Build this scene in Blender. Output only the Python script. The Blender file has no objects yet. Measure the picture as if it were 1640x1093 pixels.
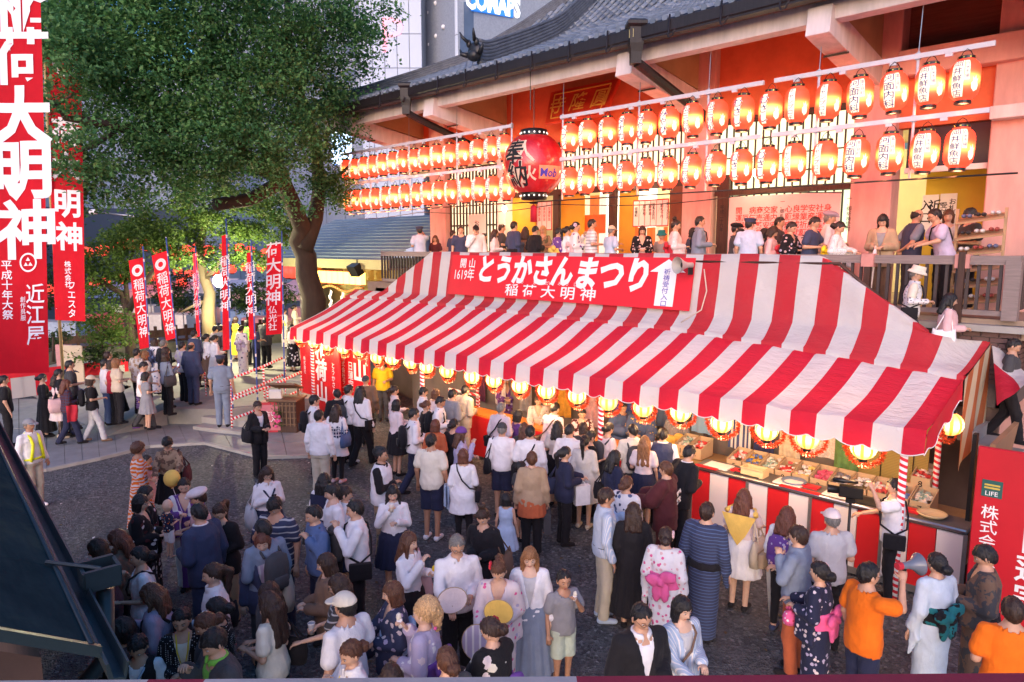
import bpy, math, random
import numpy as np
random.seed(7); RNG = np.random.default_rng(7)
S = bpy.context.scene
COL = S.collection
R = math.radians
CAMH = 4.7
cam_d = bpy.data.cameras.new('camera'); cam = bpy.data.objects.new('camera', cam_d); COL.objects.link(cam)
cam.location = (0, 0, CAMH); cam.rotation_euler = (R(90 - 7.7), 0, R(44.5))
cam_d.sensor_width = 36; cam_d.lens = 36 * 1110 / 1640; cam_d.clip_end = 2000; cam_d.clip_start = 0.05
S.camera = cam
W = bpy.data.worlds.new('World'); S.world = W; W.use_nodes = True
wn = W.node_tree.nodes; wl = W.node_tree.links
for n in list(wn): wn.remove(n)
sky = wn.new('ShaderNodeTexSky'); sky.sky_type = 'NISHITA'; sky.sun_disc = False
sky.sun_elevation = R(5.0); sky.sun_rotation = R(150); sky.air_density = 1.0; sky.dust_density = 2.5; sky.ozone_density = 4.0
bg = wn.new('ShaderNodeBackground'); bg.inputs[1].default_value = 0.15
wo = wn.new('ShaderNodeOutputWorld')
wl.new(sky.outputs[0], bg.inputs[0]); wl.new(bg.outputs[0], wo.inputs[0])
sd = bpy.data.lights.new('sun', 'SUN'); sd.energy = 0.5; sd.angle = R(60); sd.color = (1.0, 0.63, 0.66)
so = bpy.data.objects.new('sun', sd); COL.objects.link(so); so.rotation_euler = (R(68), 0, R(30))
S.view_settings.view_transform = 'Standard'; S.view_settings.look = 'None'
S.view_settings.exposure = 2.3; S.view_settings.gamma = 1.0
S.cycles.use_denoising = True; S.cycles.max_bounces = 6; S.cycles.transparent_max_bounces = 8
S.cycles.sample_clamp_indirect = 4.0
_f = np.array([-math.sin(R(44.5)) * math.cos(R(7.7)), math.cos(R(44.5)) * math.cos(R(7.7)), -math.sin(R(7.7))])
_r = np.array([math.cos(R(44.5)), math.sin(R(44.5)), 0.0]); _u = np.cross(_r, _f)
def _ray(x, y): return _f + _r * (x - 820) / 1110 - _u * (y - 546.5) / 1110
def G(x, y, z=0.0):
    d = _ray(x, y); return np.array([0, 0, CAMH]) + d * (z - CAMH) / d[2]
def WY(x, y, Y):
    d = _ray(x, y); return np.array([0, 0, CAMH]) + d * Y / d[1]
def DD(x, y, k):
    return np.array([0, 0, CAMH]) + _ray(x, y) * k
def tag(o, label=None, cat=None, group=None, kind=None):
    if label: o['label'] = label
    if cat: o['category'] = cat
    if group: o['group'] = group
    if kind: o['kind'] = kind
    return o
def thing(name, label, cat, loc=(0, 0, 0), rz=0.0, group=None, kind=None):
    o = bpy.data.objects.new(name, None); COL.objects.link(o); o.empty_display_size = .1
    o.location = loc; o.rotation_euler = (0, 0, rz)
    return tag(o, label, cat, group, kind)
def link(name, me, parent=None, mats=None, loc=None, rot=None):
    o = bpy.data.objects.new(name, me); COL.objects.link(o)
    if parent is not None: o.parent = parent
    if loc is not None: o.location = loc
    if rot is not None: o.rotation_euler = rot
    if mats is not None:
        if len(me.materials) == 0:
            for m in mats: me.materials.append(m)
        else:
            for i, m in enumerate(mats):
                o.material_slots[i].link = 'OBJECT'; o.material_slots[i].material = m
    return o
def mesh_np(name, v, f, mi=None, smooth=True):
    """v (n,3) array, f list of tuples or (m,k) array"""
    me = bpy.data.meshes.new(name)
    v = np.asarray(v, np.float32)
    if isinstance(f, np.ndarray):
        k = f.shape[1]; nf = len(f); lv = f.astype(np.int32).ravel(); ls = np.arange(nf, dtype=np.int32) * k
    else:
        nf = len(f); lens = np.fromiter((len(q) for q in f), np.int32, nf)
        lv = np.fromiter((i for q in f for i in q), np.int32); ls = np.concatenate([[0], np.cumsum(lens)[:-1]]).astype(np.int32) if nf else np.zeros(0, np.int32)
    me.vertices.add(len(v)); me.vertices.foreach_set('co', v.ravel())
    me.loops.add(len(lv)); me.loops.foreach_set('vertex_index', lv)
    me.polygons.add(nf); me.polygons.foreach_set('loop_start', ls)
    if mi is not None and len(mi): me.polygons.foreach_set('material_index', np.asarray(mi, np.int32))
    me.polygons.foreach_set('use_smooth', np.full(nf, bool(smooth)))
    me.update(calc_edges=True)
    return me
class MB:
    def __init__(s): s.v = []; s.f = []; s.m = []
    def add(s, vs, fs, m=0):
        b = len(s.v); s.v.extend([tuple(map(float, p)) for p in vs]); s.f.extend([tuple(b + i for i in q) for q in fs]); s.m.extend([m] * len(fs)); return s
    def box(s, c, d, m=0, rz=0.0, rx=0.0, ry=0.0, taper=1.0):
        hx, hy, hz = d[0] / 2, d[1] / 2, d[2] / 2; P = []
        for z, k in ((-hz, 1.0), (hz, taper)):
            for x, y in ((-hx, -hy), (hx, -hy), (hx, hy), (-hx, hy)): P.append((x * k, y * k, z))
        P = np.array(P)
        if rx: a, b = math.cos(rx), math.sin(rx); P = np.stack([P[:, 0], P[:, 1] * a - P[:, 2] * b, P[:, 1] * b + P[:, 2] * a], 1)
        if ry: a, b = math.cos(ry), math.sin(ry); P = np.stack([P[:, 0] * a + P[:, 2] * b, P[:, 1], -P[:, 0] * b + P[:, 2] * a], 1)
        if rz: a, b = math.cos(rz), math.sin(rz); P = np.stack([P[:, 0] * a - P[:, 1] * b, P[:, 0] * b + P[:, 1] * a, P[:, 2]], 1)
        return s.add(P + np.array(c), [(0, 3, 2, 1), (4, 5, 6, 7), (0, 1, 5, 4), (1, 2, 6, 5), (2, 3, 7, 6), (3, 0, 4, 7)], m)
    def bar(s, a, b, w, h, m=0):
        """box beam from a to b, w wide (horizontal), h high"""
        a = np.array(a, float); b = np.array(b, float); d = b - a; L = np.linalg.norm(d); d /= L
        up = np.array([0, 0, 1.0]); x = np.cross(d, up)
        if np.linalg.norm(x) < 1e-4: x = np.array([1.0, 0, 0])
        x /= np.linalg.norm(x); u = np.cross(x, d); P = []
        for e in (a, b):
            for i, j in ((-1, -1), (1, -1), (1, 1), (-1, 1)): P.append(e + x * i * w / 2 + u * j * h / 2)
        return s.add(P, [(0, 1, 2, 3), (7, 6, 5, 4), (0, 4, 5, 1), (1, 5, 6, 2), (2, 6, 7, 3), (3, 7, 4, 0)], m)
    def tube(s, pts, r, n=8, m=0, cap=True):
        pts = [np.array(p, float) for p in pts]; k = len(pts); rr = r if hasattr(r, '__len__') else [r] * k
        V = []; F = []; px = None
        for i, p in enumerate(pts):
            t = pts[min(i + 1, k - 1)] - pts[max(i - 1, 0)]; t /= (np.linalg.norm(t) + 1e-9)
            if px is None:
                ref = np.array([0, 0, 1.0]) if abs(t[2]) < .9 else np.array([1.0, 0, 0])
                px = np.cross(t, ref)
            px = px - t * np.dot(px, t); px /= (np.linalg.norm(px) + 1e-9); py = np.cross(t, px)
            for j in range(n):
                a = 2 * math.pi * j / n; V.append(p + rr[i] * (math.cos(a) * px + math.sin(a) * py))
        for i in range(k - 1):
            for j in range(n): F.append((i * n + j, i * n + (j + 1) % n, (i + 1) * n + (j + 1) % n, (i + 1) * n + j))
        if cap: F.append(tuple(range(n - 1, -1, -1))); F.append(tuple((k - 1) * n + j for j in range(n)))
        return s.add(V, F, m)
    def lathe(s, prof, n=16, c=(0, 0, 0), m=0, cap=True, axis='z'):
        V = []; F = []
        for r_, z in prof:
            for j in range(n):
                a = 2 * math.pi * j / n; q = (r_ * math.cos(a), r_ * math.sin(a), z)
                if axis == 'y': q = (q[0], q[2], q[1])
                if axis == 'x': q = (q[2], q[0], q[1])
                V.append((q[0] + c[0], q[1] + c[1], q[2] + c[2]))
        for i in range(len(prof) - 1):
            for j in range(n): F.append((i * n + j, i * n + (j + 1) % n, (i + 1) * n + (j + 1) % n, (i + 1) * n + j))
        if cap: F.append(tuple(range(n - 1, -1, -1))); F.append(tuple((len(prof) - 1) * n + j for j in range(n)))
        return s.add(V, F, m)
    def ell(s, c, r, nu=12, nv=8, m=0):
        V = []; F = []
        for i in range(nv + 1):
            t = math.pi * i / nv
            for j in range(nu):
                a = 2 * math.pi * j / nu; V.append((c[0] + r[0] * math.sin(t) * math.cos(a), c[1] + r[1] * math.sin(t) * math.sin(a), c[2] + r[2] * math.cos(t)))
        for i in range(nv):
            for j in range(nu): F.append((i * nu + j, (i + 1) * nu + j, (i + 1) * nu + (j + 1) % nu, i * nu + (j + 1) % nu))
        return s.add(V, F, m)
    def prism(s, poly, z0, z1, m=0):
        n = len(poly); V = [(x, y, z0) for x, y in poly] + [(x, y, z1) for x, y in poly]
        F = [tuple(range(n - 1, -1, -1)), tuple(range(n, 2 * n))] + [(i, (i + 1) % n, n + (i + 1) % n, n + i) for i in range(n)]
        return s.add(V, F, m)
    def grid(s, P, m=0, thick=None):
        """P[i][j] points"""
        P = np.array(P, float); a, b = P.shape[:2]
        s.add(P.reshape(-1, 3), [(i * b + j, i * b + j + 1, (i + 1) * b + j + 1, (i + 1) * b + j) for i in range(a - 1) for j in range(b - 1)], m)
        return s
    def mesh(s, name, smooth=False):
        return mesh_np(name, np.array(s.v, np.float32).reshape(-1, 3), s.f, s.m, smooth)
    def build(s, name, mats, parent=None, smooth=False, loc=None, rot=None):
        me = s.mesh(name, smooth)
        if not isinstance(mats, (list, tuple)): mats = [mats]
        return link(name, me, parent, mats, loc, rot)
def bevel(o, w, seg=1):
    b = o.modifiers.new('bevel', 'BEVEL'); b.width = w; b.segments = seg; b.limit_method = 'ANGLE'; return o
MATS = {}
GS = .56   # lamp level against this exposure
def nt(name):
    m = bpy.data.materials.new(name); m.use_nodes = True; t = m.node_tree
    b = t.nodes.get('Principled BSDF'); return m, t, b
def N(t, typ, **kw):
    n = t.nodes.new(typ)
    for k, v in kw.items(): setattr(n, k, v)
    return n
def ramp(t, fac, stops):
    r_ = N(t, 'ShaderNodeValToRGB'); cr = r_.color_ramp
    while len(cr.elements) < len(stops): cr.elements.new(0.5)
    for e, (p, c) in zip(cr.elements, stops): e.position = p; e.color = tuple(c) + (1,) if len(c) == 3 else c
    t.links.new(fac, r_.inputs[0]); return r_.outputs[0]
def coords(t, scale=(1, 1, 1), kind='Object', rot=(0, 0, 0)):
    c = N(t, 'ShaderNodeTexCoord'); mp = N(t, 'ShaderNodeMapping'); mp.inputs['Scale'].default_value = scale; mp.inputs['Rotation'].default_value = rot
    t.links.new(c.outputs[kind], mp.inputs[0]); return mp.outputs[0]
def noise(t, vec, scale, detail=3, rough=.6):
    n = N(t, 'ShaderNodeTexNoise'); n.inputs['Scale'].default_value = scale; n.inputs['Detail'].default_value = detail; n.inputs['Roughness'].default_value = rough
    t.links.new(vec, n.inputs['Vector']); return n.outputs[0]
def bump(t, b, h, strength=.3, dist=.01):
    n = N(t, 'ShaderNodeBump'); n.inputs['Strength'].default_value = strength; n.inputs['Distance'].default_value = dist
    t.links.new(h, n.inputs['Height']); t.links.new(n.outputs[0], b.inputs['Normal'])
def mul(c, k): return tuple(min(1, x * k) for x in c[:3])
def mix(t, fac, a, b, blend='MIX'):
    m = N(t, 'ShaderNodeMix', data_type='RGBA', blend_type=blend)
    if hasattr(fac, 'links'): t.links.new(fac, m.inputs[0])
    else: m.inputs[0].default_value = fac
    for x, i in ((a, 6), (b, 7)):
        if hasattr(x, 'links'): t.links.new(x, m.inputs[i])
        else: m.inputs[i].default_value = tuple(x[:3]) + (1,)
    return m.outputs[2]
def math_(t, op, a, b=None, c=None):
    n = N(t, 'ShaderNodeMath', operation=op)
    for i, x in enumerate((a, b, c)):
        if x is None: continue
        if hasattr(x, 'links'): t.links.new(x, n.inputs[i])
        else: n.inputs[i].default_value = x
    return n.outputs[0]
def plain(name, c, rough=.7, var=.15, scale=6, bmp=.15, bscale=60, metal=0.0, spec=.4, stretch=(1, 1, 1), sheen=0):
    if name in MATS: return MATS[name]
    m, t, b = nt(name); v = coords(t, stretch)
    n1 = noise(t, v, scale, 5)
    t.links.new(ramp(t, n1, [(.25, mul(c, 1 - var)), (.75, mul(c, 1 + var))]), b.inputs['Base Color'])
    b.inputs['Roughness'].default_value = rough; b.inputs['Metallic'].default_value = metal; b.inputs['Specular IOR Level'].default_value = spec
    if sheen: b.inputs['Sheen Weight'].default_value = sheen
    if bmp: bump(t, b, noise(t, v, bscale, 3), bmp)
    MATS[name] = m; return m
def glow(name, c, strength):
    if name in MATS: return MATS[name]
    m, t, b = nt(name); b.inputs['Base Color'].default_value = tuple(mul(c, .8)) + (1,)
    b.inputs['Emission Color'].default_value = tuple(c) + (1,); b.inputs['Emission Strength'].default_value = strength * GS
    MATS[name] = m; return m
def stripe(name, c1, c2, axis, period, duty=.5, off=0.0, rough=.75, translucent=0.0, shear=(0, 0, 0), bscale=40, dirt=.12):
    """bands printed along one axis of the object's own coordinates"""
    if name in MATS: return MATS[name]
    m, t, b = nt(name); c = N(t, 'ShaderNodeTexCoord'); sp = N(t, 'ShaderNodeSeparateXYZ'); t.links.new(c.outputs['Object'], sp.inputs[0])
    a = sp.outputs['XYZ'.index(axis)]
    for i, k in enumerate(shear):
        if k: a = math_(t, 'MULTIPLY_ADD', sp.outputs[i], k, a)
    x = math_(t, 'FRACT', math_(t, 'MULTIPLY_ADD', a, 1 / period, off + 100))
    fac = math_(t, 'LESS_THAN', x, duty)
    col = mix(t, fac, c2, c1)
    d = noise(t, coords(t), 1.7, 6, .65)
    col = mix(t, ramp(t, d, [(.35, (0, 0, 0)), (.8, (1, 1, 1))]), col, mix(t, dirt, col, (.25, .2, .2)))
    t.links.new(col, b.inputs['Base Color']); b.inputs['Roughness'].default_value = rough; b.inputs['Specular IOR Level'].default_value = .25
    hn = math_(t, 'ADD', math_(t, 'MULTIPLY', noise(t, coords(t, (1, 2.2, 1)), 2.6, 5, .55), 6.0 if translucent else 0.0), noise(t, coords(t), bscale, 3)); bump(t, b, hn, .35 if translucent else .12, .03 if translucent else .01)
    if translucent:
        tr = N(t, 'ShaderNodeBsdfTranslucent'); t.links.new(col, tr.inputs[0]); ms = N(t, 'ShaderNodeMixShader'); ms.inputs[0].default_value = translucent
        out = t.nodes.get('Material Output'); t.links.new(b.outputs[0], ms.inputs[1]); t.links.new(tr.outputs[0], ms.inputs[2]); t.links.new(ms.outputs[0], out.inputs[0])
    MATS[name] = m; return m
RED = (.62, .012, .03); WHT = (.78, .77, .76)
M_red = plain('red_cloth', RED, .7, .1, 3, .15, 90)
M_white = plain('white_print', (.8, .8, .8), .7, .04, 4, .05)
M_black = plain('black_lacquer', (.012, .011, .012), .35, .2, 8, .05)
M_wood_dark = plain('dark_wood', (.06, .028, .02), .55, .35, 5, .3, 30, stretch=(6, 6, .6))
M_steel = plain('steel', (.5, .5, .52), .3, .1, 10, .05, metal=.9)
TXT = {}
def text_vf(body, size=1.0, off=0.0, space=1.0, res=2):
    key = (body, off, space, res)
    if key not in TXT:
        c = bpy.data.curves.new('t', 'FONT'); c.body = body; c.align_x = 'CENTER'; c.offset = off; c.resolution_u = res; c.space_line = space; c.fill_mode = 'FRONT'
        o = bpy.data.objects.new('t', c); COL.objects.link(o); bpy.context.view_layer.update()
        dg = bpy.context.evaluated_depsgraph_get(); me = bpy.data.meshes.new_from_object(o.evaluated_get(dg))
        v = np.zeros(len(me.vertices) * 3, np.float32); me.vertices.foreach_get('co', v); v = v.reshape(-1, 3)
        f = [tuple(p.vertices) for p in me.polygons]
        bpy.data.objects.remove(o); bpy.data.curves.remove(c); bpy.data.meshes.remove(me)
        if len(v):
            lo, hi = v.min(0), v.max(0); v = v - (lo + hi) / 2; v[:, 2] = 0
        TXT[key] = (v, f)
    v, f = TXT[key]; return v * size, f
def subdiv(v, f, maxlen):
    """split triangles fans until edges are short (so flat glyphs can be bent)"""
    v = [tuple(p) for p in v]; tri = []
    for q in f:
        for i in range(1, len(q) - 1): tri.append((q[0], q[i], q[i + 1]))
    for _ in range(4):
        out = []; mid = {}; ch = False
        def mp(a, b):
            k = (min(a, b), max(a, b))
            if k not in mid: mid[k] = len(v); v.append(tuple((np.array(v[a]) + np.array(v[b])) / 2))
            return mid[k]
        L = lambda a, b: math.dist(v[a], v[b]) > maxlen
        for a, b, c in tri:
            e = (L(a, b), L(b, c), L(c, a)); n = sum(e)
            if n == 0: out.append((a, b, c)); continue
            ch = True
            if n == 3:
                x, y, z = mp(a, b), mp(b, c), mp(c, a); out += [(a, x, z), (x, b, y), (z, y, c), (x, y, z)]
            elif n == 1:
                while not L(a, b): a, b, c = b, c, a
                x = mp(a, b); out += [(a, x, c), (x, b, c)]
            else:
                while L(c, a): a, b, c = b, c, a
                x, y = mp(a, b), mp(b, c); out += [(a, x, y), (x, b, y), (a, y, c)]
        tri = out
        if not ch: break
    return np.array(v, np.float32).reshape(-1, 3), tri
def sign_text(parent, body, size, off, mat, origin, ax, ay, name='lettering', lift=.004, space=1.0, slant=0.0, sx=1.0):
    """flat lettering: text x along ax, y along ay (unit vectors in the parent's frame) around origin"""
    v, f = text_vf(body, size, off, space)
    if not len(v): return None
    ax = np.array(ax, float); ay = np.array(ay, float); nrm = np.cross(ax, ay)
    x = v[:, 0] * sx + slant * v[:, 1]
    P = np.array(origin) + x[:, None] * ax + v[:, 1:2] * ay + nrm * lift
    return link(name, mesh_np(name, P, f, None, False), parent, [mat])
ORD = 'first second third fourth fifth sixth seventh eighth ninth tenth eleventh twelfth thirteenth fourteenth fifteenth sixteenth seventeenth eighteenth nineteenth twentieth'.split()
def catmull(xs, ys, x): return np.interp(x, xs, ys)
# ================================================================== GROUND
def gravel_mat():
    m, t, b = nt('dark_gravel'); v = coords(t)
    vo = N(t, 'ShaderNodeTexVoronoi'); vo.inputs['Scale'].default_value = 26; t.links.new(v, vo.inputs['Vector'])
    vo2 = N(t, 'ShaderNodeTexVoronoi'); vo2.inputs['Scale'].default_value = 55; t.links.new(v, vo2.inputs['Vector'])
    sp = N(t, 'ShaderNodeSeparateColor'); t.links.new(vo.outputs['Color'], sp.inputs[0])
    c = ramp(t, sp.outputs[0], [(0, (.045, .046, .050)), (.55, (.115, .117, .124)), (.93, (.19, .19, .195)), (1, (.34, .34, .35))])
    big = noise(t, v, .35, 5, .6)
    c = mix(t, ramp(t, big, [(.3, (0, 0, 0)), (.7, (1, 1, 1))]), c, mix(t, .6, c, (.066, .066, .068)))
    c = mix(t, ramp(t, noise(t, v, 2.3, 6, .7), [(.45, (0, 0, 0)), (.72, (1, 1, 1))]), c, mix(t, .55, c, (.16, .162, .168)))
    t.links.new(c, b.inputs['Base Color']); b.inputs['Roughness'].default_value = .75; b.inputs['Specular IOR Level'].default_value = .35
    h = math_(t, 'ADD', vo.outputs['Distance'], vo2.outputs['Distance']); bump(t, b, h, .9, .03); return m
g = MB(); nx = 60
P = [[(x, y, 0) for y in np.concatenate([[-900], np.linspace(-2, 16, 12), [900]])] for x in np.concatenate([[-1200], np.linspace(-34, 12, 12), [900]])]
g.grid(P); tag(g.build('ground', gravel_mat()), kind='structure')
M_pave = plain('paving_stone', (.23, .235, .24), .7, .22, 2.5, .35, 50)
M_conc = plain('concrete', (.33, .32, .3), .8, .18, 2, .3, 40)
# paved path that the queue follows: a bed with single slabs laid on it
path_edge_near = [G(x, y) for x, y in ((-60, 775), (75, 755), (160, 737), (240, 717), (330, 712), (420, 735), (500, 733), (580, 715))]
path_edge_far = [G(x, y) for x, y in ((-60, 640), (75, 640), (150, 640), (225, 640), (300, 662), (400, 690), (500, 690), (560, 682))]
bed = MB()
for i in range(len(path_edge_near) - 1):
    a, b_, c, d = path_edge_near[i], path_edge_near[i + 1], path_edge_far[i + 1], path_edge_far[i]
    bed.add([(p[0], p[1], .006) for p in (a, b_, c, d)], [(0, 1, 2, 3)])
path = tag(bed.build('path', plain('path_joint', (.09, .09, .09), .9)), kind='structure')
for i in range(len(path_edge_near) - 1):
    rows = 2 if i < 4 else 2; cols = 3 if i < 4 else 2
    for r_ in range(rows):
        for c_ in range(cols):
            def q(u, v):
                u = (c_ + u) / cols; v = (r_ + v) / rows
                n_ = path_edge_near[i] * (1 - u) + path_edge_near[i + 1] * u; f_ = path_edge_far[i] * (1 - u) + path_edge_far[i + 1] * u
                return n_ * (1 - v) + f_ * v
            e = .012; z = .03 + random.uniform(-.004, .004)
            top = [q(e, e), q(1 - e, e), q(1 - e, 1 - e), q(e, 1 - e)]
            s_ = MB(); V = [(p[0], p[1], z) for p in top] + [(p[0], p[1], .007) for p in top]
            s_.add(V, [(0, 1, 2, 3), (0, 4, 5, 1), (1, 5, 6, 2), (2, 6, 7, 3), (3, 7, 4, 0)])
            s_.build('slab', M_pave, path)
kb = MB()
for i in range(len(path_edge_near) - 1): kb.bar(path_edge_near[i] + np.array([0, 0, .02]), path_edge_near[i + 1] + np.array([0, 0, .02]), .09, .09)
tag(kb.build('kerb', M_conc), kind='structure')
# raised terrace with a ramp, behind the queue
tz = .45
ter = MB(); A = [(-30, 6.4), (-19.2, 6.4), (-17.9, 7.6), (-17.3, 12.4), (-30, 16)]
ter.prism(A, -.05, tz); ter.add([(-30, 4.6, .034), (-19.0, 4.9, .034), (-19.2, 6.4, tz - .002), (-30, 6.4, tz - .002)], [(0, 1, 2, 3)])
ter.add([(-19.0, 4.9, .0), (-18.9, 4.9, .0), (-19.1, 6.4, .0), (-19.2, 6.4, tz), (-19.0, 4.9, .034)], [(0, 1, 2, 3, 4)])
tag(ter.build('terrace', plain('terrace_stone', (.26, .25, .23), .8, .2, 2, .3, 40)), kind='structure')
st = thing('stone_steps', 'low grey stone steps rising beside the striped handrails', 'steps', (0, 0, 0))
def step_slab(p, q, w, z):
    p = np.array(p[:2]); q = np.array(q[:2]); d = (q - p) / np.linalg.norm(q - p); n_ = np.array([-d[1], d[0]])
    m_ = MB(); m_.prism([tuple(p), tuple(q), tuple(q + n_ * w), tuple(p + n_ * w)], max(0, z - .17), z)
    bevel(m_.build('step', M_conc, st), .012)
for k, (a, b_, z) in enumerate([((308, 683), (392, 693), .12), ((322, 668), (400, 676), .28), ((382, 660), (452, 668), .16), ((400, 640), (470, 645), .30), ((420, 622), (485, 627), .42), ((436, 607), (492, 611), .5)]):
    a_ = G(*a, z); b2 = G(*b_, z); step_slab(a_, b2, .75, z)

# ================================================================== TEMPLE HALL
M_pink = plain('pink_plaster', (.64, .36, .33), .8, .2, 1.6, .3, 70, stretch=(2.2, 2.2, .6))
M_pinkw = plain('pale_painted_concrete', (.68, .58, .60), .75, .2, 1.5, .2, 50, stretch=(3, 3, .6))
M_oran = plain('orange_plaster', (.66, .15, .065), .85, .2, 1.5, .2, 60)
M_soff = plain('dark_boarding', (.17, .065, .045), .8, .3, 3, .3, 30, stretch=(.5, 8, 8))
M_gut = plain('dark_copper_gutter', (.016, .012, .015), .5, .4, 4, .25, 30, stretch=(6, 6, .7))
M_tan = plain('tan_board', (.45, .30, .16), .75, .15, 2, .2, 40)
M_yel = plain('yellow_panel', (.70, .42, .03), .6, .1, 2, .1, 40)
M_lat = plain('lattice_wood', (.05, .032, .022), .6, .3, 6, .2, 40, stretch=(8, 8, 1))
M_shoji = glow('lit_paper_screen', (1.0, .86, .55), .55)  # both screen papers glow themselves, in place of light from the room behind
M_shoji2 = glow('lit_green_screen', (.80, 1.0, .62), .50)
hall = thing('temple_hall', 'large pink temple hall with dark tiled roof and lantern-lit front', 'temple hall', (-10, 14.9, 3.58))
HO = np.array([-10, 14.9, 3.58])
def hp(name, mb, mat_, smooth=False, parent=None, bev=0):
    mb.v = [tuple(np.array(p) - HO) for p in mb.v]
    o = mb.build(name, mat_, parent or hall, smooth)
    if bev: bevel(o, bev)
    return o
FZ = 3.58
hp('veranda_floor', MB().box((-9.2, 16.6, FZ - .15), (20.5, 7.2, .3)), plain('veranda_floor', (.30, .22, .17), .55, .15, 3, .2, 40))
hp('veranda_base', MB().box((-10.5, 13.06, 1.7), (17.0, .12, 3.4)), plain('base_wall', (.20, .13, .10), .85, .2, 2))
YW = 14.9
for x, w in ((-18.05, .8), (-8.53, .76), (-4.72, .76)): hp('column', MB().box((x, YW + .2, 6.6), (w, .5, 6.1)), M_pink, bev=.02)
hp('column', MB().box((-15.1, YW + .2, 5.6), (.36, .4, 4.1)), plain('white_plaster', (.72, .68, .66), .8, .06, 2), bev=.01)
hp('end_wall', MB().box((.4, YW + .35, 5.2), (6.44, .7, 10.4)), M_pink, bev=.02)
hp('upper_wall', MB().box((-12.0, YW + .3, 8.55), (14.1, .3, 2.05)), M_oran)
hp('upper_wall', MB().box((-1.4, YW + .27, 7.42), (6.6, .24, .92)), M_oran)
hp('upper_wall', MB().box((-1.4, YW + .5, 9.0), (6.6, .24, 2.2)), M_soff)
hp('wall_beam', MB().box((-1.2, YW - .02, 8.1), (6.3, .3, .46)), M_pink, bev=.01)
hp('ledge', MB().box((.2, YW - .12, 7.0), (6.0, .34, .22)), M_pinkw, bev=.01)
hp('wall_beam', MB().box((-11.8, YW + .12, 7.52), (13.4, .16, .1)), M_lat)
hp('soffit', MB().add([(-21, 12.3, 8.8), (6, 12.3, 8.8), (6, 15.3, 9.62), (-21, 15.3, 9.62)], [(0, 1, 2, 3)]), M_soff)
for k in range(44):
    x = -20.4 + k * .6
    hp('rafter', MB().bar((x, 12.5, 8.74), (x, 15.0, 9.42), .09, .1), M_soff)
hp('fascia', MB().box((-8, 12.5, 8.61), (26, .3, .33)), M_pinkw, bev=.006)
for bx in (-1.2, -4.85, -8.75, -15.12, -19.07):
    m_ = MB(); w = .4
    a = (bx, 12.18, 8.43); b_ = (bx, 14.9, 8.02)
    m_.bar(a, b_, w, .47); br = hp('bracket', m_, [M_pinkw], bev=.008)
    hp('bracket_collar', MB().box((bx, 13.02, 8.04), (w + .03, .03, .03)), M_lat, parent=None)
    hp('haunch', MB().add([(bx + .17, 12.75, 8.6), (bx + .17, 14.88, 8.3), (bx + .17, 14.88, 9.3), (bx + .17, 12.75, 8.78), (bx - .17, 12.75, 8.6), (bx - .17, 14.88, 8.3), (bx - .17, 14.88, 9.3), (bx - .17, 12.75, 8.78)], [(0, 1, 2, 3), (7, 6, 5, 4), (0, 4, 5, 1), (3, 2, 6, 7), (0, 3, 7, 4)]), M_tan)
    hp('wall_post', MB().box((bx - .05, YW + .08, 8.5), (.32, .22, 1.9)), M_tan)
hp('gutter', MB().box((-8, 11.93, 8.85), (26, .16, .25)), M_gut, bev=.03)
hp('gutter_lip', MB().box((-8, 11.97, 8.71), (26, .2, .035)), M_gut)
hk = MB(); hk.tube([(0, 0, .33), (0, -.02, .02), (.01, -.06, -.05), (.06, -.1, -.12), (.13, -.1, -.1), (.16, -.1, -.03), (.19, -.1, 0)], .018, 6)
hkm = hk.mesh('hook', True)
for px_, py_ in ((560, 190), (610, 180), (647, 168), (702, 155), (746, 145), (796, 132), (852, 120), (912, 105), (973, 92), (1072, 66), (1155, 45), (1250, 22)):
    x = WY(px_, py_, 11.85)[0]
    link('gutter_hook', hkm, hall, [M_gut], tuple(np.array([x, 11.84, 8.7]) - HO))
for x in (-15.72, -8.28):
    m_ = MB(); m_.lathe([(.14, 8.28), (.15, 8.5), (.19, 8.66), (.2, 8.95), (.27, 9.0), (.27, 9.06), (.2, 9.1)], 4, (x, 11.9, 0))
    m_.tube([(x, 11.95, 8.32), (x + .05, 12.2, 8.22), (x + .1, 14.75, 7.55)], .1, 8)
    rh = hp('rain_head', m_, M_gut)
    if x > -10: sign_text(rh, '國', .17, .02, plain('dull_gold', (.45, .40, .2), .5), np.array([x, 11.745, 8.83]) - HO, (.707, 0, 0), (0, 0, 1), 'crest', lift=.006)
# roof ----------------------------------------------------------------
RT = np.array([0, .79, 1.36, 2.29, 3.24, 3.69, 4.3, 4.7, 5.11, 5.38, 6.5, 8.0, 9.5]); RZ = np.array([8.98, 9.3, 9.53, 9.92, 10.36, 10.62, 11.1, 11.42, 11.8, 12.05, 13.1, 14.6, 16.2])
def rz(t): return np.interp(t, RT, RZ)
m_tile, tt, tb = nt('roof_tile'); gi = N(tt, 'ShaderNodeNewGeometry'); oi = N(tt, 'ShaderNodeObjectInfo')
rnd = math_(tt, 'FRACT', math_(tt, 'ADD', gi.outputs['Random Per Island'], oi.outputs['Random']))
tt.links.new(ramp(tt, rnd, [(0, (.09, .11, .15)), (.5, (.13, .16, .21)), (1, (.18, .21, .27))]), tb.inputs['Base Color']); tb.inputs['Roughness'].default_value = .42
bump(tt, tb, noise(tt, coords(tt), 25, 3), .15)
sheet = MB(); ts = np.linspace(0, 9.5, 40); rows = []
XC = -20.5
for t in ts: rows.append([(XC + t, 11.9 + t, rz(t) - .03), (7.0, 11.9 + t, rz(t) - .03)])
sheet.grid(rows)
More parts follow.
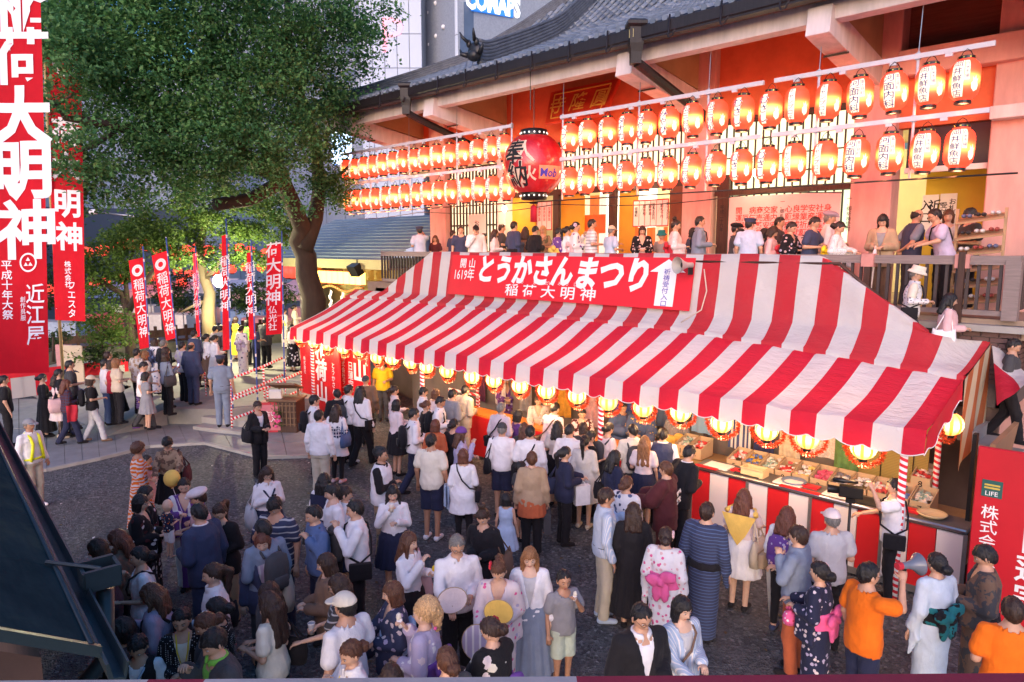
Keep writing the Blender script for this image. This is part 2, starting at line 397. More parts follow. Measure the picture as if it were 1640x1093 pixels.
rows = [[(XC + t, 11.9 + t, rz(t) - .03), (XC + t, 30, rz(t) - .03)] for t in ts]; sheet.grid(rows)
hp('roof_deck', sheet, plain('roof_mortar', (.05, .055, .065), .8))
PITCH = .27; NT = 0
arc = [0.0]
tf = np.linspace(0, 9.4, 400); zf = rz(tf); sl = np.concatenate([[0], np.cumsum(np.hypot(np.diff(tf), np.diff(zf)))])
crs = np.arange(0, sl[-1], .27)
def half_tile(n=6):
    m_ = MB(); V = []; F = []
    for k, (y, r_) in enumerate(((0, .078), (.29, .066))):
        for j in range(n + 1):
            a = math.pi * j / n; V.append((r_ * math.cos(a), y, r_ * math.sin(a) * .95 + (.014 if k == 0 else 0)))
    for j in range(n): F.append((j, j + 1, n + 2 + j, n + 1 + j))
    F.append(tuple(range(n, -1, -1))); m_.add(V, F); return m_
ht = half_tile(); htm = ht.mesh('tile', True); hv = np.array(ht.v); cand = []
for r_ in range(102):
    x = -20.3 + r_ * PITCH
    for s0 in crs:
        t = np.interp(s0, sl, tf)
        if x < XC + t + .1: continue
        z = rz(t); dz = (rz(t + .05) - rz(max(0, t - .05))) / (.05 + min(.05, t))
        d = math.sqrt(x * x + (11.9 + t) ** 2 + (z - CAMH) ** 2)
        q = np.array([x, 11.9 + t, z]) - np.array([0, 0, CAMH]); dep = q @ _f; sx = 820 + 1110 * (q @ _r) / dep; sy = 546 - 1110 * (q @ _u) / dep
        vis = (-20 < sx < 1660) and (-20 < sy < 400)
        cand.append(((0 if vis else 1), d, x, t, z, math.atan(dz)))
cand.sort()
tiles_far = MB(); FV = []; FF = []
for k, (nv, d, x, t, z, an) in enumerate(cand):
    if k < 300:
        link('tile', htm, hall, [m_tile], tuple(np.array([x, 11.9 + t, z]) - HO), (an, 0, 0))
    else:
        ca, sa = math.cos(an), math.sin(an)
        V = np.stack([hv[:, 0] + x, hv[:, 1] * ca - hv[:, 2] * sa + 11.9 + t, hv[:, 1] * sa + hv[:, 2] * ca + z], 1) - HO
        b0 = len(FV) * len(hv); FV.append(V); FF += [tuple(i + b0 for i in q) for q in ht.f]
tag(link('roof_tiles', mesh_np('roof_tiles', np.concatenate(FV), FF, None, True), hall, [m_tile]), kind='stuff')
ec = MB()
for r_ in range(102):
    x = -20.3 + r_ * PITCH; ec.lathe([(.062, 0), (.062, .03)], 10, (x, 11.86, 9.0), axis='y')
tag(hp('eave_tile_discs', ec, m_tile), kind='stuff')
M_ridge = plain('ridge_tile', (.085, .095, .12), .5, .35, 6, .3, 30)
rd = MB()
for k in range(5): rd.tube([(XC + t, 11.9 + t, rz(t) + .02 + k * .07) for t in np.linspace(0, 8.5, 30)], .075 - .006 * k, 6)
hp('hip_ridge', rd, M_ridge, True)
rd = MB()
for k in range(7): rd.tube([(-13.3, y, max(9.30, rz(y - 11.9) + .02) + k * .085 + .012 * (y - 12.3)) for y in np.linspace(12.35, 17, 24)], .08 - .004 * k, 6)
hp('descending_ridge', rd, M_ridge, True)
on = MB(); on.ell((-13.3, 12.22, 9.52), (.24, .12, .24)); on.ell((-13.3, 12.15, 9.42), (.17, .12, .14)); on.ell((-13.44, 12.14, 9.72), (.07, .06, .1)); on.ell((-13.16, 12.14, 9.72), (.07, .06, .1))
on.tube([(-13.42, 12.1, 9.74), (-13.52, 12.0, 9.86), (-13.56, 11.95, 9.98)], [.05, .04, .015], 6); on.tube([(-13.18, 12.1, 9.74), (-13.1, 12.0, 9.86), (-13.06, 11.95, 9.98)], [.05, .04, .015], 6)
on.tube([(-13.5, 12.2, 9.45), (-13.66, 12.1, 9.5), (-13.72, 12.1, 9.62)], [.07, .06, .02], 6); on.tube([(-13.1, 12.2, 9.45), (-12.94, 12.1, 9.5), (-12.88, 12.1, 9.62)], [.07, .06, .02], 6)
hp('ridge_end_ornament', on, plain('black_tile', (.02, .022, .028), .4), True)
gr = MB(); gr.add([(-30, 24, 11.5), (-13, 24, 16.5), (-13, 32, 16.5), (-30, 32, 11.5)], [(0, 1, 2, 3)])
# facade infill --------------------------------------------------------
def X_at(px_, Y=14.9): return WY(px_, 330, Y)[0]
def lattice(x0, x1, z0, z1, nv, nh, backing, y=YW + .16, bar=.028):
    root = hp('lattice_screen', MB().box(((x0 + x1) / 2, y + .06, (z0 + z1) / 2), (x1 - x0, .02, z1 - z0)), backing)
    sv = MB().box((0, 0, 0), (bar, .04, z1 - z0)).mesh('slat')
    for k in range(nv + 1):
        link('slat', sv, root, [M_lat], tuple(np.array([x0 + (x1 - x0) * k / nv, y, (z0 + z1) / 2]) - HO))
    sh = MB().box((0, 0, 0), (x1 - x0, .03, bar)).mesh('rail')
    for k in range(nh + 1):
        link('rail', sh, root, [M_lat], tuple(np.array([(x0 + x1) / 2, y - .025, z0 + (z1 - z0) * k / nh]) - HO))
lattice(-17.6, -15.3, FZ, 7.2, 15, 4, M_shoji, bar=.05)
lattice(-14.88, -8.95, 6.3, 7.46, 38, 3, M_shoji)
lattice(-8.1, -5.15, 5.95, 7.46, 17, 4, M_shoji2)
lattice(-8.1, -5.15, FZ, 5.88, 17, 3, M_shoji2, y=YW + .2)
hp('lintel', MB().box((-6.62, YW + .1, 5.92), (2.96, .16, .1)), M_wood_dark)
hp('lintel', MB().box((-11.9, YW + .1, 6.22), (6.0, .18, .14)), M_wood_dark)
def panel(p0, p1, z0, z1, mat_, name='door_panel', y=YW + .14, d=.05):
    x0, x1 = X_at(p0), X_at(p1); return hp(name, MB().box(((x0 + x1) / 2, y, (z0 + z1) / 2), (abs(x1 - x0), d, z1 - z0)), mat_, bev=.004)
panel(816, 853, FZ, 6.15, M_yel); panel(894, 931, FZ, 6.15, M_yel); panel(985, 1015, FZ, 6.15, plain('amber_panel', (.62, .30, .03), .6, .1, 2), y=YW + .2)
panel(884, 893, FZ, 6.15, M_wood_dark, 'door_post', YW + .1, .12); panel(973, 984, FZ, 6.15, M_wood_dark, 'door_post', YW + .1, .12); panel(1072, 1094, FZ, 6.15, plain('brown_post', (.17, .06, .03), .6, .2, 4), 'door_post', YW + .1, .2)
panel(1148, 1166, FZ, 6.3, M_wood_dark, 'door_post', YW + .06, .1)
# interior
M_int = plain('interior_wall', (.72, .62, .40), .8, .06, 2)
hp('interior_wall', MB().box((-10.5, 19.4, 5.3), (20, .1, 3.6)), M_int)
hp('interior_ceiling', MB().box((-10.5, 17.3, 7.3), (20, 4.3, .08)), M_int)
hp('interior_wall', MB().box((-3.35, 16.3, 5.3), (1.5, .08, 3.4)), plain('ochre_wall', (.62, .42, .04), .7, .08, 2))
hp('transom', MB().box((-3.5, YW + .3, 6.6), (1.4, .06, .8)), plain('dark_glass', (.03, .03, .035), .15, .1))
hp('door_head', MB().box((-3.5, YW + .22, 6.16), (1.4, .1, .1)), plain('white_plaster', (.72, .68, .66)))
def point(name, loc, power, col, rad=.08, parent=None):
    l = bpy.data.lights.new(name, 'POINT'); l.energy = power * GS; l.color = col; l.shadow_soft_size = rad
    o = bpy.data.objects.new(name, l); COL.objects.link(o); o.location = loc; return o
for x, p in ((-12.8, 60), (-9.9, 70), (-6.5, 40), (-3.6, 26)):
    lt = thing('ceiling_lamp', {-12.8: 'leftmost', -9.9: 'second from the left', -6.5: 'third from the left', -3.6: 'rightmost'}[x] + ' of the four round lamps on the hall ceiling', 'lamp', (x, 17.2, 7.2), group='ceiling lamps inside the hall')
    MB().ell((0, 0, 0), (.16, .16, .08)).build('lamp_globe', glow('lamp_glass', (1, .85, .6), 6), lt, True)
    point('ceiling_light', (x, 17.2, 7.0), p, (1, .8, .5), .15)
bulb = [(WY(808, 335, 14.6), 'small bright bulb on the white post beside the slatted screen'), (WY(1003, 298, 14.6), 'small bright bulb over the hall doors behind the lower lanterns'), (WY(1211, 277, 14.6), 'small bright bulb in front of the green lit screen')]
for p, lab in bulb:
    b_ = thing('bulb', lab, 'bulb', p); MB().ell((0, 0, 0), (.07, .07, .09)).build('bulb_glass', glow('bulb_glass', (1, .88, .62), 14), b_, True); MB().lathe([(.03, .08), (.035, .14)], 8).build('socket', M_black, b_)
    point('bulb_light', p - np.array([0, .12, 0]), 10, (1, .75, .42), .06)
# name plaque ----------------------------------------------------------
pq = thing('name_plaque', 'tilted red board with gold characters hung under the eaves', 'plaque', (-11.85, 14.62, 8.42))
pq.rotation_euler = (R(-24), 0, 0)
m_ = MB(); m_.prism([(-1.05, -.5), (.95, -.5), (1.12, .52), (-1.2, .52)], -.06, .06)
o = m_.build('board', plain('plaque_red', (.55, .05, .02), .5, .2, 3), pq, rot=(R(90), 0, 0)); bevel(o, .03)
for a, b_ in (((-.86, -.36), (.78, -.36)), ((.78, -.36), (.9, .38)), ((.9, .38), (-.98, .38)), ((-.98, .38), (-.86, -.36))):
    MB().bar((a[0], -.068, a[1]), (b_[0], -.068, b_[1]), .012, .03).build('gold_line', plain('gold_leaf', (.80, .55, .10), .5, .2, 20), pq)
sign_text(pq, '寺 隆 圓', .56, .008, MATS['gold_leaf'], (-.04, -.07, .02), (1, 0, 0), (0, 0, 1), lift=.008, slant=.1)
# papers hung at the doors --------------------------------------------
M_paper = plain('paper', (.78, .74, .70), .8, .04, 4); M_pinkpaper = plain('pink_paper', (.78, .55, .56), .8, .05, 4); M_rprint = plain('red_print', (.62, .06, .05), .8); M_kprint = plain('black_print', (.015, .015, .018), .8); M_bprint = plain('violet_blue_print', (.06, .05, .42), .7)
def notice(name, lab, p0, p1, z0, z1, y, mat_, cols, sz, mprint, frame=None):
    x0, x1 = X_at(p0, y), X_at(p1, y); t_ = thing(name, lab, 'notice', ((x0 + x1) / 2, y, z0))
    w = x1 - x0; h = z1 - z0
    MB().box((0, 0, h / 2), (w, .012, h)).build('sheet', mat_, t_)
    if frame:
        for a, b_ in (((-w / 2, 0), (w / 2, 0)), ((w / 2, 0), (w / 2, h)), ((w / 2, h), (-w / 2, h)), ((-w / 2, h), (-w / 2, 0))): MB().bar((a[0], -.009, a[1]), (b_[0], -.009, b_[1]), .012, .03).build('edge', frame, t_)
    n = len(cols)
    for k, s_ in enumerate(cols):
        if not s_: continue
        xx = w / 2 - (k + .5) * w / n
        sign_text(t_, '\n'.join(s_), sz, .012, mprint, (xx, -.006, h * .56), (1, 0, 0), (0, 0, 1))
        if frame: MB().bar((xx - w / n / 2, -.009, .02), (xx - w / n / 2, -.009, h - .02), .008, .012).build('rule', frame, t_)
    return t_
pn = notice('prayer_board', 'wide pink board of red characters before the green lit screen', 1168, 1346, 4.55, 5.82, 14.82, M_pinkpaper, ['', '身体健全', '社運隆盛', '安産成就', '学業祈願', '良縁成就', '心願成就', '', '家内安全', '交通安全', '商売繁昌', '病気平癒', '厄除', '開運招福', ''], .165, M_rprint)
for k, s_ in ((.07, '一、御祈祷受付'), (7.05, '一、御札授与所'), (14.05, '平成二十六年')): sign_text(pn, '\n'.join(s_), .1, .006, M_kprint, (1.36 - k * .195, -.006, .8), (1, 0, 0), (0, 0, 1))
sign_text(pn, 'とうかさん', .19, .012, M_kprint, (-.7, -.006, .33), (1, 0, 0), (0, 0, 1)); sign_text(pn, 'とうかさん', .19, .012, M_kprint, (.72, -.006, .33), (1, 0, 0), (0, 0, 1))
sign_text(pn, '御祈祷', .2, .012, M_kprint, (-.72, -.006, .12), (1, 0, 0), (0, 0, 1)); sign_text(pn, '特別祈祷', .2, .012, M_kprint, (.74, -.006, .12), (1, 0, 0), (0, 0, 1))
notice('price_list', 'pale notice ruled in red columns beside the brown door post', 1015, 1071, 5.22, 5.86, 14.85, M_paper, ['御守五百円', '御札千円', '絵馬五百円', '御神酒', '御供物', '初穂料'], .085, M_kprint, M_rprint)
notice('price_list', 'pale red ruled notice hung behind the big lantern tassel', 853, 884, 5.2, 6.0, 15.1, M_paper, ['交通安全', '家内安全', '商売繁昌', '無病息災'], .1, M_rprint, M_rprint)
notice('paper_sign', 'plain white upright paper sign on the slatted left screen', 750, 778, 4.5, 5.72, 14.86, M_paper, ['おもり'], .24, M_kprint)
notice('entrance_sign', 'white paper with red and black characters in the right doorway', 1477, 1503, 5.0, 5.75, 16.1, M_paper, ['祈祷', '入口'], .24, M_kprint)
notice('entrance_sign', 'white paper of small black columns beside the entrance paper', 1505, 1532, 5.1, 5.76, 16.12, M_paper, ['お札所', '受付'], .13, M_kprint)
def curtain(lab, p0, p1, z0, z1, y, period, band=None):
    x0, x1 = X_at(p0, y), X_at(p1, y); t_ = thing('curtain', lab, 'curtain', ((x0 + x1) / 2, y, z0)); w = x1 - x0; h = z1 - z0
    P = [[(w * (i / 24 - .5), .03 * math.sin(i * 1.3), h * j / 3) for j in range(4)] for i in range(25)]
    b_ = MB().grid(P); b_.build('cloth', stripe('orange_white_bands%.2f' % period, (.75, .18, .05), (.85, .83, .8), 'X', period, .5, .25, translucent=.4), t_, True)
    if band: MB().box((0, -.05, band), (w, .02, .5)).build('top_band', plain('orange_cloth', (.75, .17, .05), .7), t_)
curtain('white and orange curtain in the bright middle doorway', 933, 972, FZ, 6.1, 15.3, .62, 1.75)
curtain('red and white striped curtain under the ruled price list', 1018, 1071, FZ, 5.2, 15.0, .46)
hp('doorway_glow_panel', MB().box(((X_at(933) + X_at(972)) / 2, 16.4, 5.2), (1.9, .02, 3.2)), glow('doorway_glow', (1, .93, .8), 1.3))  # glowing sheet added to make the doorway bright, not a lamp
# shoe rack at the right doorway
sr = thing('shoe_rack', 'wooden rack of slanted shoe shelves behind the veranda rail', 'shoe rack', (-2.62, 13.75, FZ))
for k in range(6): MB().box((0, .05, .25 + k * .27), (.66, .42, .03), rx=R(14), ry=R(-7)).build('shelf', plain('pale_wood', (.42, .27, .15), .6, .15, 4), sr)
for x in (-.34, .34): MB().box((x, 0, .88), (.04, .05, 1.76)).build('post', MATS['pale_wood'], sr)
for k in range(6):
    for j in range(3):
        cs = [(.03, .03, .035), (.6, .6, .6), (.3, .06, .05), (.12, .14, .25)][(k * 3 + j) % 4]
        s_ = thing('shoe', '%s shoes, %s on the %s shelf of the rack from below' % (('black', 'grey', 'red brown', 'navy')[(k * 3 + j) % 4], ('left', 'in the middle', 'right')[j], ORD[k]), 'shoes', (-2.62 - .2 + .2 * j, 13.72, FZ + .31 + k * .27 + (j - 1) * .024), group='shoes on the rack')
        for d in (-.04, .04): MB().ell((d, 0, 0), (.035, .12, .035), 8, 6).build('shoe', plain('shoe%d' % ((k * 3 + j) % 4), cs, .5), s_, True)
# veranda railing --------------------------------------------------------
M_rail = plain('weathered_rail_wood', (.24, .19, .18), .7, .25, 5, .3, 40, stretch=(.6, 6, 6))
rl = thing('veranda_railing', 'weathered wooden railing along the front edge of the veranda', 'railing', (-10, 12.95, FZ))
MB().box((-.2, 0, .92), (16.6, .14, .14)).build('top_rail', M_rail, rl)
MB().box((-.2, 0, .1), (16.6, .09, .08)).build('bottom_rail', M_rail, rl)
MB().box((8.05, .98, .92), (.13, 1.85, .14)).build('top_rail', M_rail, rl)
bm = MB().box((0, 0, .5), (.045, .045, .74)).mesh('baluster'); rest = MB()
for k in range(115):
    x = 8.0 - .145 * k
    if k < 26: link('baluster', bm, rl, [plain('dark_baluster', (.06, .045, .045), .6, .2)], (x, 0, 0))
    else: rest.box((x, 0, .5), (.045, .045, .74))
for k in range(1, 12): link('baluster', bm, rl, [MATS['dark_baluster']], (8.05, .145 * k, 0))
tag(rest.build('balusters', MATS['dark_baluster'], rl), kind='stuff')
MB().box((8.02, 0, .46), (.2, .2, .92)).build('newel', M_rail, rl); MB().box((5.95, -.06, .48), (.1, .1, 1.0)).build('post', M_wood_dark, rl); MB().box((7.35, -.1, .1), (.09, .09, 1.9)).build('post', M_wood_dark, rl)
for x in (5.95, 7.35): MB().box((x, -.02, .9), (.2, .2, .22)).build('cloth_wrap', plain('pink_wrap', (.55, .25, .22), .8), rl)
# brick base under the rail
bb = thing('brick_base', 'dark brick plinth under the right end of the veranda rail', 'plinth', (-2.0, 12.95, 2.2))
MB().box((-1.0, .05, .6), (2.1, .2, 1.2)).build('core', plain('mortar', (.12, .1, .1), .9), bb); MB().box((.05, .9, .6), (.2, 1.9, 1.2)).build('core', MATS['mortar'], bb)
MB().box((-.9, 0, 1.25), (2.4, .4, .1)).build('coping', M_conc, bb); MB().box((.08, .95, 1.25), (.36, 1.95, .1)).build('coping', M_conc, bb)
bk = MB().box((0, 0, 0), (.225, .05, .068)).mesh('brick'); M_brick = plain('dark_brick', (.12, .07, .065), .8, .4, 3)
for r_ in range(10):
    for k in range(9): link('brick', bk, bb, [M_brick], (.04 - .24 * k - (.12 if r_ % 2 else 0), -.06, 1.15 - r_ * .082))
    for k in range(7): link('brick', bk, bb, [M_brick], (.16, .06 + .24 * k + (.12 if r_ % 2 else 0), 1.15 - r_ * .082), (0, 0, R(90)))
# flight of stairs behind the stall, descending to the right
sf = thing('hall_stairs', 'flight of stairs to the hall hidden behind the striped stall', 'stairs', (-8, 12.4, 0))
for k in range(20):
    x = 3.9 + .235 * k; z = FZ - .178 * (k + 1)
    MB().box((x, .05, z - .085), (.25, .9, .17)).build('step', M_conc, sf)
MB().box((2.4, .05, FZ - .1), (2.8, .9, .2)).build('landing', M_conc, sf)
MB().tube([(1, -.42, FZ + .85), (3.8, -.42, FZ + .85), (4.6, -.42, FZ + .2)], .03, 8).build('handrail', M_wood_dark, sf, True)
# ================================================================== SIDE BUILDING left of the hall
sb = thing('side_hall', 'small shrine building with blue grey roof left of the main hall', 'building', (-23.5, 17, 0))
def sp_(name, mb, mat_, smooth=False, bev=0):
    mb.v = [tuple(np.array(p) - np.array([-23.5, 17, 0])) for p in mb.v]; o = mb.build(name, mat_, sb, smooth)
    if bev: bevel(o, bev)
    return o
M_broof = plain('blue_sheet_roof', (.20, .25, .29), .6, .12, 1.5, .2, 30)
rf = MB()
for k in range(14):
    y0 = 13.9 + k * .27; z0 = 4.25 + k * .125
    rf.add([(-29, y0, z0), (-19.6, y0, z0), (-19.6, y0 + .29, z0 + .10), (-29, y0 + .29, z0 + .10), (-29, y0, z0 - .05), (-19.6, y0, z0 - .05)], [(0, 1, 2, 3), (4, 5, 1, 0)])
sp_('roof', rf, M_broof)
sp_('eave_board', MB().box((-24.3, 13.95, 4.1), (9.4, .12, .34)), plain('yellow_lit_board', (.45, .40, .2), .7, .1, 2))  # yellow light falling on the eave is put into the board colour
sp_('eave_soffit', MB().box((-24.3, 14.9, 3.95), (9.4, 1.9, .06)), M_soff)
sp_('wall', MB().box((-24.3, 15.9, 2.3), (9.2, .2, 4.0)), plain('olive_wall', (.40, .36, .15), .8, .12, 2))
sp_('wall_post', MB().box((-26.2, 14.6, 2.1), (.9, .3, 4.0)), plain('white_plaster', (.72, .68, .66)))
sp_('wall_post', MB().box((-25.5, 14.6, 2.1), (.3, .3, 4.0)), plain('orange_post', (.62, .25, .08), .7))
for x in (-24.6, -23.4, -22.2): sp_('door', MB().box((x, 15.76, 1.9), (1.1, .06, 3.0)), plain('green_door', (.25, .24, .10), .6, .15, 3), bev=.01)
sp_('grille', MB().box((-20.6, 15.7, 3.2), (1.7, .05, 1.4)), M_wood_dark)
M_lbox = glow('lit_lantern_paper', (1.0, .50, .10), 2.2)
for k in range(11):
    x = -25.6 + k * .40
    l_ = thing('box_lantern', ORD[k] + ' square paper lantern from the left under the side roof', 'lantern', (x, 14.15, 3.35), group='box lanterns under the side roof')
    MB().box((0, 0, .22), (.3, .2, .44)).build('paper', M_lbox, l_); MB().box((0, 0, .46), (.33, .23, .03)).build('frame', plain('red_frame', (.5, .08, .03), .6), l_); MB().box((0, 0, -.01), (.33, .23, .03)).build('frame', MATS['red_frame'], l_)
rp = thing('straw_rope', 'red and gold twisted rope strung below the box lanterns', 'rope', (-23.6, 14.1, 3.15))
MB().tube([(x, 0, .09 * math.cos(x * 3.0)) for x in np.linspace(-2.2, 2.2, 40)], .05, 6).build('strands', stripe('rope_twist', (.7, .18, .05), (.6, .42, .12), 'X', .12, shear=(0, 0, 1)), rp, True)
for k in range(5):
    z_ = thing('paper_streamer', ORD[k] + ' white zigzag paper streamer from the left on the rope', 'streamer', (-25.3 + k * .85, 14.08, 3.1), group='white paper streamers on the rope')
    m_ = MB()
    for j in range(5): m_.box(((-1) ** j * .05, 0, -.12 - j * .17), (.16, .01, .19), ry=(-1) ** j * .35)
    m_.build('paper', plain('streamer_paper', (.8, .72, .66), .8), z_)
fl = thing('floodlight', 'dark square floodlight fixed under the side roof', 'floodlight', (-21.4, 13.8, 3.9)); MB().box((0, 0, 0), (.5, .28, .4), rx=.5).build('housing', M_black, fl); MB().box((0, .1, .22), (.06, .06, .3)).build('arm', M_black, fl)

# ================================================================== FAR BUILDINGS
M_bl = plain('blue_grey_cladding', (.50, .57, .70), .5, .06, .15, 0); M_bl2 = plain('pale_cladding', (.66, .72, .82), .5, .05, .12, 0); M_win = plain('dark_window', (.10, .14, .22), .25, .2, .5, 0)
def frame_at(pxl, pxr, dl, dr):
    a = DD(pxl, 400, dl); b_ = DD(pxr, 400, dr); e = (b_ - a); e[2] = 0; w = np.linalg.norm(e); return a, e / w, w
def facade(name, label, pxl, pxr, dl, dr, ztop, mat_, cols, rows, depth=12, zlow=0):
    a, e, w = frame_at(pxl, pxr, dl, dr); ang = math.atan2(e[1], e[0]); t_ = thing(name, label, 'building', (a[0], a[1], 0), ang)
    MB().box((w / 2, depth / 2 + .1, ztop / 2), (w, depth, ztop)).build('wall', plain('joint_grey', (.28, .32, .39), .7), t_)
    pw = w / cols; ph = (ztop - zlow) / rows; pm = MB().box((0, 0, 0), (pw - .08, .16, ph - .08)).mesh('panel')
    for i in range(cols):
        for j in range(rows): link('panel', pm, t_, [mat_], (pw * (i + .5), .06, zlow + ph * (j + .5)))
    return t_, w
t1, w1 = facade('office_building', 'blue grey panelled building with a faint red letter P', 585, 681, 68, 68, 40, M_bl, 5, 13)
m_p = glow('pink_neon', (.95, .35, .48), .4)
pz = WY(637, 70, 1)  # direction only
dP = DD(637, 68, 67.6); sign_text(t1, 'P', 4.6, .0, m_p, ((637 - 585) / 96 * w1, -.05, dP[2]), (1, 0, 0), (0, 0, 1))
t2a, w2a = facade('department_store', 'pale blue department store with a white lettered blue sign', 681, 735, 74, 66, 40, M_bl2, 3, 10)
a, e, w = frame_at(735, 900, 66, 72); 
ang = math.atan2(e[1], e[0]); e2 = e
lo = t2a.location; c_, s_ = math.cos(-t2a.rotation_euler[2]), math.sin(-t2a.rotation_euler[2])
# second face of the same store, as parts of it
fw = thing('tmp', None, None); bpy.data.objects.remove(fw)
def part2(name, mb, mat_):
    V = np.array(mb.v); X = a[0] + V[:, 0] * e2[0] - V[:, 1] * e2[1] - lo[0]; Y = a[1] + V[:, 0] * e2[1] + V[:, 1] * e2[0] - lo[1]
    mb.v = [tuple(p) for p in np.stack([X * c_ - Y * s_, X * s_ + Y * c_, V[:, 2]], 1)]; return mb.build(name, mat_, t2a)
part2('wall', MB().box((w / 2, 5, 20), (w, 9.6, 40)), MATS['joint_grey'])
for j in range(10):
    for i in range(3): part2('panel', MB().box((w * (i + .5) / 3, .08, 4 * j + 2), (w / 3 - .08, .16, 3.92)), M_bl2)
zz = DD(800, 55, 68)[2]; part2('window_band', MB().box((w * .45, -.04, zz), (w * .78, .1, 3.0)), M_win)
zz2 = DD(740, 92, 66)[2]; part2('window_band', MB().box((w * .3, -.04, zz2), (w * .55, .1, 2.6)), M_win)
zs = DD(790, 26, 68)[2]
sg = part2('sign_box', MB().box((w * .30, -.3, zs + .3), (w * .36, .4, 2.5)), glow('blue_sign', (.03, .20, .70), .4))
sv, sf_ = text_vf('COMAPS', 2.3, .05); mb_ = MB(); mb_.add([(w * .30 + p[0] * .64, -.53, zs - .05 + p[1]) for p in sv], sf_); part2('lettering', mb_, glow('white_sign_letters', (1, 1, 1), .42))
for k in range(4):
    for zpix in (35, 83):
        zz = DD(700, zpix, 70)[2]; lx = w2a * (.1 + .2 * k); MB().ell((lx, -.2, zz + k * .35), (.22, .22, .22), 8, 6).build('wall_lamp', plain('pale_globe', (.8, .8, .82), .4), t2a)
t3, w3 = facade('white_building', 'long white building with a dark lower band behind the trees', 60, 330, 60, 66, 20, plain('white_cladding', (.55, .58, .62), .6, .05, .2, 0), 9, 8, 10)
dk = DD(200, 330, 60)[2]; MB().box((w3 / 2, -.15, dk / 2), (w3, .2, dk - .2)).build('dark_band', plain('slate_band', (.09, .11, .15), .5, .1, .3, 0), t3)
t4, w4 = facade('grey_building', 'dim grey building far behind the camphor tree', -60, 60, 62, 60, 34, plain('grey_cladding', (.22, .25, .30), .7, .08, .2, 0), 4, 11, 10)
t6, w6 = facade('added_side_building', 'plain grey building added unseen on the left to block sky light', -420, -60, 30, 55, 24, plain('grey_cladding', (.22, .25, .30), .7, .08, .2, 0), 8, 7, 10)  # added out of view to cut the sky reflection on the copper roof
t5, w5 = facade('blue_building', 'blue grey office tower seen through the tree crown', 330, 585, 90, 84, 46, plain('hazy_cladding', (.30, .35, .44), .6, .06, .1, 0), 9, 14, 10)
for i in range(9):
    for j in range(6, 13): MB().box((w5 * (i + .5) / 9, -.05, 46 * (j + .5) / 14), (w5 / 9 - 1.2, .12, 1.5)).build('window', M_win, t5)
cr = thing('green_roof_building', 'pale green copper roof rising behind the temple roof', 'building', (-16, 40, 0)); MB().add([(-10, 0, 16), (8, 0, 24), (8, 6, 24), (-10, 6, 16), (-10, 0, 0), (8, 0, 0), (8, 6, 0), (-10, 6, 0)], [(0, 1, 2, 3), (4, 5, 1, 0), (5, 6, 2, 1), (7, 4, 0, 3), (6, 7, 3, 2)]).build('roof', plain('verdigris', (.25, .42, .36), .6, .1, 1), cr)
ns = thing('neon_sign', 'narrow vertical sign glowing blue and white beside the side roof', 'sign', DD(547, 232, 40)); MB().box((0, 0, 0), (1.1, .3, 2.2), rz=R(44)).build('panel', glow('blue_white_neon', (.45, .7, 1.0), 2.0), ns); MB().box((-.45, -.2, 0), (.2, .3, 2.2), rz=R(44)).build('blue_edge', glow('blue_neon', (.03, .15, 1.0), 2.0), ns)
# street lamp
sl_ = DD(150, 340, 38); s1 = thing('street_lamp', 'street lamp with a pale head on a long thin arm', 'street lamp', sl_); MB().ell((0, 0, 0), (.5, .22, .16), 12, 8).build('lamp_head', plain('pale_globe', (.8, .8, .82)), s1, True)
q = DD(250, 355, 38) - sl_; MB().tube([(.2, 0, 0), tuple(q * .6 + np.array([0, 0, .1])), tuple(q)], .05, 6).build('arm', M_steel, s1, True); MB().tube([tuple(q), (q[0], q[1], -sl_[2])], .09, 8).build('pole', M_steel, s1, True)
# street market far left: stall roofs, road, lantern strings
tag(MB().add([(-120, -20, .012), (-33, -8, .012), (-40, 60, .012), (-120, 60, .012)], [(0, 1, 2, 3)]).build('road', plain('asphalt', (.07, .07, .075), .8, .15, 1)), kind='structure')
st_cols = [(.60, .25, .25), (.2, .3, .5), (.65, .63, .6), (.55, .1, .12), (.62, .35, .36), (.3, .38, .5)]
for k, (px_, py_, d, w, ww) in enumerate([(270, 500, 40, 3.2, 0), (180, 495, 40, 3.0, 1), (330, 492, 44, 3.4, 2), (95, 500, 36, 3.0, 3), (445, 470, 38, 4.0, 4), (505, 455, 44, 3.5, 4), (395, 475, 42, 3.0, 5), (220, 480, 46, 3.4, 0)]):
    p = DD(px_, py_, d); lab = ['pink roofed market stall behind the lit tree', 'blue roofed market stall behind the bamboo pole', 'white roofed market stall behind the red banners', 'dark red roofed market stall near the left edge', 'pink sheeted market stall left of the big trunk', 'pink sheeted market stall right of the big trunk', 'pale blue market stall behind the blue poles', 'salmon roofed market stall farthest down the street'][k]
    t_ = thing('market_stall', lab, 'stall', (p[0], p[1], 0), R(40), 'market stalls along the street')
    MB().add([(-w / 2, -1.2, 2.2), (w / 2, -1.2, 2.2), (w / 2, 1.2, 2.7), (-w / 2, 1.2, 2.7), (-w / 2, -1.22, 1.9), (w / 2, -1.22, 1.9)], [(0, 1, 2, 3), (4, 5, 1, 0)]).build('awning', plain('stall_cloth%d' % ww, st_cols[ww], .7), t_)
    MB().box((0, 0, .45), (w * .9, 1.4, .9)).build('counter', plain('stall_cloth%d' % ((ww + 2) % 6), st_cols[(ww + 2) % 6], .7), t_)
    for x in (-w / 2 + .1, w / 2 - .1): MB().tube([(x, -1.1, 0), (x, -1.1, 2.2)], .03, 6).build('post', M_steel, t_)
    MB().ell((0, -.3, 1.95), (.1, .1, .12), 8, 6).build('bulb', glow('stall_bulb', (1, .85, .6), 8), t_)
